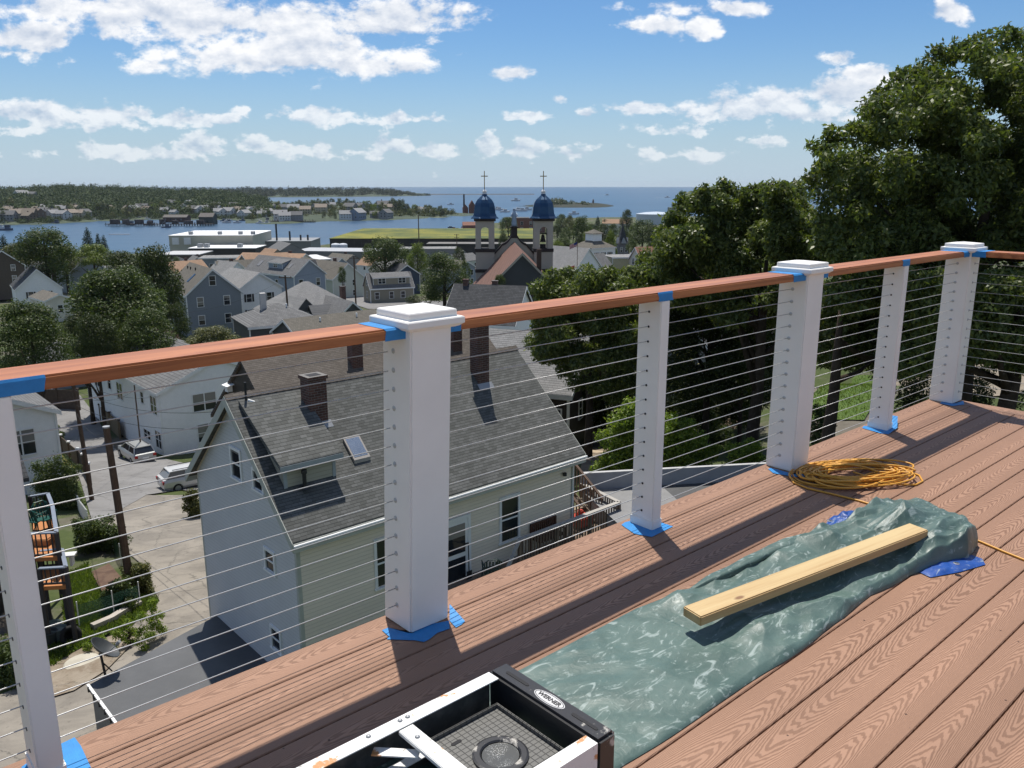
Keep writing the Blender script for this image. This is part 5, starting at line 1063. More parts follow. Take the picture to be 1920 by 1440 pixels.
# ------------------------------------------------------------ trees
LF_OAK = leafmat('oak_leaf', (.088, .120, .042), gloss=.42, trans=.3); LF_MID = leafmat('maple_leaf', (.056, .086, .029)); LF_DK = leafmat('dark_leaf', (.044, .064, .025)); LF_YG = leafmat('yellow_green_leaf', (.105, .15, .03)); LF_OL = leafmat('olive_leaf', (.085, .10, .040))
LF_BR = leafmat('bright_leaf', (.13, .20, .035), trans=.3); LF_PUR = leafmat('purple_leaf', (.05, .022, .028)); LF_CON = leafmat('spruce_needle', (.030, .050, .030))
def leaf_arrays(cl, n, size, up=.35, droop=0, elong=2.2, fill=.25, sprig=1, rs=None):
    """cl: rows (x, y, z, rx, ry, rz). Leaves spread on and inside the clumps; returns vertices and quads."""
    g = rs or rng; cl = np.array(cl, float); wgt = (cl[:, 3] * cl[:, 4] * cl[:, 5]) ** (2 / 3.); idx = g.choice(len(cl), n, p=wgt / wgt.sum()); c = cl[idx]
    d = g.normal(size=(n, 3)); d /= np.linalg.norm(d, axis=1)[:, None]
    rr = np.where(g.random(n) < fill, g.random(n) ** .5, .82 + .26 * g.random(n))
    rr *= 1 + .16 * np.sin(d[:, 0] * 7 + idx) * np.sin(d[:, 1] * 6 + idx * 2) + .12 * np.sin(d[:, 2] * 9 + idx)
    p = c[:, :3] + d * rr[:, None] * c[:, 3:6]
    nn = d * .8 + g.normal(size=(n, 3)) * .55; nn[:, 2] += up; nn /= np.linalg.norm(nn, axis=1)[:, None]
    tt = g.normal(size=(n, 3)); tt[:, 2] -= droop; tt -= nn * (tt * nn).sum(1)[:, None]; tt /= np.linalg.norm(tt, axis=1)[:, None] + 1e-9
    bb = np.cross(nn, tt); sz = size * (.55 + .9 * g.random(n))[:, None]
    V = []; base = p
    for k in range(sprig):
        if sprig > 1:
            a = (k - (sprig - 1) / 2) * .95; t2 = tt * math.cos(a) + bb * math.sin(a); b2 = np.cross(nn, t2); s2 = sz * (.8 + .4 * g.random(n))[:, None]
        else: t2, b2, s2 = tt, bb, sz
        w2 = s2 / elong / 2 * 1.0
        V.append(np.stack([base, base + t2 * s2 * .45 + b2 * w2 - nn * s2 * .05, base + t2 * s2 + nn * (-.12 * s2), base + t2 * s2 * .45 - b2 * w2 - nn * s2 * .05], 1))
    v = np.concatenate(V, 0).reshape(-1, 3); q = np.arange(len(v)).reshape(-1, 4); return v, q
def leaf_mesh(name, cl, n, size, mat, **k):
    v, q = leaf_arrays(cl, n, size, **k); me = bpy.data.meshes.new(name); qmesh(me, v, q); me.materials.append(mat); return me
def trunk_mb(h, r, limbs=5, spread=1.0, lean=0, seed=0, h0=0):
    rd = random.Random(seed); m = MB(); pts = [(lean * (z / h) ** 2 + rd.uniform(-.03, .03) * h * .3, rd.uniform(-.02, .02) * h * .3, h0 + z) for z in np.linspace(0, h, 6)]
    m.tube(pts, [r * 1.35, r, r * .9, r * .75, r * .55, r * .25], 9)
    for i in range(limbs):
        k = rd.randint(2, 4); b = Vector(pts[k]); a = rd.uniform(0, 6.28) if limbs > 3 else i * 2.1; L = spread * rd.uniform(.5, .95)
        m.tube([b, b + Vector((math.cos(a) * L * .45, math.sin(a) * L * .45, L * .35)), b + Vector((math.cos(a) * L, math.sin(a) * L, L * .75))], [r * .5, r * .33, r * .1], 7)
    return m
# unit crowns (radius about 1, height about 2, base of the trunk at z = 0 and crown from .5 to 2.6)
def unit_clumps(seed, n=40, z0=.55, zr=1.35, rmax=.80):
    rd = random.Random(seed); out = [(0, 0, 1.1, .6, .6, .55), (0, 0, 1.7, .55, .55, .5)]
    for i in range(n):
        a = rd.uniform(0, 6.283); zz = rd.random() ** .85; r_ = rmax * math.sin(math.pi * min(.96, .22 + zz * .74)) ** .7 * rd.uniform(.75, 1); s = rd.uniform(.22, .36)
        out.append((math.cos(a) * r_, math.sin(a) * r_, z0 + zz * zr * 1.28, s, s, s * .85))
    return out
UNITS = {}
def unit(kind, seed, mat, n, size, **k):
    key = (kind, seed, mat.name, n)
    if key not in UNITS:
        if kind == 'conifer':
            rd = np.random.default_rng(seed); cl = []
            for i in range(26):
                z = .3 + 2.2 * i / 26; r_ = .62 * (1 - i / 27) ** .85 + .03
                for a in range(5): q = a * 1.257 + i * .7; cl.append((math.cos(q) * r_ * .55, math.sin(q) * r_ * .55, z - r_ * .2, r_ * .5, r_ * .5, .06))
            cr = leaf_mesh('crown', cl, n, size, mat, up=.1, droop=.5, fill=.6, rs=rd)
            tr = MB().tube([(0, 0, 0), (0, 0, 1.3), (0, 0, 2.4)], [.055, .04, .01], 7).mesh('trunk', BARK)
        else:
            cr = leaf_mesh('crown', unit_clumps(seed, **k), int(n * 2.2), size * .72, mat, rs=np.random.default_rng(seed), up=.3, elong=1.6, fill=.35)
            tr = trunk_mb(1.5, .075, 6, .7, seed=seed).mesh('trunk', BARK, smooth=True)
        UNITS[key] = (cr, tr)
    return UNITS[key]
def tree(px, top, bot, hw, D, label, kind='round', seed=1, mat=None, n=5000, size=.085, group=None, name=None, cat='tree', z=None, crown_z=.45):
    """top / bot: photo rows of the crown's top and bottom"""
    a, b = wp(px, top, D), wp(px, bot, D); r_ = hw / 1609 * math.hypot(D, a.x) ; gz = float(terr(a.x, D)) if z is None else z
    H = a.z - gz; cr, tr = unit(kind, seed, mat or LF_MID, n, size)
    rt = thing(name or ('spruce_tree' if kind == 'conifer' else 'tree'), label, cat, (a.x, D, gz), random.uniform(0, 6.28), group)
    c = link('crown', cr, rt); t_ = link('trunk', tr, rt)
    z0, z1 = (.3, 2.55) if kind == 'conifer' else (.45, 2.55)
    sz = (a.z - b.z) / (z1 - z0); off = b.z - gz - z0 * sz
    rs_ = r_ / (.62 if kind == 'conifer' else 1.02)
    c.scale = (rs_, rs_, sz); c.location = (0, 0, off); t_.scale = (rs_, rs_, max(.3, (H * .8) / 1.5 if kind != 'conifer' else H / 2.5)); return rt
tree(213, 488, 655, 92, 84, 'big round dark green maple in front of the blue grey gable', seed=1, n=15000, size=.062, mat=LF_MID)
tree(282, 456, 600, 54, 104, 'tall darker tree just behind the big round maple', seed=2, n=9000, size=.075, mat=LF_DK)
tree(235, 468, 560, 62, 112, 'dark leafy tree at left behind the big round maple', seed=3, n=8000, size=.075, mat=LF_DK)
tree(150, 580, 670, 45, 80, 'dark low tree between the big maple and the bottom left tree', seed=4, n=7000, size=.075, mat=LF_DK)
tree(172, 585, 705, 46, 74, 'dark leafy tree directly above the handrail left of the big maple', seed=2, n=9000, size=.07, mat=LF_DK)
tree(270, 575, 690, 58, 78, 'dark low tree between the big maple and the blue grey gable', seed=4, n=9000, size=.07, mat=LF_MID)
tree(325, 560, 660, 30, 98, 'small dark tree at the foot of the blue grey gable', seed=1, n=5000, size=.08, mat=LF_DK)
tree(48, 560, 720, 72, 62, 'dark leafy tree at the left edge just above the handrail', seed=5, n=14000, size=.062, mat=LF_MID)
tree(78, 417, 530, 54, 185, 'round green tree standing against the harbour at far left', seed=1, n=8000, size=.07, mat=LF_MID)
tree(50, 452, 512, 55, 215, 'olive green tree below the round tree at far left', seed=3, n=7000, size=.075, mat=LF_OL)
tree(118, 460, 512, 30, 225, 'olive leafy tree left of the spruce trees', seed=2, n=4000, size=.09, mat=LF_OL)
tree(162, 424, 475, 15, 240, 'tallest dark spruce standing against the harbour', 'conifer', 1, LF_CON, 2600, .10)
tree(182, 436, 478, 11, 245, 'thin dark spruce in the middle of the three spruces', 'conifer', 2, LF_CON, 2000, .11)
tree(193, 438, 480, 11, 250, 'thin dark spruce at the right of the three spruces', 'conifer', 3, LF_CON, 2000, .11)
tree(4, 438, 490, 16, 230, 'dark spruce cut by the left edge', 'conifer', 4, LF_CON, 2200, .11)
tree(172, 456, 500, 34, 215, 'bushy yellow green tree below the spruces', seed=4, n=4500, size=.09, mat=LF_YG)
tree(720, 438, 520, 44, 232, 'round dark green tree in front of the planted roof', seed=1, n=8000, size=.07, mat=LF_MID)
tree(782, 452, 515, 22, 250, 'thin pale green tree right of the round tree by the planted roof', seed=2, n=3000, size=.1, mat=LF_YG)
tree(832, 470, 565, 53, 172, 'round dark green tree left of the church tower', seed=3, n=10000, size=.065, mat=LF_MID)
tree(775, 552, 570, 18, 180, 'low dark bush at the foot of the round tree by the church', seed=4, n=2000, size=.12, mat=LF_DK, name='bush', cat='bush')
tree(396, 610, 660, 52, 84, 'yellow green leafy bush just above the handrail', seed=2, n=6000, size=.085, mat=LF_OL, name='bush', cat='bush')
tree(302, 617, 655, 36, 92, 'dark purple leaved bush left of the yellow green one', seed=3, n=4000, size=.09, mat=LF_PUR, name='bush', cat='bush')
# trees around the church and toward the sea
for i, (px, tp, bt, hw, D, lab, mt) in enumerate([
    (953, 403, 432, 20, 560, 'round tree between the two church domes', LF_MID), (944, 435, 455, 11, 330, 'small dark tree behind the curved church gable', LF_DK), (1052, 400, 425, 14, 620, 'green tree just right of the right dome', LF_MID), (1068, 402, 426, 11, 600, 'small green tree beside the one right of the dome', LF_OL),
    (1092, 400, 450, 22, 430, 'tall green tree in the middle of the trees right of the church', LF_MID), (1105, 431, 455, 18, 400, 'low yellow green tree above the cupola house', LF_YG), (1175, 391, 424, 14, 520, 'round dark tree standing against the sea near the tank', LF_DK), (1206, 410, 455, 32, 380, 'wide round green tree below the oil tank', LF_MID),
    (1058, 442, 470, 20, 300, 'green tree behind the right church tower', LF_MID), (1046, 450, 478, 16, 250, 'yellow green tree at the foot of the right church tower', LF_YG), (1130, 418, 446, 20, 420, 'dark green tree in front of the tan harbour house', LF_DK), (1145, 430, 500, 16, 240, 'pale green tree left of the tower house', LF_YG), (1150, 478, 505, 14, 215, 'small bush before the flat yellow house', LF_MID),
    (1085, 458, 470, 9, 300, 'small tree beside the flagpole', LF_MID), (928, 470, 500, 20, 175, 'tree peeping between the left tower and the red brown roof', LF_MID), (992, 470, 490, 16, 200, 'yellow green tree seen between the church towers', LF_YG), (938, 512, 530, 12, 128, 'small shrub against the church roof foot', LF_MID), (1030, 420, 440, 8, 400, 'little tree beside the right bell tower opening', LF_MID)]):
    tree(px, tp, bt + 6, hw, D, lab, seed=1 + i % 4, mat=mt, n=4500, size=.085)
tree(1121, 404, 426, 8, 500, 'small dark spruce right of the tall green tree', 'conifer', 2, LF_CON, 1500, .13)
EXTRA = [(1045, 418, 440, 12, 520, 'dark green tree low beside the right dome tower'), (1062, 425, 448, 13, 450, 'mid green tree behind the flag'), (1075, 414, 436, 12, 560, 'olive tree left of the tallest tree right of the church'), (1088, 436, 462, 12, 330, 'dark tree left of the cupola house'), (1110, 416, 440, 12, 560, 'green tree between the tallest tree and the small spruce'), (1135, 410, 430, 12, 640, 'dark tree on the shore left of the tan harbour house'), (1150, 418, 440, 13, 480, 'mid green tree just below the tan harbour house'), (1168, 424, 450, 14, 380, 'green tree behind the tower house spire'), (1190, 418, 445, 15, 430, 'dark green tree left of the wide tree below the tank'), (1226, 420, 455, 18, 360, 'dark tree right of the wide tree below the tank'), (1240, 428, 462, 16, 300, 'olive tree at the edge of the oaks below the tank'), (1100, 455, 480, 10, 260, 'small green tree below the cupola house'), (1136, 452, 485, 13, 270, 'bushy tree between cupola house and tower house'), (1185, 447, 468, 12, 290, 'green tree above the red brown roof'), (1222, 452, 490, 16, 230, 'dark tree right of the red brown roof'),
  (690, 455, 478, 12, 330, 'small tree left of the round tree by the planted roof'), (760, 462, 488, 13, 290, 'small green tree above the navy gable'), (860, 462, 490, 13, 280, 'small dark tree above the round tree by the church'), (872, 486, 515, 12, 210, 'small green tree just left of the left church tower'), (640, 498, 525, 9, 200, 'narrow green tree beside the pale green house'), (470, 498, 520, 9, 200, 'small tree between the blue grey gable and the white shuttered house'), (330, 480, 500, 10, 290, 'small green tree above the roof of the blue grey gable'), (595, 500, 520, 8, 205, 'little tree beside the blue dormered house'), (18, 462, 500, 16, 240, 'olive tree near the left edge behind the brown house'), (505, 482, 496, 8, 280, 'tiny dark tree above the blue dormered house')]
for i, (px, tp, bt, hw, D, lab) in enumerate(EXTRA): tree(px, tp, bt + 6, hw, D, lab, seed=1 + i % 4, mat=(LF_MID, LF_DK, LF_OL)[1 if 'dark' in lab else 2 if 'olive' in lab else 0], n=3600, size=.09)
# near trees: crowns built from clumps placed in space
def near_tree(name, label, base, cl, n, size, mat, r, h, seed, limbs=7, lean=0, cat='tree', elong=2.3, sprig=1, fill=.42):
    b = Vector(base); rt = thing(name, label, cat, b, 0)
    loc = [(c[0] - b.x, c[1] - b.y, c[2] - b.z, *c[3:]) for c in cl]
    link('crown', leaf_mesh('crown', loc, n, size, mat, up=.15, droop=.6, elong=elong, sprig=sprig, fill=fill, rs=np.random.default_rng(seed)), rt)
    if r:
        zlo, zhi = min(c[2] for c in loc), max(c[2] for c in loc); h = max(h, zlo + .55 * (zhi - zlo)) if cat == 'tree' else h; m = trunk_mb(h, r, 0, lean=lean, seed=seed, h0=-.5); rd = random.Random(seed); top = Vector((lean, 0, h))
        zs_ = sorted(c[2] for c in loc); zl = zs_[int(len(zs_) * .5)]
        sel = sorted([c for c in loc if c[2] < zl], key=lambda c: rd.random())[:limbs]
        for c in sel:
            k = rd.uniform(.35, .8); s0 = Vector((lean * k * k, 0, h * k)); e = Vector(c[:3]); mid = s0.lerp(e, .5) + Vector((0, 0, -.06 * (e - s0).length))
            m.tube([s0, mid, e], [r * (1 - k) * .9 + .04, r * .28, .025], 7)
        m.build('trunk', BARK, rt, smooth=True)
    return rt
def pc(lst, D, jit=1.6, seed=0, flat=.85):
    rd = random.Random(seed); out = []
    for px, py, rp in lst:
        d = D + rd.uniform(-jit, jit); q = wp(px, py, d); s = rp / 1609 * d; out.append((q.x, q.y, q.z, s, s * 1.05, s * flat))
    return out
def blobs(x0, x1, topf, bot, rad, n, seed):
    rd = random.Random(seed); out = []
    for i in range(n):
        x = rd.uniform(x0, x1); tp = topf(x) + rad * .8; y = tp + (bot - tp) * rd.random(); out.append((x, y, rad * rd.uniform(.75, 1.25)))
    return out
def boughs(x0, x1, topf, bot, rad, n, D, dj, seed, sub=7, edge=()):
    """boughs: round masses of foliage, each made of smaller clumps"""
    rd = random.Random(seed); out = []
    lst = list(edge)
    for i in range(n):
        x = rd.uniform(x0, x1); tp = topf(x) + rad * 1.15; y = tp + max(0, bot - tp) * rd.random(); lst.append((x, y, rad * rd.uniform(.75, 1.2)))
    for x, y, r_ in lst:
        d = D + rd.uniform(-dj, dj)
        for k in range(sub):
            a = rd.uniform(0, 6.28); e = rd.uniform(.45, .85); u_ = rd.uniform(-1, 1); sx = math.cos(a) * math.sqrt(1 - u_ * u_) * e; sy = u_ * e * .75; sz_ = math.sin(a) * math.sqrt(1 - u_ * u_) * e
            q = wp(x + sx * r_, y + sy * r_, d + sz_ * r_ / 1609 * d); s = r_ * rd.uniform(.36, .55) / 1609 * d; out.append((q.x, q.y, q.z, s, s, s * .8))
    return out
def top1(x): return float(np.interp(x, [1515, 1530, 1560, 1620, 1660, 1700, 1760, 1800, 1850, 1890, 2000, 2150], [310, 265, 225, 195, 150, 125, 85, 70, 60, 45, 60, 120]))
edge1 = [(1545, 300, 30), (1540, 265, 22), (1575, 245, 28), (1610, 235, 30), (1640, 200, 26), (1665, 165, 26), (1695, 140, 26), (1735, 115, 30), (1775, 95, 26), (1805, 85, 24), (1840, 72, 26), (1885, 62, 28), (1920, 70, 34), (1525, 330, 22), (1560, 350, 34), (1600, 300, 36), (1620, 370, 36), (1700, 200, 42), (1780, 150, 40), (1860, 130, 42)]
cl1 = boughs(1560, 2080, top1, 560, 50, 150, 31, 3.6, 5, 8, [(a, b + c * .3, c * 1.15) for a, b, c in edge1] + [(1900, 130, 46), (1922, 180, 50), (1875, 185, 50), (1850, 235, 50), (1910, 255, 56), (1960, 130, 60), (1970, 220, 60), (1800, 190, 48)])
b1_ = wp(1800, 760, 30); near_tree('oak_tree', 'huge dark oak filling the right side, its top above the corner post', (b1_.x, b1_.y, float(terr(b1_.x, b1_.y))), cl1, 210000, .19, LF_OAK, .36, 11, 1, limbs=14)
def top2(x): return float(np.interp(x, [1225, 1250, 1285, 1320, 1360, 1400, 1420, 1460, 1510, 1560], [445, 400, 360, 340, 330, 345, 345, 340, 335, 380]))
edge2 = [(1290, 370, 20), (1320, 352, 20), (1365, 345, 22), (1400, 360, 20), (1425, 352, 20), (1455, 350, 22), (1490, 350, 20), (1265, 410, 24), (1250, 440, 22), (1280, 420, 26), (1470, 385, 26), (1510, 400, 30)]
cl2 = boughs(1250, 1555, top2, 590, 40, 46, 38, 3.0, 6, 8, [(a, b + c * .4, c * 1.3) for a, b, c in edge2])
b2_ = wp(1420, 720, 37); near_tree('oak_tree', 'broad oak in the middle, lower than the huge right one and left of it', (b2_.x, b2_.y, float(terr(b2_.x, b2_.y))), cl2, 130000, .2, LF_OAK, .3, 10, 2, limbs=12)
def top3(x): return float(np.interp(x, [990, 1020, 1060, 1110, 1160, 1230, 1300, 1400], [560, 525, 503, 500, 505, 490, 470, 480]))
cl3 = pc([(1120, 720, 24), (1160, 710, 24), (1080, 715, 20), (1150, 740, 20), (1190, 720, 22), (1010, 540, 18), (1035, 520, 18), (1065, 512, 16), (1100, 510, 18), (1140, 512, 18), (1180, 512, 18), (1020, 590, 26), (1005, 640, 22), (1040, 660, 26), (1060, 690, 20), (1090, 680, 24)] + blobs(1010, 1190, top3, 680, 24, 80, 7), 42, 2.6, 3)
b3_ = wp(1105, 780, 43); near_tree('maple_tree', 'leafy tree rising behind the railing just left of the middle thin post', (b3_.x, b3_.y, float(terr(b3_.x, b3_.y))), cl3, 80000, .19, LF_OAK, .22, 8, 3, limbs=9)
cl4 = pc([(1205, 520, 20), (1235, 500, 20), (1215, 480, 20), (1250, 520, 26), (1290, 540, 28)] + blobs(1195, 1480, lambda x: 470, 590, 27, 75, 8), 46, 3, 4)
b4_ = wp(1330, 690, 46); near_tree('oak_tree', 'dim low tree behind the handrail right of the middle thin post', (b4_.x, b4_.y, float(terr(b4_.x, b4_.y))), cl4, 60000, .21, LF_OAK, .2, 7, 4, limbs=7)
cl5 = pc(blobs(1245, 1480, lambda x: 560, 745, 27, 100, 9), 46, 2.2, 5)
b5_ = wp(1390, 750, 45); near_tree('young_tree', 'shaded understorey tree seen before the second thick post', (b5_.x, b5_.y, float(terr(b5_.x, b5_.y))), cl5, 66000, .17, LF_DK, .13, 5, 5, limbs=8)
cl6 = pc(blobs(1530, 1700, lambda x: 520, 690, 28, 75, 10), 33, 1.5, 6)
b6_ = wp(1560, 785, 29); near_tree('oak_tree', 'dark tree with bare forked trunk between second thick post and farthest thin post', (b6_.x, b6_.y, float(terr(b6_.x, b6_.y))), cl6, 52000, .18, LF_OAK, .26, 8, 6, limbs=3)
cl7 = pc(blobs(1690, 1960, lambda x: 500, 680, 30, 80, 11), 27, 1.5, 7)
b7_ = wp(1885, 770, 27); near_tree('oak_tree', 'thick forked trunk with dark leaves right of the corner post', (b7_.x, b7_.y, float(terr(b7_.x, b7_.y))), cl7, 52000, .17, LF_OAK, .34, 8, 8, limbs=5)
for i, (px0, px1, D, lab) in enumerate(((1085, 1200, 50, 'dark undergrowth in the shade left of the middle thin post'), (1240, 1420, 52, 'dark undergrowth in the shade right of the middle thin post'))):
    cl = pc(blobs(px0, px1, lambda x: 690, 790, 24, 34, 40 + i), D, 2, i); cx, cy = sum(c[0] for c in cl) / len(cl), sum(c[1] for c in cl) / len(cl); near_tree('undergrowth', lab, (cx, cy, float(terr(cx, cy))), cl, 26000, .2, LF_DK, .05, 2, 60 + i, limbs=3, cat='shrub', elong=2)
# bushes by the deck
def bush(label, lst, D, n, size, mat, seed, jit=.5, elong=2.0, sprig=1, name='bush'):
    lo = max(lst, key=lambda c: c[1] + c[2]); D = min(max(hit(lo[0], lo[1] + lo[2] * .9).y, D * .72), D * 1.35)
    cl = pc(lst, D, jit, seed); rd = random.Random(seed)
    for c in list(cl):
        for k in range(4): a = rd.uniform(0, 6.28); e = rd.uniform(.6, 1.05); cl.append((c[0] + math.cos(a) * c[3] * e, c[1] + math.sin(a) * c[3] * e * .6, c[2] + rd.uniform(-.3, .8) * c[5], c[3] * .42, c[3] * .42, c[5] * .5))
    for c in list(cl)[:len(lst)]:                          # fill the body of the bush down to the ground
        g = float(terr(c[0], c[1])); z = c[2] - c[5]
        while z > g + .1 and len(cl) < 140: cl.append((c[0] + rd.uniform(-.2, .2), c[1] + rd.uniform(-.2, .3), z - c[5] * .2, c[3] * .9, c[4] * .9, c[5])); z -= c[5]
    cx, cy = sum(c[0] for c in cl) / len(cl), sum(c[1] for c in cl) / len(cl); gz = float(terr(cx, cy))
    return near_tree(name, label, (cx, cy, gz), cl, int(n * 2.6), size * .8, mat, .03, max(.4, min(1.0, max(c[2] for c in cl) - gz - .3)), seed, limbs=3, cat='bush', elong=elong, sprig=sprig, fill=.45)
bush('bright yellow green bush left of the middle thin post', [(1165, 790, 28), (1190, 770, 26), (1155, 830, 30), (1185, 860, 30), (1145, 870, 26), (1210, 830, 32), (1200, 880, 24), (1130, 880, 20)], 30, 9000, .16, LF_BR, 31)
bush('bright green bush right of the middle thin post', [(1240, 800, 30), (1275, 810, 30), (1300, 830, 28), (1250, 850, 34), (1290, 865, 28), (1325, 850, 22), (1240, 880, 24)], 31, 9000, .15, LF_BR, 32)
bush('dark green shrub above the bright bush right of the middle thin post', [(1290, 770, 24), (1330, 790, 24), (1350, 820, 22), (1320, 760, 20)], 35, 4500, .16, LF_MID, 33)
bush('low weedy bush at the foot of the second thick post', [(1385, 850, 22), (1410, 840, 20), (1425, 870, 22), (1370, 880, 20), (1400, 880, 24)], 28, 5500, .13, LF_BR, 34)
bush('leafy bush by the deck edge between second thick post and farthest thin post', [(1535, 800, 16), (1550, 770, 16), (1530, 770, 14), (1545, 825, 14)], 24, 2500, .13, LF_MID, 35)
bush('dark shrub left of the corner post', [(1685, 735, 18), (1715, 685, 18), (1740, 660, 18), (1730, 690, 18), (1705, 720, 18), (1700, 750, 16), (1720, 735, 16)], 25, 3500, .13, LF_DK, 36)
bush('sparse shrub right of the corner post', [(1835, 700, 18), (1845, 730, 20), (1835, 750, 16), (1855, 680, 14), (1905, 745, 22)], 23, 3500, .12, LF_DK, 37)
bush('small pale flowering shrub seen through the cables right of the middle thin post', [(1275, 665, 14), (1292, 660, 16), (1285, 675, 12)], 37, 1600, .15, leafmat('pale_leaf', (.3, .32, .16)), 38)
# bushes in the yards at left
bush('leafy shrub above the orange deck beside the street', [(85, 880, 22), (110, 870, 24), (130, 885, 20), (95, 910, 26), (125, 915, 22), (75, 905, 18), (105, 935, 18)], 37, 7000, .14, LF_MID, 41)
bush('round green shrub beside the small white house', [(95, 805, 14), (88, 818, 12), (105, 818, 13)], 55, 2500, .2, LF_MID, 42)
bush('round clipped green bush between the orange deck and the pole', [(160, 990, 22), (190, 988, 24), (215, 1000, 20), (175, 1010, 24), (205, 1015, 20), (155, 1015, 16)], 31, 6500, .13, LF_MID, 43)
bush('small dense olive bush by the foot of the stub pole', [(255, 1075, 20), (262, 1095, 18), (245, 1090, 18), (268, 1065, 14)], 27, 4500, .11, LF_OL, 44)
bush('leafy garden plants inside the green mesh fence', [(215, 1105, 18), (235, 1115, 18), (205, 1120, 16), (225, 1095, 16), (240, 1130, 14)], 26, 4000, .12, LF_MID, 45)
bush('green bush at the left edge below the orange deck', [(10, 1215, 30), (35, 1230, 26), (15, 1255, 30), (45, 1260, 20)], 21, 5500, .11, LF_MID, 46)
bush('dry twiggy shrub at the left edge beside the green bush', [(15, 1165, 20), (40, 1175, 16), (30, 1190, 16)], 22, 1200, .1, P('dry_twig', (.16, .13, .1), .9), 47, elong=7)
bush('low ivy and weeds along the driveway kerb', [(190, 1200, 10), (215, 1185, 10), (240, 1170, 10), (265, 1155, 10), (285, 1130, 10), (165, 1212, 10)], 24.5, 3000, .09, LF_BR, 48)
bush('overgrown hedge against the big shingled house corner', [(360, 925, 12), (368, 945, 12), (352, 935, 10), (372, 960, 10)], 43, 2500, .14, LF_OL, 49)
# ------------------------------------------------------------ yards, cars, poles
def car(label, px, py, D, heading, silver, group=None):
    q = wp(px, py, D); z = float(terr(q.x, q.y)) + .1; r = thing('parked_car', label, 'car', (q.x, q.y, z), R(90 - heading))
    Lh, Wh = 2.3, .88
    sec = [(-2.3, .45, .78, .72), (-2.28, .35, .98, .84), (-2.1, .30, 1.02, .88), (-1.2, .26, 1.02, .9), (.6, .26, 1.0, .9), (1.2, .28, .96, .88), (2.0, .32, .86, .82), (2.28, .38, .72, .68)]
    b = MB(); prev = None
    for x, z0, z1, w in sec:
        o = len(b.v); b.v += [(x, -w * .92, z0), (x, -w, z0 + .18), (x, -w, z1 - .2), (x, -w * .9, z1), (x, w * .9, z1), (x, w, z1 - .2), (x, w, z0 + .18), (x, w * .92, z0)]
        if prev is not None:
            for k in range(8): b.f.append([prev + k, prev + (k + 1) % 8, o + (k + 1) % 8, o + k]); b.mi.append(0)
        else: b.f.append(list(range(8))); b.mi.append(0)
        prev = o
    b.f.append([prev + k for k in range(8)][::-1]); b.mi.append(0)
    body = b.build('body', silver, r, smooth=False, bevel=.03)
    g = MB(); lo = [(-2.15, .84), (1.15, .84)]; 
    g.add([(-2.12, -.8, 1.0), (1.2, -.8, .97), (.35, -.64, 1.46), (-1.75, -.64, 1.48), (-2.12, .8, 1.0), (1.2, .8, .97), (.35, .64, 1.46), (-1.75, .64, 1.48)], [(0, 1, 2, 3), (7, 6, 5, 4), (0, 3, 7, 4), (1, 5, 6, 2), (3, 2, 6, 7)])
    g.build('windows', GLASS, r)
    p = MB(); p.slab([[(-1.82, -.66, 1.50), (.38, -.66, 1.485), (.38, .66, 1.485), (-1.82, .66, 1.50)]], .05)
    for x0, x1 in ((-1.78, -2.1), (-.75, -.78), (.33, 1.15)):
        for s in (-1, 1): p.bar((x0, s * .655, 1.47), (x1, s * .80, 1.0), .07, .06)
    p.build('roof', silver, r, bevel=.02)
    k = MB()
    for s in (-1, 1): k.tube([(-1.6, s * .56, 1.56), (.1, s * .56, 1.55)], .025, 6)
    k.build('roof_rack', BLACKM, r)
    for x in (-1.4, 1.4):
        for s in (-1, 1):
            wv = MB(); wv.tube([(x, s * .72, .33), (x, s * .9, .33)], .33, 20); wh = wv.build('wheel', P('tyre_rubber', (.02, .02, .02), .9), r); h = MB(); h.tube([(x, s * .895, .33), (x, s * .915, .33)], .2, 14); h.build('hub', GREYM, wh)
    for s in (-1, 1): h = MB(); h.box(-2.34, -2.24, s * .72 - .12, s * .72 + .12, .72, .92); h.build('tail_light', P('red_lens', (.3, .012, .012), .25), r); h = MB(); h.box(2.15, 2.27, s * .58 - .14, s * .58 + .14, .62, .76); h.build('headlight', P('clear_lens', (.6, .6, .6), .15), r)
    h = MB(); h.box(-2.33, -2.29, -.26, .26, .62, .74); h.build('number_plate', TRIM, r)
    return r
SILV = P('silver_paint', (.42, .43, .43), .32, .5, metal=.5, var=.03)
car('silver station wagon parked beside the white two storey house', 255, 846, 66, -42, SILV)
car('light silver wagon partly hidden by the big shingled house corner', 366, 905, 55, 52, P('pale_silver_paint', (.55, .55, .53), .35, .5, metal=.3, var=.03))
def pole(label, px, py, D, top, r=.14, arm=None, lean=0):
    q = wp(px, py, D); z = float(terr(q.x, q.y)); zt = wp(px, top, D).z; o = thing('utility_pole', label, 'pole', (q.x, q.y, z), 0)
    m = MB(); m.tube([(0, 0, -.3), (lean * .4, 0, (zt - z) * .4), (lean, 0, zt - z)], [r * 1.15, r, r * .85], 10); m.build('shaft', P('pole_wood', (.10, .065, .045), .9, var=.35, vs=5), o)
    c = MB(); c.tube([(lean, 0, zt - z), (lean, 0, zt - z + .06)], r * .95, 10); c.build('pole_cap', GREYM, o)
    if arm:
        for k in arm: a = MB(); a.box(lean - .9, lean + .9, -.06, .06, zt - z - k, zt - z - k + .12); [a.tube([(lean + x, 0, zt - z - k + .12), (lean + x, 0, zt - z - k + .3)], .05, 6) for x in (-.8, 0, .8)]; a.build('cross_arm', P('pole_wood', (.1, .07, .05)), o)
    return Vector((q.x + lean, q.y, zt))
p1 = pole('weathered stub pole standing by the driveway below the railing', 240, 1052, 32, 802, .15, lean=-.25)
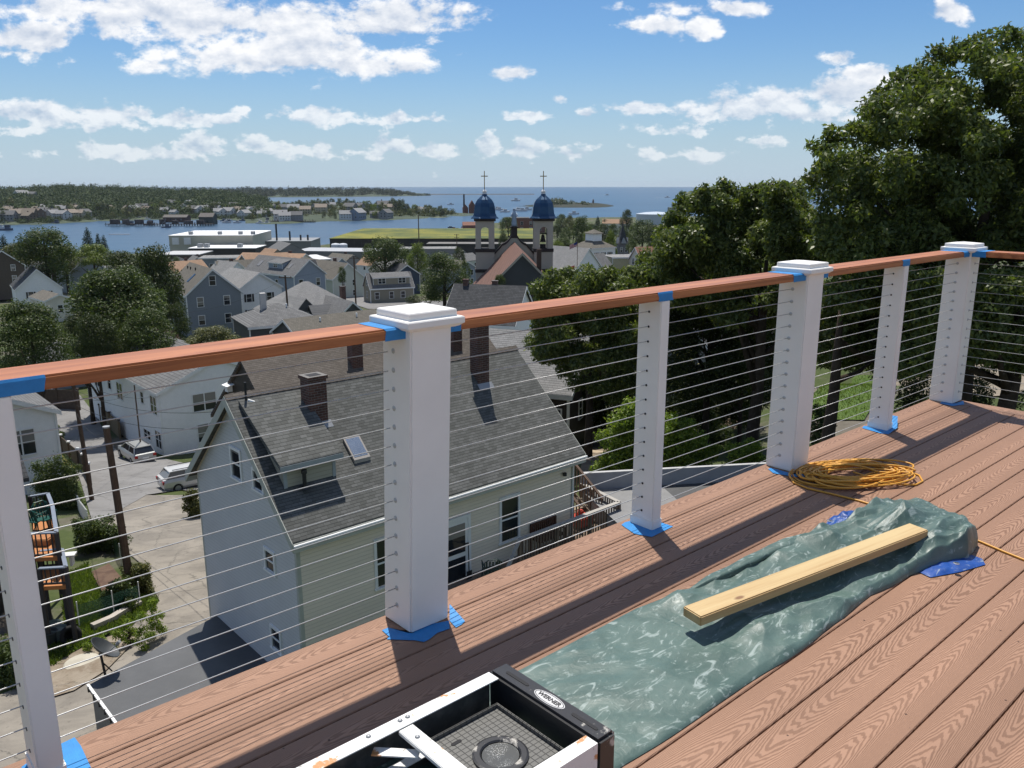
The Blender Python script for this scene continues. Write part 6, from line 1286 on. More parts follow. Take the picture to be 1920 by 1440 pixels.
p2 = pole('utility pole beside the street left of the parked silver wagon', 167, 892, 50, 700, .13, lean=-.3)
p3 = pole('utility pole standing in front of the hip roofed grey house', 541, 577, 118, 516, .14, [.4], lean=-.2)
p4 = pole('tall utility pole left of the tan house with dormer', 667, 562, 160, 480, .15, [.5])
p5 = pole('tall thin mast rising above the planted roof', 786, 470, 470, 403, .3)
p6 = pole('utility pole with cross arm in front of the planted roof right of the round tree', 857, 480, 300, 439, .16, [.3, 1.3])
p7 = pole('thin service pole against the white two storey house', 259, 790, 66, 722, .06)
p8 = pole('flagpole with a flag beside the right church tower', 1082, 505, 160, 448, .06)
fl = MB(); fl.v = []; n = 12
for i in range(n + 1):
    for j in range(2): fl.v.append((-i * .12, .08 * math.sin(i * .9), -j * .85 - i * .05))
fl.f = [[2 * i, 2 * i + 1, 2 * i + 3, 2 * i + 2] for i in range(n)]; fl.mi = [0] * n
m, t, b = newmat('flag_cloth'); x, y, z = t.sep(obj_(t)); zz = t.m('ADD', t.m('MULTIPLY', z, 1), t.m('MULTIPLY', x, -.4))
st_ = t.m('GREATER_THAN', t.m('FRACT', t.m('MULTIPLY', zz, 7.6)), .5); cn = t.m('MULTIPLY', t.m('GREATER_THAN', x, -.6), t.m('GREATER_THAN', zz, -.45))
t.l(t.mix(cn, t.mix(st_, (.5, .03, .04), (.62, .6, .6)), (.03, .05, .2)), b.inputs['Base Color']); b.inputs['Roughness'].default_value = .8
o = fl.build('flag', m, fix=False); o.location = p8 + Vector((-.08, 0, -.55)); tag(o, 'striped red and white flag with blue corner hanging from the flagpole', 'flag')
fl2 = MB()
for i in range(9):
    for j in range(2): fl2.v.append((i * .3, .1 * math.sin(i), -j * 1.3 + i * .1))
fl2.f = [[2 * i, 2 * i + 1, 2 * i + 3, 2 * i + 2] for i in range(8)]; fl2.mi = [2, 2, 1, 1, 1, 0, 0, 0]
o = fl2.build('flag', [P('flag_green', (.02, .2, .08), .8), P('flag_white', (.62, .6, .6), .8), P('flag_red', (.55, .03, .03), .8)][::-1], fix=False); o.location = wp(1052, 506, 150); tag(o, 'red white and green flag draped below the flagpole beside the church', 'flag')
def wire(label, a, b_, sag=.6, r=.011):
    a, b_ = Vector(a), Vector(b_); m = MB(); m.tube([(b_ - a) * k - Vector((0, 0, sag * 4 * k * (1 - k))) for k in np.linspace(0, 1, 12)], r, 5)
    o = m.build('utility_wire', P('black_cable', (.02, .02, .02), .7), smooth=True); o.location = a; return tag(o, label, 'wire', 'overhead wires over the street')
wire('thin black wire from the stub pole to the street pole', p1 + Vector((0, 0, -.2)), p2 + Vector((0, 0, -2.5)))
wire('upper black wire from the street pole to the white two storey house', p2 + Vector((0, 0, -.4)), wp(300, 742, 66))
wire('lower black wire from the street pole to the service pole', p2 + Vector((0, 0, -1.4)), p7 + Vector((0, 0, -.4)))
wire('black wire from the street pole to the big shingled house gable', p2 + Vector((0, 0, -1.0)), wp(425, 770, 31))
wire('second black wire from street pole to the big shingled house', p2 + Vector((0, 0, -2.0)), wp(430, 800, 29))
wire('black wire from the street pole leaving the photo at left', p2 + Vector((0, 0, -.6)), p2 + Vector((-22, -4, .6)))
wire('black wire from the hip roofed house pole to the tall pole', p3 + Vector((0, 0, -.4)), p4 + Vector((0, 0, -.5)))
wire('black wire from the hip roofed house pole toward the left', p3 + Vector((0, 0, -.4)), wp(300, 590, 100), 1.2)
wire('black wire from the tall pole toward the church', p4 + Vector((0, 0, -.5)), wp(880, 520, 150), 1.0)
# street fence with white post caps
def fence_line(name, label, pts, h, mat, cap=None, th=.05, posts=True, z=None):
    P3 = [hit(*q) if len(q) == 2 else Vector(q) for q in pts]; b = P3[0]; r = thing(name, label, 'fence', b, 0)
    m = MB()
    for a, c in zip(P3, P3[1:]):
        d = (c - a); m.prism([a - b + Vector((0, 0, -.2)), c - b + Vector((0, 0, -.2)), c - b + Vector((0, 0, h)), a - b + Vector((0, 0, h))], Vector((-d.y, d.x, 0)).normalized() * th)
    m.build('panel', mat, r)
    if posts:
        for a in P3: q = MB(); v = a - b; q.box(v.x - .08, v.x + .08, v.y - .08, v.y + .08, v.z - .2, v.z + h + .12); po = q.build('post', mat, r); q = MB(); q.box(v.x - .12, v.x + .12, v.y - .12, v.y + .12, v.z + h + .12, v.z + h + .25); q.build('post_cap', cap or TRIM, po)
    return r
FW = P('brown_fence_wood', (.085, .06, .045), .9, var=.3, vs=4)
fence_line('board_fence', 'brown board fence with white post caps along the street', [(118, 850), (133, 865), (150, 880), (160, 892), (170, 912)], 1.5, FW)
fence_line('board_fence', 'long dark wooden fence across the end of the street', [(76, 768), (110, 768), (150, 770)], 2.2, FW, FW)
fence_line('board_fence', 'tan wooden fence along the side of the white two storey house', [(190, 790), (208, 806), (226, 822)], 1.6, P('tan_fence_wood', (.16, .12, .07), .9), FW)
fence_line('low_wall', 'low grey kerb wall at the foot of the mesh fence', [(178, 1188), (215, 1172), (250, 1150), (268, 1142)], .35, CONC, th=.25, posts=False)['category'] = 'wall'
def picket(label, pts, h=.9):
    P3 = [hit(*q) for q in pts]; b = P3[0]; r = thing('picket_fence', label, 'fence', b, 0); m = MB(); k = MB()
    for a, c in zip(P3, P3[1:]):
        L = (c - a).length; n = max(2, int(L / .16))
        for i in range(n): v = a.lerp(c, i / n) - b; m.box(v.x - .04, v.x + .04, v.y - .012, v.y + .012, v.z, v.z + h)
        for z in (.25, .7): k.bar(a - b + Vector((0, .03, z)), c - b + Vector((0, .03, z)), .04, .08)
    m.build('pickets', TRIM, r); k.build('rails', TRIM, r)
picket('white picket fence behind the orange deck', [(55, 940), (90, 938), (132, 925)]); picket('white picket fence running down beside the street shrub', [(143, 945), (152, 965), (166, 985)])
# green mesh fence round the vegetable bed
m, t, b = newmat('green_mesh'); x, y, z = t.sep(obj_(t)); g = t.m('MAXIMUM', t.m('LESS_THAN', t.m('FRACT', t.m('MULTIPLY', z, 14)), .3), t.m('LESS_THAN', t.m('FRACT', t.m('MULTIPLY', t.m('ADD', x, y), 14)), .3))
b.inputs['Base Color'].default_value = (.015, .09, .06, 1); t.l(t.m('MULTIPLY_ADD', g, .6, .25), b.inputs['Alpha']); MESHG = m
gf = [hit(*q) for q in ((213, 1035), (228, 1062), (245, 1085), (262, 1110), (264, 1140), (215, 1158), (150, 1180))]; r = thing('mesh_fence', 'green mesh garden fence with thin white posts around the vegetable bed', 'fence', gf[0], 0)
mm = MB()
for a, c in zip(gf, gf[1:]): mm.add([a - gf[0], c - gf[0], c - gf[0] + Vector((0, 0, 1.0)), a - gf[0] + Vector((0, 0, 1.0))], [(0, 1, 2, 3)])
mm.build('mesh', MESHG, r, fix=False)
for a in gf: q = MB(); v = a - gf[0]; q.tube([v, v + Vector((0, 0, 1.15))], .022, 6); q.build('post', TRIM, r)
EARTH = patchy('garden_earth', (.09, .055, .04), (.13, .085, .06), (.06, .04, .03), 1.5, 8)
sheet('garden_bed', [(172, 1078), (205, 1062), (228, 1088), (235, 1118), (205, 1130), (190, 1112)], EARTH, .16)
# neighbour house with its orange decks at the left edge
nd = hit(100, 1190); zf = wp(90, 1000, 29.5).z
nb = house('dark_shingled_house', 'dark brown shingled house at the left edge behind the thin post', ('SE', 34, 890, 31), 41, 9, 8, 6.5, 3, W_DBR, SH_DK, trim=None)[0]
ODK = P('orange_deck_stain', (.42, .17, .055), .7, var=.12, vs=6); BGR = P('blue_grey_paint', (.17, .2, .25), .6); DKR = P('dark_baluster', (.05, .045, .045), .8)
def small_deck(label, pix, z, h=.95, open_=(), under=True):
    P4 = [gp(px, py, z) for px, py in pix]; b = Vector((P4[0].x, P4[0].y, float(terr(P4[0].x, P4[0].y)))); r = thing('raised_deck', label, 'deck', b, 0); L = [p - b for p in P4]
    f = MB(); f.prism(L, (0, 0, -.15)); f.build('floor', ODK, r)
    for i, (a, c) in enumerate(zip(L, L[1:] + L[:1])):
        if i in open_: continue
        k = MB(); k.bar(a + Vector((0, 0, h)), c + Vector((0, 0, h)), .14, .05); k.build('top_rail', BGR, r)
        k = MB(); n = int((c - a).length / .16)
        for j in range(1, n): v = a.lerp(c, j / n); k.box(v.x - .018, v.x + .018, v.y - .018, v.y + .018, v.z + .08, v.z + h - .02)
        k.bar(a + Vector((0, 0, .1)), c + Vector((0, 0, .1)), .05, .07); k.build('balusters', DKR, r)
    for a in L: k = MB(); k.box(a.x - .06, a.x + .06, a.y - .06, a.y + .06, -.5, a.z + h); k.build('post', DKR, r)
    return r
zd = -13.2
small_deck('raised deck with orange boards and blue grey rails at the left edge', [(62, 1046), (112, 1044), (104, 990), (95, 966), (62, 972)], zd, open_=(4,))
small_deck('small lower orange landing with slatted rails below the orange deck', [(78, 1100), (128, 1097), (120, 1062), (80, 1066)], zd - .7, .7, open_=(3,))
bn = gp(95, 1062, zd - .55); q = MB(); q.box(-.9, .9, -.18, .18, .38, .44); [q.box(x - .04, x + .04, -.15, .15, 0, .38) for x in (-.75, .75)]; o = q.build('bench', P('white_bench_paint', (.6, .6, .58), .6)); o.location = bn; o.rotation_euler = (0, 0, R(12)); tag(o, 'white bench on the small lower orange landing', 'bench')
GCH = P('green_plastic', (.012, .075, .06), .4)
def chair(label, p, rz, mat, group=None, sc=1.0):
    r = thing('garden_chair', label, 'chair', p, R(rz), group)
    q = MB(); q.slab([[(-.24, -.22, .42), (.24, -.22, .42), (.22, .22, .40), (-.22, .22, .40)]], .03); q.build('seat', mat, r)
    q = MB()
    for i in range(5): x = -.18 + .09 * i; q.bar((x, .22, .42), (x * 1.1, .34, .86), .05, .015)
    q.tube([(-.25, .23, .42), (-.26, .34, .82), (-.14, .37, .92), (.14, .37, .92), (.26, .34, .82), (.25, .23, .42)], .02, 6); q.build('backrest', mat, r)
    for x in (-.23, .23):
        for y in (-.2, .22): q = MB(); q.tube([(x, y, .41), (x * 1.15, y * 1.15, 0)], .022, 6); q.build('leg', mat, r)
        q = MB(); q.tube([(x, -.22, .41), (x * 1.1, -.24, .64), (x * 1.1, .28, .66)], .02, 6); q.build('armrest', mat, r)
    r.scale = (sc,) * 3; return r
chair('green plastic chair facing right on the orange deck', gp(90, 992, zd), 60, GCH, sc=1.15); chair('green plastic chair at the left end of the orange deck', gp(70, 995, zd), 170, GCH, sc=1.15)
q = MB(); q.box(-.5, .5, -.35, .35, .0, .28); o = q.build('cushion', P('orange_cushion', (.38, .16, .06), .8), bevel=.04); o.location = gp(75, 1018, zd); tag(o, 'low orange box cushion on the orange deck', 'cushion')
# tyre, bins, plants by the driveway
q = hit(135, 1208); tmb = MB(); tmb.lathe([(.20, -.1), (.30, -.13), (.36, -.09), (.37, 0), (.36, .09), (.30, .13), (.20, .1), (.20, -.1)], 24); o = tmb.build('tyre', P('tyre_rubber', (.02, .02, .02), .9), smooth=True); o.location = q + Vector((0, 0, .36)); o.rotation_euler = (R(75), 0, R(25)); tag(o, 'old black tyre leaning at the edge of the yard', 'tyre')
for px, py, c_, lab in ((112, 1205, (.16, .19, .17), 'grey green barrel next to the old tyre'), (95, 1212, (.05, .06, .06), 'dark bin left of the grey green barrel'), (104, 1196, (.13, .17, .15), 'pale green tub behind the dark bin')):
    q = hit(px, py); k = MB(); k.lathe([(.22, 0), (.27, .55), (.30, .58), (.28, .60), (.25, .55), (.24, .5)], 16); o = k.build('barrel', P('barrel_' + str(px), c_, .6)); o.location = q + Vector((0, 0, .02)); tag(o, lab, 'barrel')
q = hit(155, 1247); k = MB(); k.lathe([(.55, 0), (.6, .05), (.55, .09), (.2, .1)], 20); o = k.build('stone_cover', P('pale_stone', (.42, .39, .32), .9, var=.25)); o.location = q + Vector((0, 0, .05)); tag(o, 'round pale stone cover in the dirt beside the satellite dish', 'cover')
# flat black roofed garage and its satellite dish
gz = -13.75; g4 = [D2(X, Y) for X, Y in ((9.35, 19.2), (9.35, 24.95), (5.04, 23.55), (5.10, 19.2))]; g0 = Vector((g4[2].x, g4[2].y, -16.4)); ga = thing('garage', 'garage with flat black rubber roof below the deck', 'garage', g0, 0)
L4 = [Vector((p.x - g0.x, p.y - g0.y, 0)) for p in g4]; c4 = sum(L4, Vector()) / 4; ins = [c4 + (p - c4) * .97 for p in L4]
w = MB(); w.prism([p + Vector((0, 0, -1)) for p in ins], (0, 0, 16.4 + gz + .8)); w.build('wall', P('grey_garage_wall', (.16, .16, .15), .8, var=.2), ga)
m, t, b = newmat('rubber_roof'); o = obj_(t); n, n2 = t.noise(o, .6, 5, .6), t.noise(o, 6, 5, .7); t.l(t.mix(t.sstep(n, .3, .7), (.048, .05, .053), (.075, .077, .08)), b.inputs['Base Color']); b.inputs['Roughness'].default_value = .55; bump(t, b, n2, .15, .02); RUB = m
w = MB(); w.prism([p + Vector((0, 0, 16.4 + gz - .16)) for p in L4], (0, 0, .16)); w.build('roof', RUB, ga)
w = MB(); a, c = L4[2], L4[3]; w.bar(a + Vector((0, 0, 16.4 + gz + .02)), c + Vector((0, 0, 16.4 + gz + .02)), .07, .05); w.build('edge_trim', TRIM, ga)
for k in np.linspace(.05, .9, 9): w = MB(); w.tube([a.lerp(c, k) + Vector((-.05, 0, 16.4 + gz - .1)), a.lerp(c, k) + Vector((-.05, 0, 16.4 + gz + .05))], .03, 6); w.build('gutter_bracket', BLACKM, ga)
w = MB(); dv = (c - a).normalized(); pv = a.lerp(c, .45) + Vector((-.06, -.02, 0)); w.bar(pv + Vector((0, 0, .5)), pv + dv * 1.1 + Vector((0, 0, .5)), .04, 1.0); w.build('door', DARK, ga)
q = gp(197, 1262, gz); sdh = thing('satellite_dish', 'dark satellite dish on the edge of the flat black garage roof', 'satellite dish', q, 0)
w = MB(); w.tube([(0, 0, -.1), (-.06, .02, .5), (-.10, .02, .62)], .035, 8); w.tube([(-.06, .02, .35), (.16, .1, 0)], .018, 6); w.build('mast', BLACKM, sdh)
w = MB(); prof = [(.02, 0)] + [(.05 + .41 * k / 8, .16 * (k / 8) ** 2) for k in range(9)]; w.lathe(prof + [(.46, .175), (.45, .18)] + [(.04 + .40 * k / 8, .16 * (k / 8) ** 2 + .015) for k in range(8, -1, -1)], 28); o = w.build('reflector', P('dish_grey', (.045, .05, .052), .5), sdh, smooth=True); o.location = (-.02, .0, .68); o.rotation_euler = (R(-18), R(38), 0)
w = MB(); w.tube([(-.2, -.1, .55), (.25, -.05, .75), (.48, 0, .95)], .014, 6); w.tube([(.44, 0, .92), (.53, 0, 1.02)], .05, 8); w.build('feed_arm', GREYM, sdh)
# back of the big house: wooden deck, stairs, chair, shovel, bench
def bk(X, Y, z): return at_deck(X, Y, z)
bd = thing('wooden_back_deck', 'weathered wooden deck with railing at the back door of the big shingled house', 'deck', bk(16, 18, -14), PHI)
fz = 14 - 12.0; f = MB(); f.box(-2.3, .7, -.8, .95, fz - .15, fz); f.box(.7, 5.6, .25, .95, fz - .15, fz); f.box(4.0, 5.9, .95, 2.5, fz - .15, fz); f.build('floor', PTWOOD, bd)
for x, y in ((-2.2, -.7), (1, .35), (3.2, .35), (5.4, .35)): k = MB(); k.box(x, x + .12, y, y + .12, -.6, fz - .15); k.build('support_post', PTWOOD, bd)
for (x0, y0, x1, y1) in ((.7, .28, 5.5, .28), (5.5, .28, 5.9, 2.5)):
    k = MB(); k.bar((x0, y0, fz + .97), (x1, y1, fz + .97), .16, .04); k.build('top_rail', P('silver_wood', (.36, .34, .31), .9), bd)
    k = MB(); n = int(math.hypot(x1 - x0, y1 - y0) / .13)
    for i in range(n): v = Vector((x0, y0, 0)).lerp(Vector((x1, y1, 0)), i / n); k.box(v.x - .02, v.x + .02, v.y - .02, v.y + .02, fz - .1, fz + .95)
    k.build('balusters', PTWOOD, bd)
k = MB(); k.bar((.7, .28, fz + .97), (-.1, .05, fz + .15), .12, .05); k.build('sloping_rail', P('silver_wood', (.36, .34, .31)), bd)
for x, y in ((.7, .28), (2.4, .28), (4.0, .28), (5.5, .28), (5.9, 2.5)): k = MB(); k.box(x - .05, x + .05, y - .05, y + .05, -.5, fz + .95); k.build('post', PTWOOD, bd)
stt = thing('wooden_stairs', 'weathered wooden stairs climbing past the right end of the big shingled house', 'stairs', bk(20.4, 18.9, -12.1), PHI)
for i in range(8): k = MB(); k.box(-.1, 1.0, .2 + i * .28, .46 + i * .28, .15 + i * .19, .19 + i * .19); k.build('tread', P('worn_tread', (.3, .24, .17), .9), stt)
k = MB()
for x in (-.14, 1.04): k.prism([(x - .03, .1, -.1), (x - .03, 2.6, 1.6), (x - .03, 2.6, 1.35), (x - .03, .3, -.2)], (.06, 0, 0))
k.build('stringer', PTWOOD, stt)
for x in (-.14, 1.04):
    k = MB(); k.bar((x, .1, 1.0), (x, 2.6, 2.7), .1, .05); k.build('handrail', P('brown_rail_wood', (.12, .08, .06), .8), stt)
    k = MB(); [k.box(x - .02, x + .02, y - .02, y + .02, y * .68 - .05, y * .68 + .95) for y in np.arange(.15, 2.6, .14)]; k.build('balusters', PTWOOD, stt)
chair('dark green plastic chair by the back door of the big shingled house', bk(15.35, 18.1, -12.0), PHI * 57.3 + 150, P('dark_green_plastic', (.03, .05, .045), .45))
k = MB(); k.tube([(0, 0, 0), (.06, .1, 1.15)], .016, 6); k.box(-.06, .06, .08, .11, 1.13, 1.17); k.box(-.1, .1, -.02, .0, 0, .26); o = k.build('shovel', BLACKM); o.location = bk(15.0, 18.75, -12.0); o.rotation_euler = (0, 0, PHI); tag(o, 'black shovel leaning on the wall beside the back door', 'shovel')
def bench(label, p, rz):
    r = thing('garden_bench', label, 'bench', p, rz); MBR = P('red_brown_wood', (.10, .045, .028), .7)
    k = MB(); [k.box(-.6, .6, -.25 + i * .12, -.16 + i * .12, .42, .45) for i in range(4)]; k.build('seat', MBR, r)
    k = MB(); [k.box(-.55 + i * .1, -.49 + i * .1, .22, .25, .5, .88) for i in range(12)]; k.box(-.6, .6, .22, .25, .88, .95); k.build('backrest', MBR, r)
    for x in (-.57, .57): k = MB(); k.box(x - .03, x + .03, -.25, -.19, 0, .62); k.box(x - .03, x + .03, .2, .26, 0, .95); k.box(x - .03, x + .03, -.25, .26, .62, .66); k.build('leg', MBR, r)
bench('red brown wooden bench against the wall near the wooden stairs', bk(18.4, 18.72, -12.0), PHI)
k = MB(); k.box(-.35, .35, -.3, .3, .05, .4); k.lathe([(.15, .4), (.1, .62)], 8); o = k.build('toy_box', P('red_plastic', (.4, .04, .02), .5), bevel=.03); o.location = bk(20.6, 19.3, -12.0); o.rotation_euler = (0, 0, PHI); tag(o, 'red plastic box behind the wooden deck railing', 'box')
# low flat roofed shed beyond the deck edge
zr = -11.3; fa, fb = gp(1088, 918, zr), gp(1440, 898, zr); na, nb_ = gp(1190, 1010, zr), gp(1560, 1000, zr); b0 = Vector(((fa.x + nb_.x) / 2, (fa.y + nb_.y) / 2, zr - 2.2)); fs = thing('flat_roofed_shed', 'low shed with flat grey roof and raised back edge just beyond the deck', 'shed', b0, 0)
L4 = [p - b0 for p in (na, nb_, fb, fa)]; k = MB(); k.prism([Vector((p.x, p.y, -.5)) for p in L4], (0, 0, 2.6)); k.build('wall', P('shed_grey', (.26, .27, .28), .8), fs)
k = MB(); m1, m2 = L4[0].lerp(L4[1], .42), L4[3].lerp(L4[2], .42); k.prism([Vector((p.x, p.y, 2.1)) for p in (L4[0], m1, m2, L4[3])], (0, 0, .1)); k.prism([Vector((p.x, p.y, 2.1)) for p in (m1, L4[1], L4[2], m2)], (0, 0, .104), 1); k.build('roof', [P('grey_membrane', (.2, .2, .2), .8), RUB], fs)
k = MB(); k.bar(L4[3] + Vector((0, 0, .32)), L4[2] + Vector((0, 0, .32)), .12, .64); k.build('parapet', P('parapet_grey', (.27, .275, .29), .7), fs)
k = MB(); k.bar(L4[3] + Vector((0, 0, .66)), L4[2] + Vector((0, 0, .66)), .16, .03); k.build('coping', P('coping_grey', (.42, .42, .42), .7), fs)
# brush pile, logs and planks in the shaded yard
q = hit(1362, 800); bp = MB(); rd = random.Random(5)
for i in range(60):
    a = rd.uniform(0, 6.28); p = Vector((rd.uniform(-1.1, 1.1), rd.uniform(-.8, .8), rd.uniform(.1, 1.1))); d = Vector((math.cos(a), math.sin(a), rd.uniform(-.3, .5))) * rd.uniform(.6, 1.3); bp.tube([p - d, p, p + d], [.035, .03, .012], 5)
o = bp.build('brush_pile', P('cut_branches', (.36, .27, .19), .9, var=.3)); o.location = q; tag(o, 'pile of cut pale branches in the shaded yard behind the cables', 'brush pile')
for i, (px, py, lab) in enumerate(((1120, 852, 'pale plank leaning on the dirt bank by the bright bush'), (1135, 858, 'short pale board lying below the leaning plank'), (1138, 832, 'upper pale plank on the dirt bank by the bright bush'))):
    q = hit(px, py); k = MB(); k.box(-.7, .7, -.15, .15, 0, .05); o = k.build('plank', P('raw_plank', (.45, .36, .25), .8)); o.location = q + Vector((0, 0, .12)); o.rotation_euler = (R(14), R(10), R(20 + i * 40)); tag(o, lab, 'plank')
sheet('dirt_bank', [(1095, 850), (1140, 820), (1150, 850), (1140, 900), (1085, 905)], patchy('bank_earth', (.22, .18, .13), (.15, .12, .09), (.1, .1, .05), .9, 5), .12)
q = wp(1748, 618, 40); shd = house('garden_shed', 'small white shed glimpsed among the trees just left of the corner post', ('E', 1752, 590, 42), -30, 1.3, 1.1, .9, .5, W_WHT, SH_LG, cat='shed', found=1.2)
q = hit(1735, 705); k = MB(); rd = random.Random(3)
for i in range(14): a = rd.uniform(0, 3.1); p = Vector((rd.uniform(-.8, .8), rd.uniform(-.4, .4), rd.uniform(.1, .6))); d = Vector((math.cos(a) * .6, math.sin(a) * .3, rd.uniform(-.2, .5))); k.tube([p - d, p + d], .04, 6)
o = k.build('scrap_pile', P('white_scrap', (.5, .5, .5), .7)); o.location = q; tag(o, 'heap of white scrap in the yard left of the corner post', 'scrap heap')

# grass standing on the lawns
def grass(name, label, polys, n, hgt, mat):
    V = []; g = np.random.default_rng(3)
    for pix, frac in polys:
        P = np.array([tuple(hit(*q)) for q in pix]); lo, hi = P.min(0), P.max(0); m_ = int(n * frac); out = []
        while len(out) < m_:
            x, y = g.uniform(lo[0], hi[0]), g.uniform(lo[1], hi[1]); c_ = False; j = len(P) - 1
            for i in range(len(P)):
                if (P[i][1] > y) != (P[j][1] > y) and x < (P[j][0] - P[i][0]) * (y - P[i][1]) / (P[j][1] - P[i][1]) + P[i][0]: c_ = not c_
                j = i
            if c_: out.append((x, y))
        xy = np.array(out); z = terr(xy[:, 0], xy[:, 1]) + .08; k = len(xy); a = g.uniform(0, 6.28, k); h = hgt * g.uniform(.4, 1.5, k); w = h * .16; l = g.normal(size=(k, 2)) * (h * .45)[:, None]
        b = np.stack([xy[:, 0], xy[:, 1], z], 1); d = np.stack([np.cos(a) * w, np.sin(a) * w, 0 * a], 1); tp = b + np.stack([l[:, 0], l[:, 1], h], 1)
        V.append(np.stack([b - d, b + d, tp + d * .3, tp - d * .3], 1).reshape(-1, 3))
    v = np.concatenate(V); me = bpy.data.meshes.new(name); qmesh(me, v, np.arange(len(v)).reshape(-1, 4)); me.materials.append(mat); o = link(name, me); o['kind'] = 'stuff'; o['label'] = label
grass('grass', 'short green grass and weeds growing on the lawns and verges', [([(1515, 755), (1600, 705), (1640, 705), (1650, 745), (1620, 790), (1520, 790)], .35), ([(120, 1085), (165, 1060), (178, 1095), (205, 1150), (160, 1175), (120, 1170)], .3), ([(80, 1250), (80, 1215), (160, 1175), (270, 1120), (298, 1130), (250, 1175), (170, 1205), (100, 1255)], .3), ([(80, 822), (125, 830), (160, 880), (60, 880)], .05)], 26000, .13, leafmat('grass_blade', (.085, .13, .03), trans=.35, gloss=.6))
# ------------------------------------------------------------ across the harbour: woods, houses, boats, piers
far = []
def crowns(pts, n, size):
    V = []
    for x, y, z, r_, h in pts:
        cl = [(x + random.uniform(-.3, .3) * r_, y, z + h * k, r_ * s, r_ * s, h * .3) for k, s in ((.3, .9), (.55, .8), (.8, .5))]; V.append(leaf_arrays(cl, n, size * r_, up=.5, elong=1.4, fill=.1)[0])
    v = np.concatenate(V); return v, np.arange(len(v)).reshape(-1, 4)
def wood(name, label, pts, n, size, mat):
    v, q = crowns(pts, n, size); me = bpy.data.meshes.new(name); qmesh(me, v, q); me.materials.append(mat); o = link(name, me); o['kind'] = 'stuff'; o['label'] = label; return o
random.seed(4)
pts = []
for i in range(1500):
    px = random.uniform(-60, 500); k = random.random(); q = HILL(px, .07 + .95 * k)
    pts.append((q.x, q.y, q.z - 1, random.uniform(7, 12), random.uniform(9, 14)))
for i in range(420):
    px = random.uniform(-60, 480); q = HILL(px, random.uniform(.012, .09)); pts.append((q.x, q.y, q.z - .5, random.uniform(3, 6), random.uniform(3, 6)))
wood('hill_woods', 'dense green woods covering the hill across the harbour', pts, 90, .24, leafmat('far_leaf', (.036, .060, .022), gloss=.8, trans=.1))
pts = []
for i in range(420):
    px = random.uniform(380, 800) ; q = HEAD(px, random.uniform(.05, 1)); k = max(.15, min(1, (800 - px) / 60)); pts.append((q.x, q.y, q.z - 2, random.uniform(12, 18), random.uniform(13, 19) * k))
wood('headland_woods', 'dark strip of woods on the low headland by the horizon', pts, 70, .26, leafmat('headland_leaf', (.026, .042, .020), gloss=.8, trans=.05))
pts = []
for i in range(26):
    px = random.choice((random.uniform(1035, 1062), random.uniform(1040, 1100))); q = ISLE(px, random.uniform(.5, .95)); pts.append((q.x, q.y, q.z - 1, random.uniform(6, 9), random.uniform(6, 11) * (1.2 if px < 1062 else .7)))
wood('island_trees', 'clump of dark trees on the little harbour island', pts, 110, .3, LF_DK)
pts = []
for i in range(260):
    px = random.uniform(462, 850); q = NECK(px, random.uniform(.2, 1)); pts.append((q.x, q.y, q.z - 1, random.uniform(4, 8), random.uniform(4, 8)))
wood('neck_shrubs', 'low green shrubs covering the neck across the harbour', pts, 80, .26, leafmat('shrub_leaf', (.06, .075, .03), gloss=.8, trans=.1))
# single trees that stand out on the far shores
fm = {}
for i, mt in enumerate((LF_MID, LF_DK, LF_OL, LF_YG)):
    a = np.array(unit_clumps(10 + i, 9)); v, q = leaf_arrays(a, 900, .15, up=.4, elong=1.4, fill=.15); me = bpy.data.meshes.new('shore_tree'); qmesh(me, v, q); me.materials.append(mt); fm[i] = me
FT = [(480, .3, 16), (505, .5, 14), (520, .35, 16), (545, .3, 15), (560, .55, 18), (575, .3, 14), (585, .6, 17), (610, .45, 20), (622, .3, 16), (640, .3, 18), (660, .5, 19), (672, .3, 14), (690, .6, 17), (700, .4, 16), (715, .55, 17), (735, .6, 24), (745, .5, 24), (752, .7, 22), (758, .4, 20), (776, .7, 16), (782, .5, 15), (798, .5, 17), (805, .6, 16), (815, .5, 13), (835, .5, 13), (530, .7, 13), (596, .8, 14), (650, .8, 16), (684, .2, 13), (722, .25, 14), (766, .3, 12), (826, .3, 9), (845, .4, 8)]
HT = [(30, .12, 15), (60, .2, 16), (100, .1, 15), (125, .12, 18), (185, .08, 22), (192, .1, 20), (210, .1, 16), (285, .12, 17), (300, .14, 18), (350, .1, 15), (370, .15, 15), (395, .1, 20), (402, .12, 20), (420, .15, 15), (440, .2, 16), (15, .3, 18), (80, .28, 16), (140, .25, 16), (240, .2, 16), (330, .22, 16), (150, .08, 12), (265, .06, 12), (450, .1, 13), (470, .15, 13)]
random.seed(52)
for i in range(45): FT.append((random.uniform(465, 840), random.uniform(.06, .9), random.uniform(9, 16)))
for i in range(40): HT.append((random.uniform(-10, 500), random.uniform(.02, .16), random.uniform(9, 17)))
def names_dark(i): return ('mid green', 'dark green', 'olive', 'yellow green')[i]
for at_, lst, where in ((NECK, FT, 'on the neck across the harbour'), (HILL, HT, 'on the wooded shore at far left')):
    for j, (px, k, hh) in enumerate(lst):
        i = (j * 7 + j // 3) % 4 if hh < 19 else 1
        q = at_(px, k); o = link('shore_tree', fm[i], None, q - Vector((0, 0, hh * .2)), random.uniform(0, 6)); s = hh * .42; o.scale = (s * .95, s * .95, s); tag(o, 'small ' + names_dark(i) + ' round tree ' + where, 'tree', names_dark(i) + ' trees ' + where)
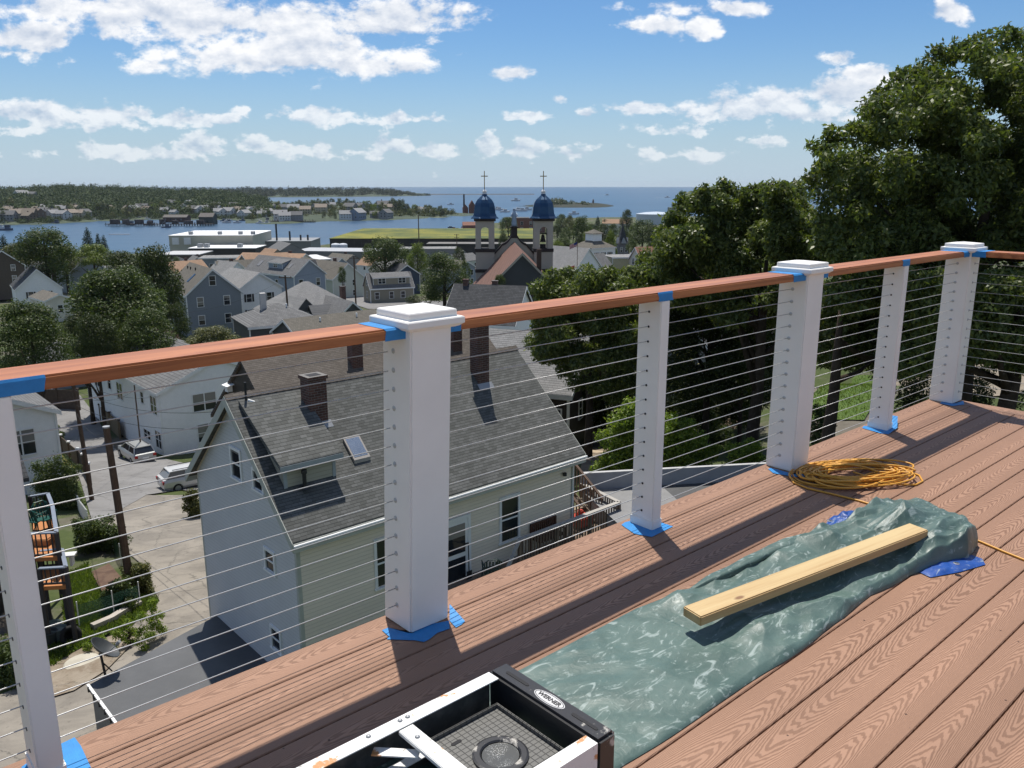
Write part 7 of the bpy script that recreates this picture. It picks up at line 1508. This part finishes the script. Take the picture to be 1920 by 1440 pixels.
# houses on the far shore, too small to show their parts
hp = {}
def hmesh(kind):
    Wl, Rf = {'white': (P('far_white', (.55, .55, .54), .8), P('far_grey_roof', (.24, .24, .24), .9)), 'grey': (P('far_grey', (.24, .24, .24), .8), P('far_dark_roof', (.12, .12, .12), .9)), 'brown': (P('far_brown', (.14, .10, .075), .8), P('far_brown_roof', (.17, .14, .11), .9)), 'cream': (P('far_cream', (.45, .40, .29), .8), P('far_tan_roof', (.24, .20, .16), .9)), 'blue': (P('far_blue', (.2, .24, .3), .8), P('far_grey_roof', (.24, .24, .24), .9))}[kind]
    m = MB(); m.prism([(-6, -4.5, -4), (-6, 4.5, -4), (-6, 4.5, 5.5), (-6, 0, 9), (-6, -4.5, 5.5)], (12, 0, 0), 0)
    m.slab([[(-6.4, -5, 5.2), (6.4, -5, 5.2), (6.4, 0, 9.2), (-6.4, 0, 9.2)], [(6.4, 5, 5.2), (-6.4, 5, 5.2), (-6.4, 0, 9.2), (6.4, 0, 9.2)]], .3, 1)
    for z in (.8, 3.6):
        for x in (-4, -1.4, 1.4, 4): m.box(x - .5, x + .5, -4.56, -4.5, z, z + 1.5, 2)
        for y in (-2.4, 1.4): m.box(6, 6.06, y, y + 1, z, z + 1.5, 2); m.box(-6.06, -6, y, y + 1, z, z + 1.5, 2)
    m.box(-2, -1.2, .6, 1.4, 6, 10.4, 3); return m.mesh('shore_house', [Wl, Rf, GLASS, BRICK])
for k in ('white', 'grey', 'brown', 'cream', 'blue'): hp[k] = hmesh(k)
HH = [(8, .04, 'grey', 1.3), (22, .10, 'white', 1), (30, .05, 'cream', 1.4), (45, .05, 'brown', 1.5), (60, .06, 'brown', 1.4), (75, .12, 'grey', 1.1), (90, .07, 'grey', 1.2), (105, .14, 'white', 1), (112, .13, 'white', 1.2), (125, .05, 'cream', 1.2), (140, .05, 'cream', 1.1), (152, .06, 'grey', 1.1), (35, .62, 'white', 1.4), (42, .63, 'white', 1.3), (60, .6, 'grey', 1.2), (232, .10, 'brown', 1.2), (245, .12, 'white', 1.1), (262, .13, 'grey', 1.3), (270, .1, 'brown', 1.1), (320, .28, 'grey', 1.1), (340, .2, 'white', .9), (362, .12, 'cream', 1), (370, .1, 'white', 1.2), (385, .18, 'grey', 1), (402, .24, 'white', 1), (412, .05, 'white', 1.2), (425, .06, 'white', 1.3), (440, .14, 'cream', 1), (455, .05, 'white', 1.1), (465, .13, 'white', 1.2), (10, .16, 'cream', 1), (70, .2, 'white', 1), (130, .2, 'grey', 1), (310, .1, 'grey', 1), (350, .32, 'white', .9), (200, .14, 'brown', 1), (435, .3, 'grey', 1), (480, .12, 'white', 1)]
HN = [(522, .12, 'white', 1.3), (530, .08, 'white', 1.1), (552, .06, 'grey', 1.2), (548, .4, 'white', 1.3), (530, .5, 'grey', 1.1), (590, .5, 'grey', 1), (600, .35, 'cream', 1.3), (570, .3, 'cream', 1.2), (645, .04, 'white', 1.2), (668, .04, 'blue', 1.5), (655, .4, 'grey', 1.4), (670, .45, 'grey', 1.3), (718, .6, 'grey', 1.6), (728, .55, 'cream', 1.2), (722, .06, 'grey', 1.3), (788, .6, 'white', 1.0), (812, .5, 'white', .9), (700, .1, 'grey', .9), (500, .3, 'white', 1), (512, .55, 'grey', 1), (620, .6, 'white', 1)]
random.seed(31)
for i in range(30): HH.append((random.choice((random.uniform(0, 170), random.uniform(300, 490))), random.uniform(.03, .2), random.choice(('white', 'white', 'grey', 'cream', 'brown')), random.uniform(.8, 1.15)))
for at_, lst, where in ((HILL, HH, 'on the wooded far left shore'), (NECK, HN, 'on the neck across the harbour')):
    for px, k, kind, s in lst:
        q = at_(px, k); o = link('shore_house', hp[kind], None, q + Vector((0, 0, 1.5)), random.choice((.3, -.4, 1.2, .1, -1.0))); o.scale = (s, s, s * .9); tag(o, 'small ' + kind + ' house ' + where, 'house', kind + ' houses ' + where)
# boats
def boatmesh(kind):
    m = MB(); L = 4; hull = [(-L, -1.1), (L * .45, -1.15), (L, 0), (L * .45, 1.15), (-L, 1.1)]
    m.prism([(x * .92, y * .8, -.3) for x, y in hull], (0, 0, .01), 0); o = len(m.v)
    m.add([(x * .92, y * .8, -.3) for x, y in hull] + [(x, y, 1.0 + (.35 if x > 0 and y == 0 else 0)) for x, y in hull], [(i, (i + 1) % 5, 5 + (i + 1) % 5, 5 + i) for i in range(5)] + [(5, 6, 7, 8, 9)], 0)
    if kind == 'motor': m.box(-1.2, 1.4, -.8, .8, 1.0, 2.2, 0); m.box(-1.0, 1.45, -.82, .82, 1.5, 2.0, 2); m.box(-1.5, 1.5, -.9, .9, 2.2, 2.3, 0)
    elif kind == 'sail': m.tube([(.6, 0, 1), (.6, 0, 11)], .09, 6, 1); m.tube([(.6, 0, 2.2), (-3.2, 0, 2.3)], .12, 6, 1); m.box(-1.5, 1.8, -.6, .6, 1, 1.5, 0)
    else: m.box(-.4, 2.2, -1.0, 1.0, 1.0, 3.2, 0); m.box(-.3, 2.25, -1.02, 1.02, 2.2, 2.8, 2); m.tube([(-.6, 0, 1), (-.6, 0, 6)], .1, 6, 1); m.tube([(-.6, 0, 5.5), (-3.4, 0, 3.2)], .08, 6, 1)
    return m
BH = {'motor': 'boat_white', 'sail': 'boat_white', 'work': 'boat_blue'}
bm_ = {k: boatmesh(k).mesh('boat', [P(c, (.62, .62, .62) if c == 'boat_white' else (.07, .09, .14), .5), P('boat_spar', (.3, .3, .3), .5), GLASS]) for k, c in BH.items()}
def boat(px, py, kind, s, label, rz=None, group=None):
    q = gp(px, py, SEA); o = link('boat', bm_[kind], None, q + Vector((0, 0, .1)), random.uniform(-.4, .4) + (0 if rz is None else rz)); o.scale = (s,) * 3; return tag(o, label, 'boat', group)
lab = {'motor': 'small white motorboat moored off the far harbour shore', 'sail': 'small white sailboat with bare mast moored off the far harbour shore', 'work': 'small dark blue workboat moored off the far harbour shore'}
random.seed(12)
for px, py, k, s in [(8, 410, 'motor', 1.3), (20, 411, 'motor', 1.2), (40, 415, 'motor', 1.4), (60, 412, 'work', 1.2), (75, 410, 'motor', 1.2), (92, 411, 'motor', 1.3), (113, 412, 'sail', 1.1), (125, 411, 'motor', 1.3), (145, 412, 'motor', 1.2), (155, 414, 'motor', 1.5), (176, 414, 'motor', 1.3), (193, 409, 'motor', 1.2), (105, 419, 'work', 1.3), (230, 406, 'motor', 1.2), (245, 407, 'sail', 1.2), (262, 411, 'motor', 1.3), (270, 407, 'motor', 1.2), (285, 406, 'sail', 1.2), (310, 406, 'motor', 1.2), (325, 406, 'motor', 1.2), (245, 422, 'work', 1.4), (280, 422, 'work', 1.6), (312, 427, 'work', 1.2), (50, 409, 'sail', 1.1), (30, 408, 'motor', 1.2), (425, 418, 'motor', 1.3), (445, 418, 'motor', 1.2), (488, 419, 'motor', 1.3), (500, 419, 'motor', 1.2), (548, 414, 'work', 1.3), (430, 414, 'sail', 1.2)]:
    boat(px, py, k, s, lab[k], group=k + ' boats off the far harbour shore')
random.seed(15)
for i in range(34):
    k = random.choice(('motor', 'motor', 'sail', 'sail', 'work')); px = random.choice((random.uniform(0, 160), random.uniform(190, 330), random.uniform(400, 520))); boat(px, random.uniform(404, 412) if px < 400 else random.uniform(413, 417), k, random.uniform(.9, 1.3), lab[k], group=k + ' boats off the far harbour shore')
boat(12, 432, 'work', 1.6, 'blue hulled boat on the harbour at the left edge above the spruce')
boat(2, 428, 'motor', 1.4, 'white boat cut by the left edge on the harbour')
q = gp(224, 440, SEA); k = MB(); k.box(-9, 9, -1.2, 1.2, 0, .5); o = k.build('floating_dock', P('pale_dock', (.5, .5, .5), .7)); o.location = q; tag(o, 'long pale floating dock alone in the middle of the harbour', 'dock')
for px, py, s, lb in ((967, 377, 3.2, 'white boat on the sea above the church statue'), (936, 394, 2.0, 'white boat moored left of the island trees'), (971, 395, 2.2, 'left one of a row of moored boats below the island'), (979, 396, 2.2, 'middle one of a row of moored boats below the island'), (988, 394, 2.2, 'right one of a row of moored boats below the island'), (947, 398, 2.0, 'small boat between the church domes on the sea'), (932, 392, 1.8, 'little boat beside the left dome'), (1076, 402, 2.0, 'boat near the shore right of the right dome'), (845, 384, 1.8, 'lone boat off the end of the neck')):
    boat(px, py, 'motor', s, lb)
WAKE = P('white_foam', (.75, .77, .78), .7)
for px, py, lb in ((1138, 366, 'speeding white boat leaving a wake on the open sea'), (1251, 370.6, 'white boat with wake on the open sea near the oak tree')):
    q = gp(px, py, SEA); r = thing('speedboat', lb, 'boat', q, .1); o = link('hull', bm_['motor'], r); o.scale = (2.2,) * 3
    k = MB(); k.add([(-6, -1.5, .25), (-6, 1.5, .25), (-38, 6, .2), (-38, -6, .2)], [(0, 1, 2, 3)]); k.build('wake', WAKE, r)
# piers with pilings
def pier(label, px0, px1, py, w, h, n, extra=None):
    a, b_ = gp(px0, py, SEA), gp(px1, py, SEA); L = (b_ - a).length; ang = math.atan2(b_.y - a.y, b_.x - a.x); r = thing('pier', label, 'pier', a, ang)
    k = MB(); k.box(0, L, 0, w, h - .5, h); k.build('decking', P('pier_wood', (.045, .04, .038), .9), r)
    k = MB(); [k.tube([(L * (i + .5) / n, y, -2), (L * (i + .5) / n, y, h + random.choice((.3, 1.5)))], .28, 6) for i in range(n) for y in (0, w)]; k.build('pilings', P('piling_wood', (.04, .035, .03), .9), r)
    if extra: extra(r, L)
    return r
def px_(r, L):
    k = MB(); [k.box(x, x + random.uniform(4, 9), 2, 7, 2.2, 2.2 + random.uniform(2, 5)) for x in np.arange(5, L * .95, 13)]; k.build('clutter', P('pier_sheds', (.07, .06, .06), .9, var=.5, vs=.1), r)
pier('long dark pier with pilings across the water at left centre', 196, 398, 424, 9, 2.2, 40, px_)
pier('short dark wharf at left below the far shore houses', 108, 160, 411, 6, 1.6, 14); pier('low dark wharf on the neck shore', 505, 590, 417, 8, 1.6, 18)
for px0, px1, tp, bt, lb, c in ((304, 348, 405, 417, 'dark red brown wharf building on the long pier', (.085, .045, .035)), (372, 398, 402, 421, 'dark green grey wharf shed at the right end of the long pier', (.05, .06, .055)), (0, 68, 398, 408, 'long tan wharf building on the far left shore', (.25, .2, .15))):
    a = gp(px0, bt, SEA); b_ = gp(px1, bt, SEA); L = (b_ - a).length; hh = (bt - tp) / 1609 * a.y
    r = thing('wharf_building', lb, 'building', (a.x, a.y + 3, SEA + 1), 0); k = MB(); k.prism([(0, 0, -1), (0, 14, -1), (0, 14, hh * .65), (0, 7, hh), (0, 0, hh * .65)], (L, 0, 0)); k.build('wall', P('wharf_' + str(px0), c, .9, var=.25, vs=.1), r)
    k = MB(); k.slab([[(-.5, -.6, hh * .64), (L + .5, -.6, hh * .64), (L + .5, 7, hh + .2), (-.5, 7, hh + .2)], [(L + .5, 14.6, hh * .64), (-.5, 14.6, hh * .64), (-.5, 7, hh + .2), (L + .5, 7, hh + .2)]], .2); k.build('roof', P('wharf_shingle', (.12, .11, .1), .9), r)
    for i in range(int(L / 6)): k = MB(); k.box(i * 6 + 2, i * 6 + 3.6, -.06, 0, 1.2, 3.0); k.build('window', GLASS, r)
# red works with chimney at the end of the neck
q = gp(883, 400, SEA); r = thing('red_factory', 'red brown gabled factory with a tall stack at the end of the neck', 'factory', (q.x, q.y, SEA + 1), .1); RB_ = P('factory_red', (.13, .045, .03), .9)
k = MB()
for x, w_, hh in ((-8, 8, 12), (2, 9, 18), (10, 7, 14)): k.prism([(x - w_ / 2, 0, -1), (x + w_ / 2, 0, -1), (x + w_ / 2, 0, hh * .6), (x, 0, hh), (x - w_ / 2, 0, hh * .6)], (0, 18, 0))
k.build('wall', RB_, r); k = MB(); k.tube([(-10, 5, 0), (-10, 5, 27)], [1.6, 1.2], 10); k.build('stack', P('dark_stack', (.05, .04, .045), .9), r)
q = ISLE(1113, .9); k = MB(); k.lathe([(2.2, -1), (1.8, 6), (2.3, 6.2), (2.3, 6.6), (1.2, 6.7), (1.2, 8.3), (1.5, 8.4), (.1, 9.6)], 12); o = k.build('lighthouse', P('light_tower', (.16, .13, .12), .8)); o.location = q; tag(o, 'tiny lighthouse on the bare end of the harbour island', 'lighthouse')
# parked cars in the lot behind the planted roof, a few pixels each
cm_ = MB(); cm_.box(-2.2, 2.2, -.9, .9, .2, 1.0); cm_.box(-1.3, 1.0, -.8, .8, 1.0, 1.5, 1)
cms = [cm_.mesh('lot_car', [P('lot_paint_' + str(i), c, .4), GLASS]) for i, c in enumerate(((.6, .6, .6), (.25, .26, .28), (.05, .06, .08), (.25, .05, .04)))]
random.seed(9); nmc = ('white', 'grey', 'dark', 'red')
for px, py in [(845 + 7 * i + random.uniform(-2, 2), 428 + (i % 3) * 1.6) for i in range(8)] + [(940 + 7 * i, 433 + (i % 2) * 2) for i in range(8)] + [(1046 + 8 * i, 424 + (i % 3) * 2) for i in range(10)] + [(1235 + 6 * i, 418) for i in range(4)]:
    z = -42.0; q = gp(px, py, z); i = random.choice((0, 0, 1, 1, 2, 3)); o = link('lot_car', cms[i], None, q, random.choice((.1, 1.5))); o.scale = (1.3,) * 3; tag(o, 'tiny ' + nmc[i] + ' car parked in the lots by the far waterfront', 'car', nmc[i] + ' cars in the waterfront lots')
# parked cars between the town houses
for px, py, D, hd, i, lb in ((855, 640, 70, 60, 1, 'dark car glimpsed just right of the nearest thick post'), (610, 552, 190, 30, 0, 'white van parked in front of the pale green house'), (1085, 470, 250, 40, 2, 'dark car parked near the flagpole'), (700, 470, 360, 10, 0, 'white truck by the grey warehouse'), (515, 470, 340, 20, 0, 'white van beside the wharf shed')):
    q = wp(px, py, D); o = link('town_car', cms[i], None, (q.x, q.y, float(terr(q.x, q.y)) + .1), R(90 - hd)); tag(o, lb, 'car')

# ------------------------------------------------------------ air
hz_ = MB(); hz_.box(-9800, 9800, -80, 13500, SEA - 60, 30); hm = bpy.data.materials.new('air'); hm.use_nodes = True; ht = hm.node_tree; ht.nodes.remove(ht.nodes['Principled BSDF'])
pv_ = ht.nodes.new('ShaderNodeVolumePrincipled'); pv_.inputs['Color'].default_value = (.78, .86, .95, 1); pv_.inputs['Density'].default_value = 3.2e-5; ht.links.new(pv_.outputs[0], ht.nodes['Material Output'].inputs['Volume'])
struct(hz_.build('haze', hm, fix=True), 'stuff')
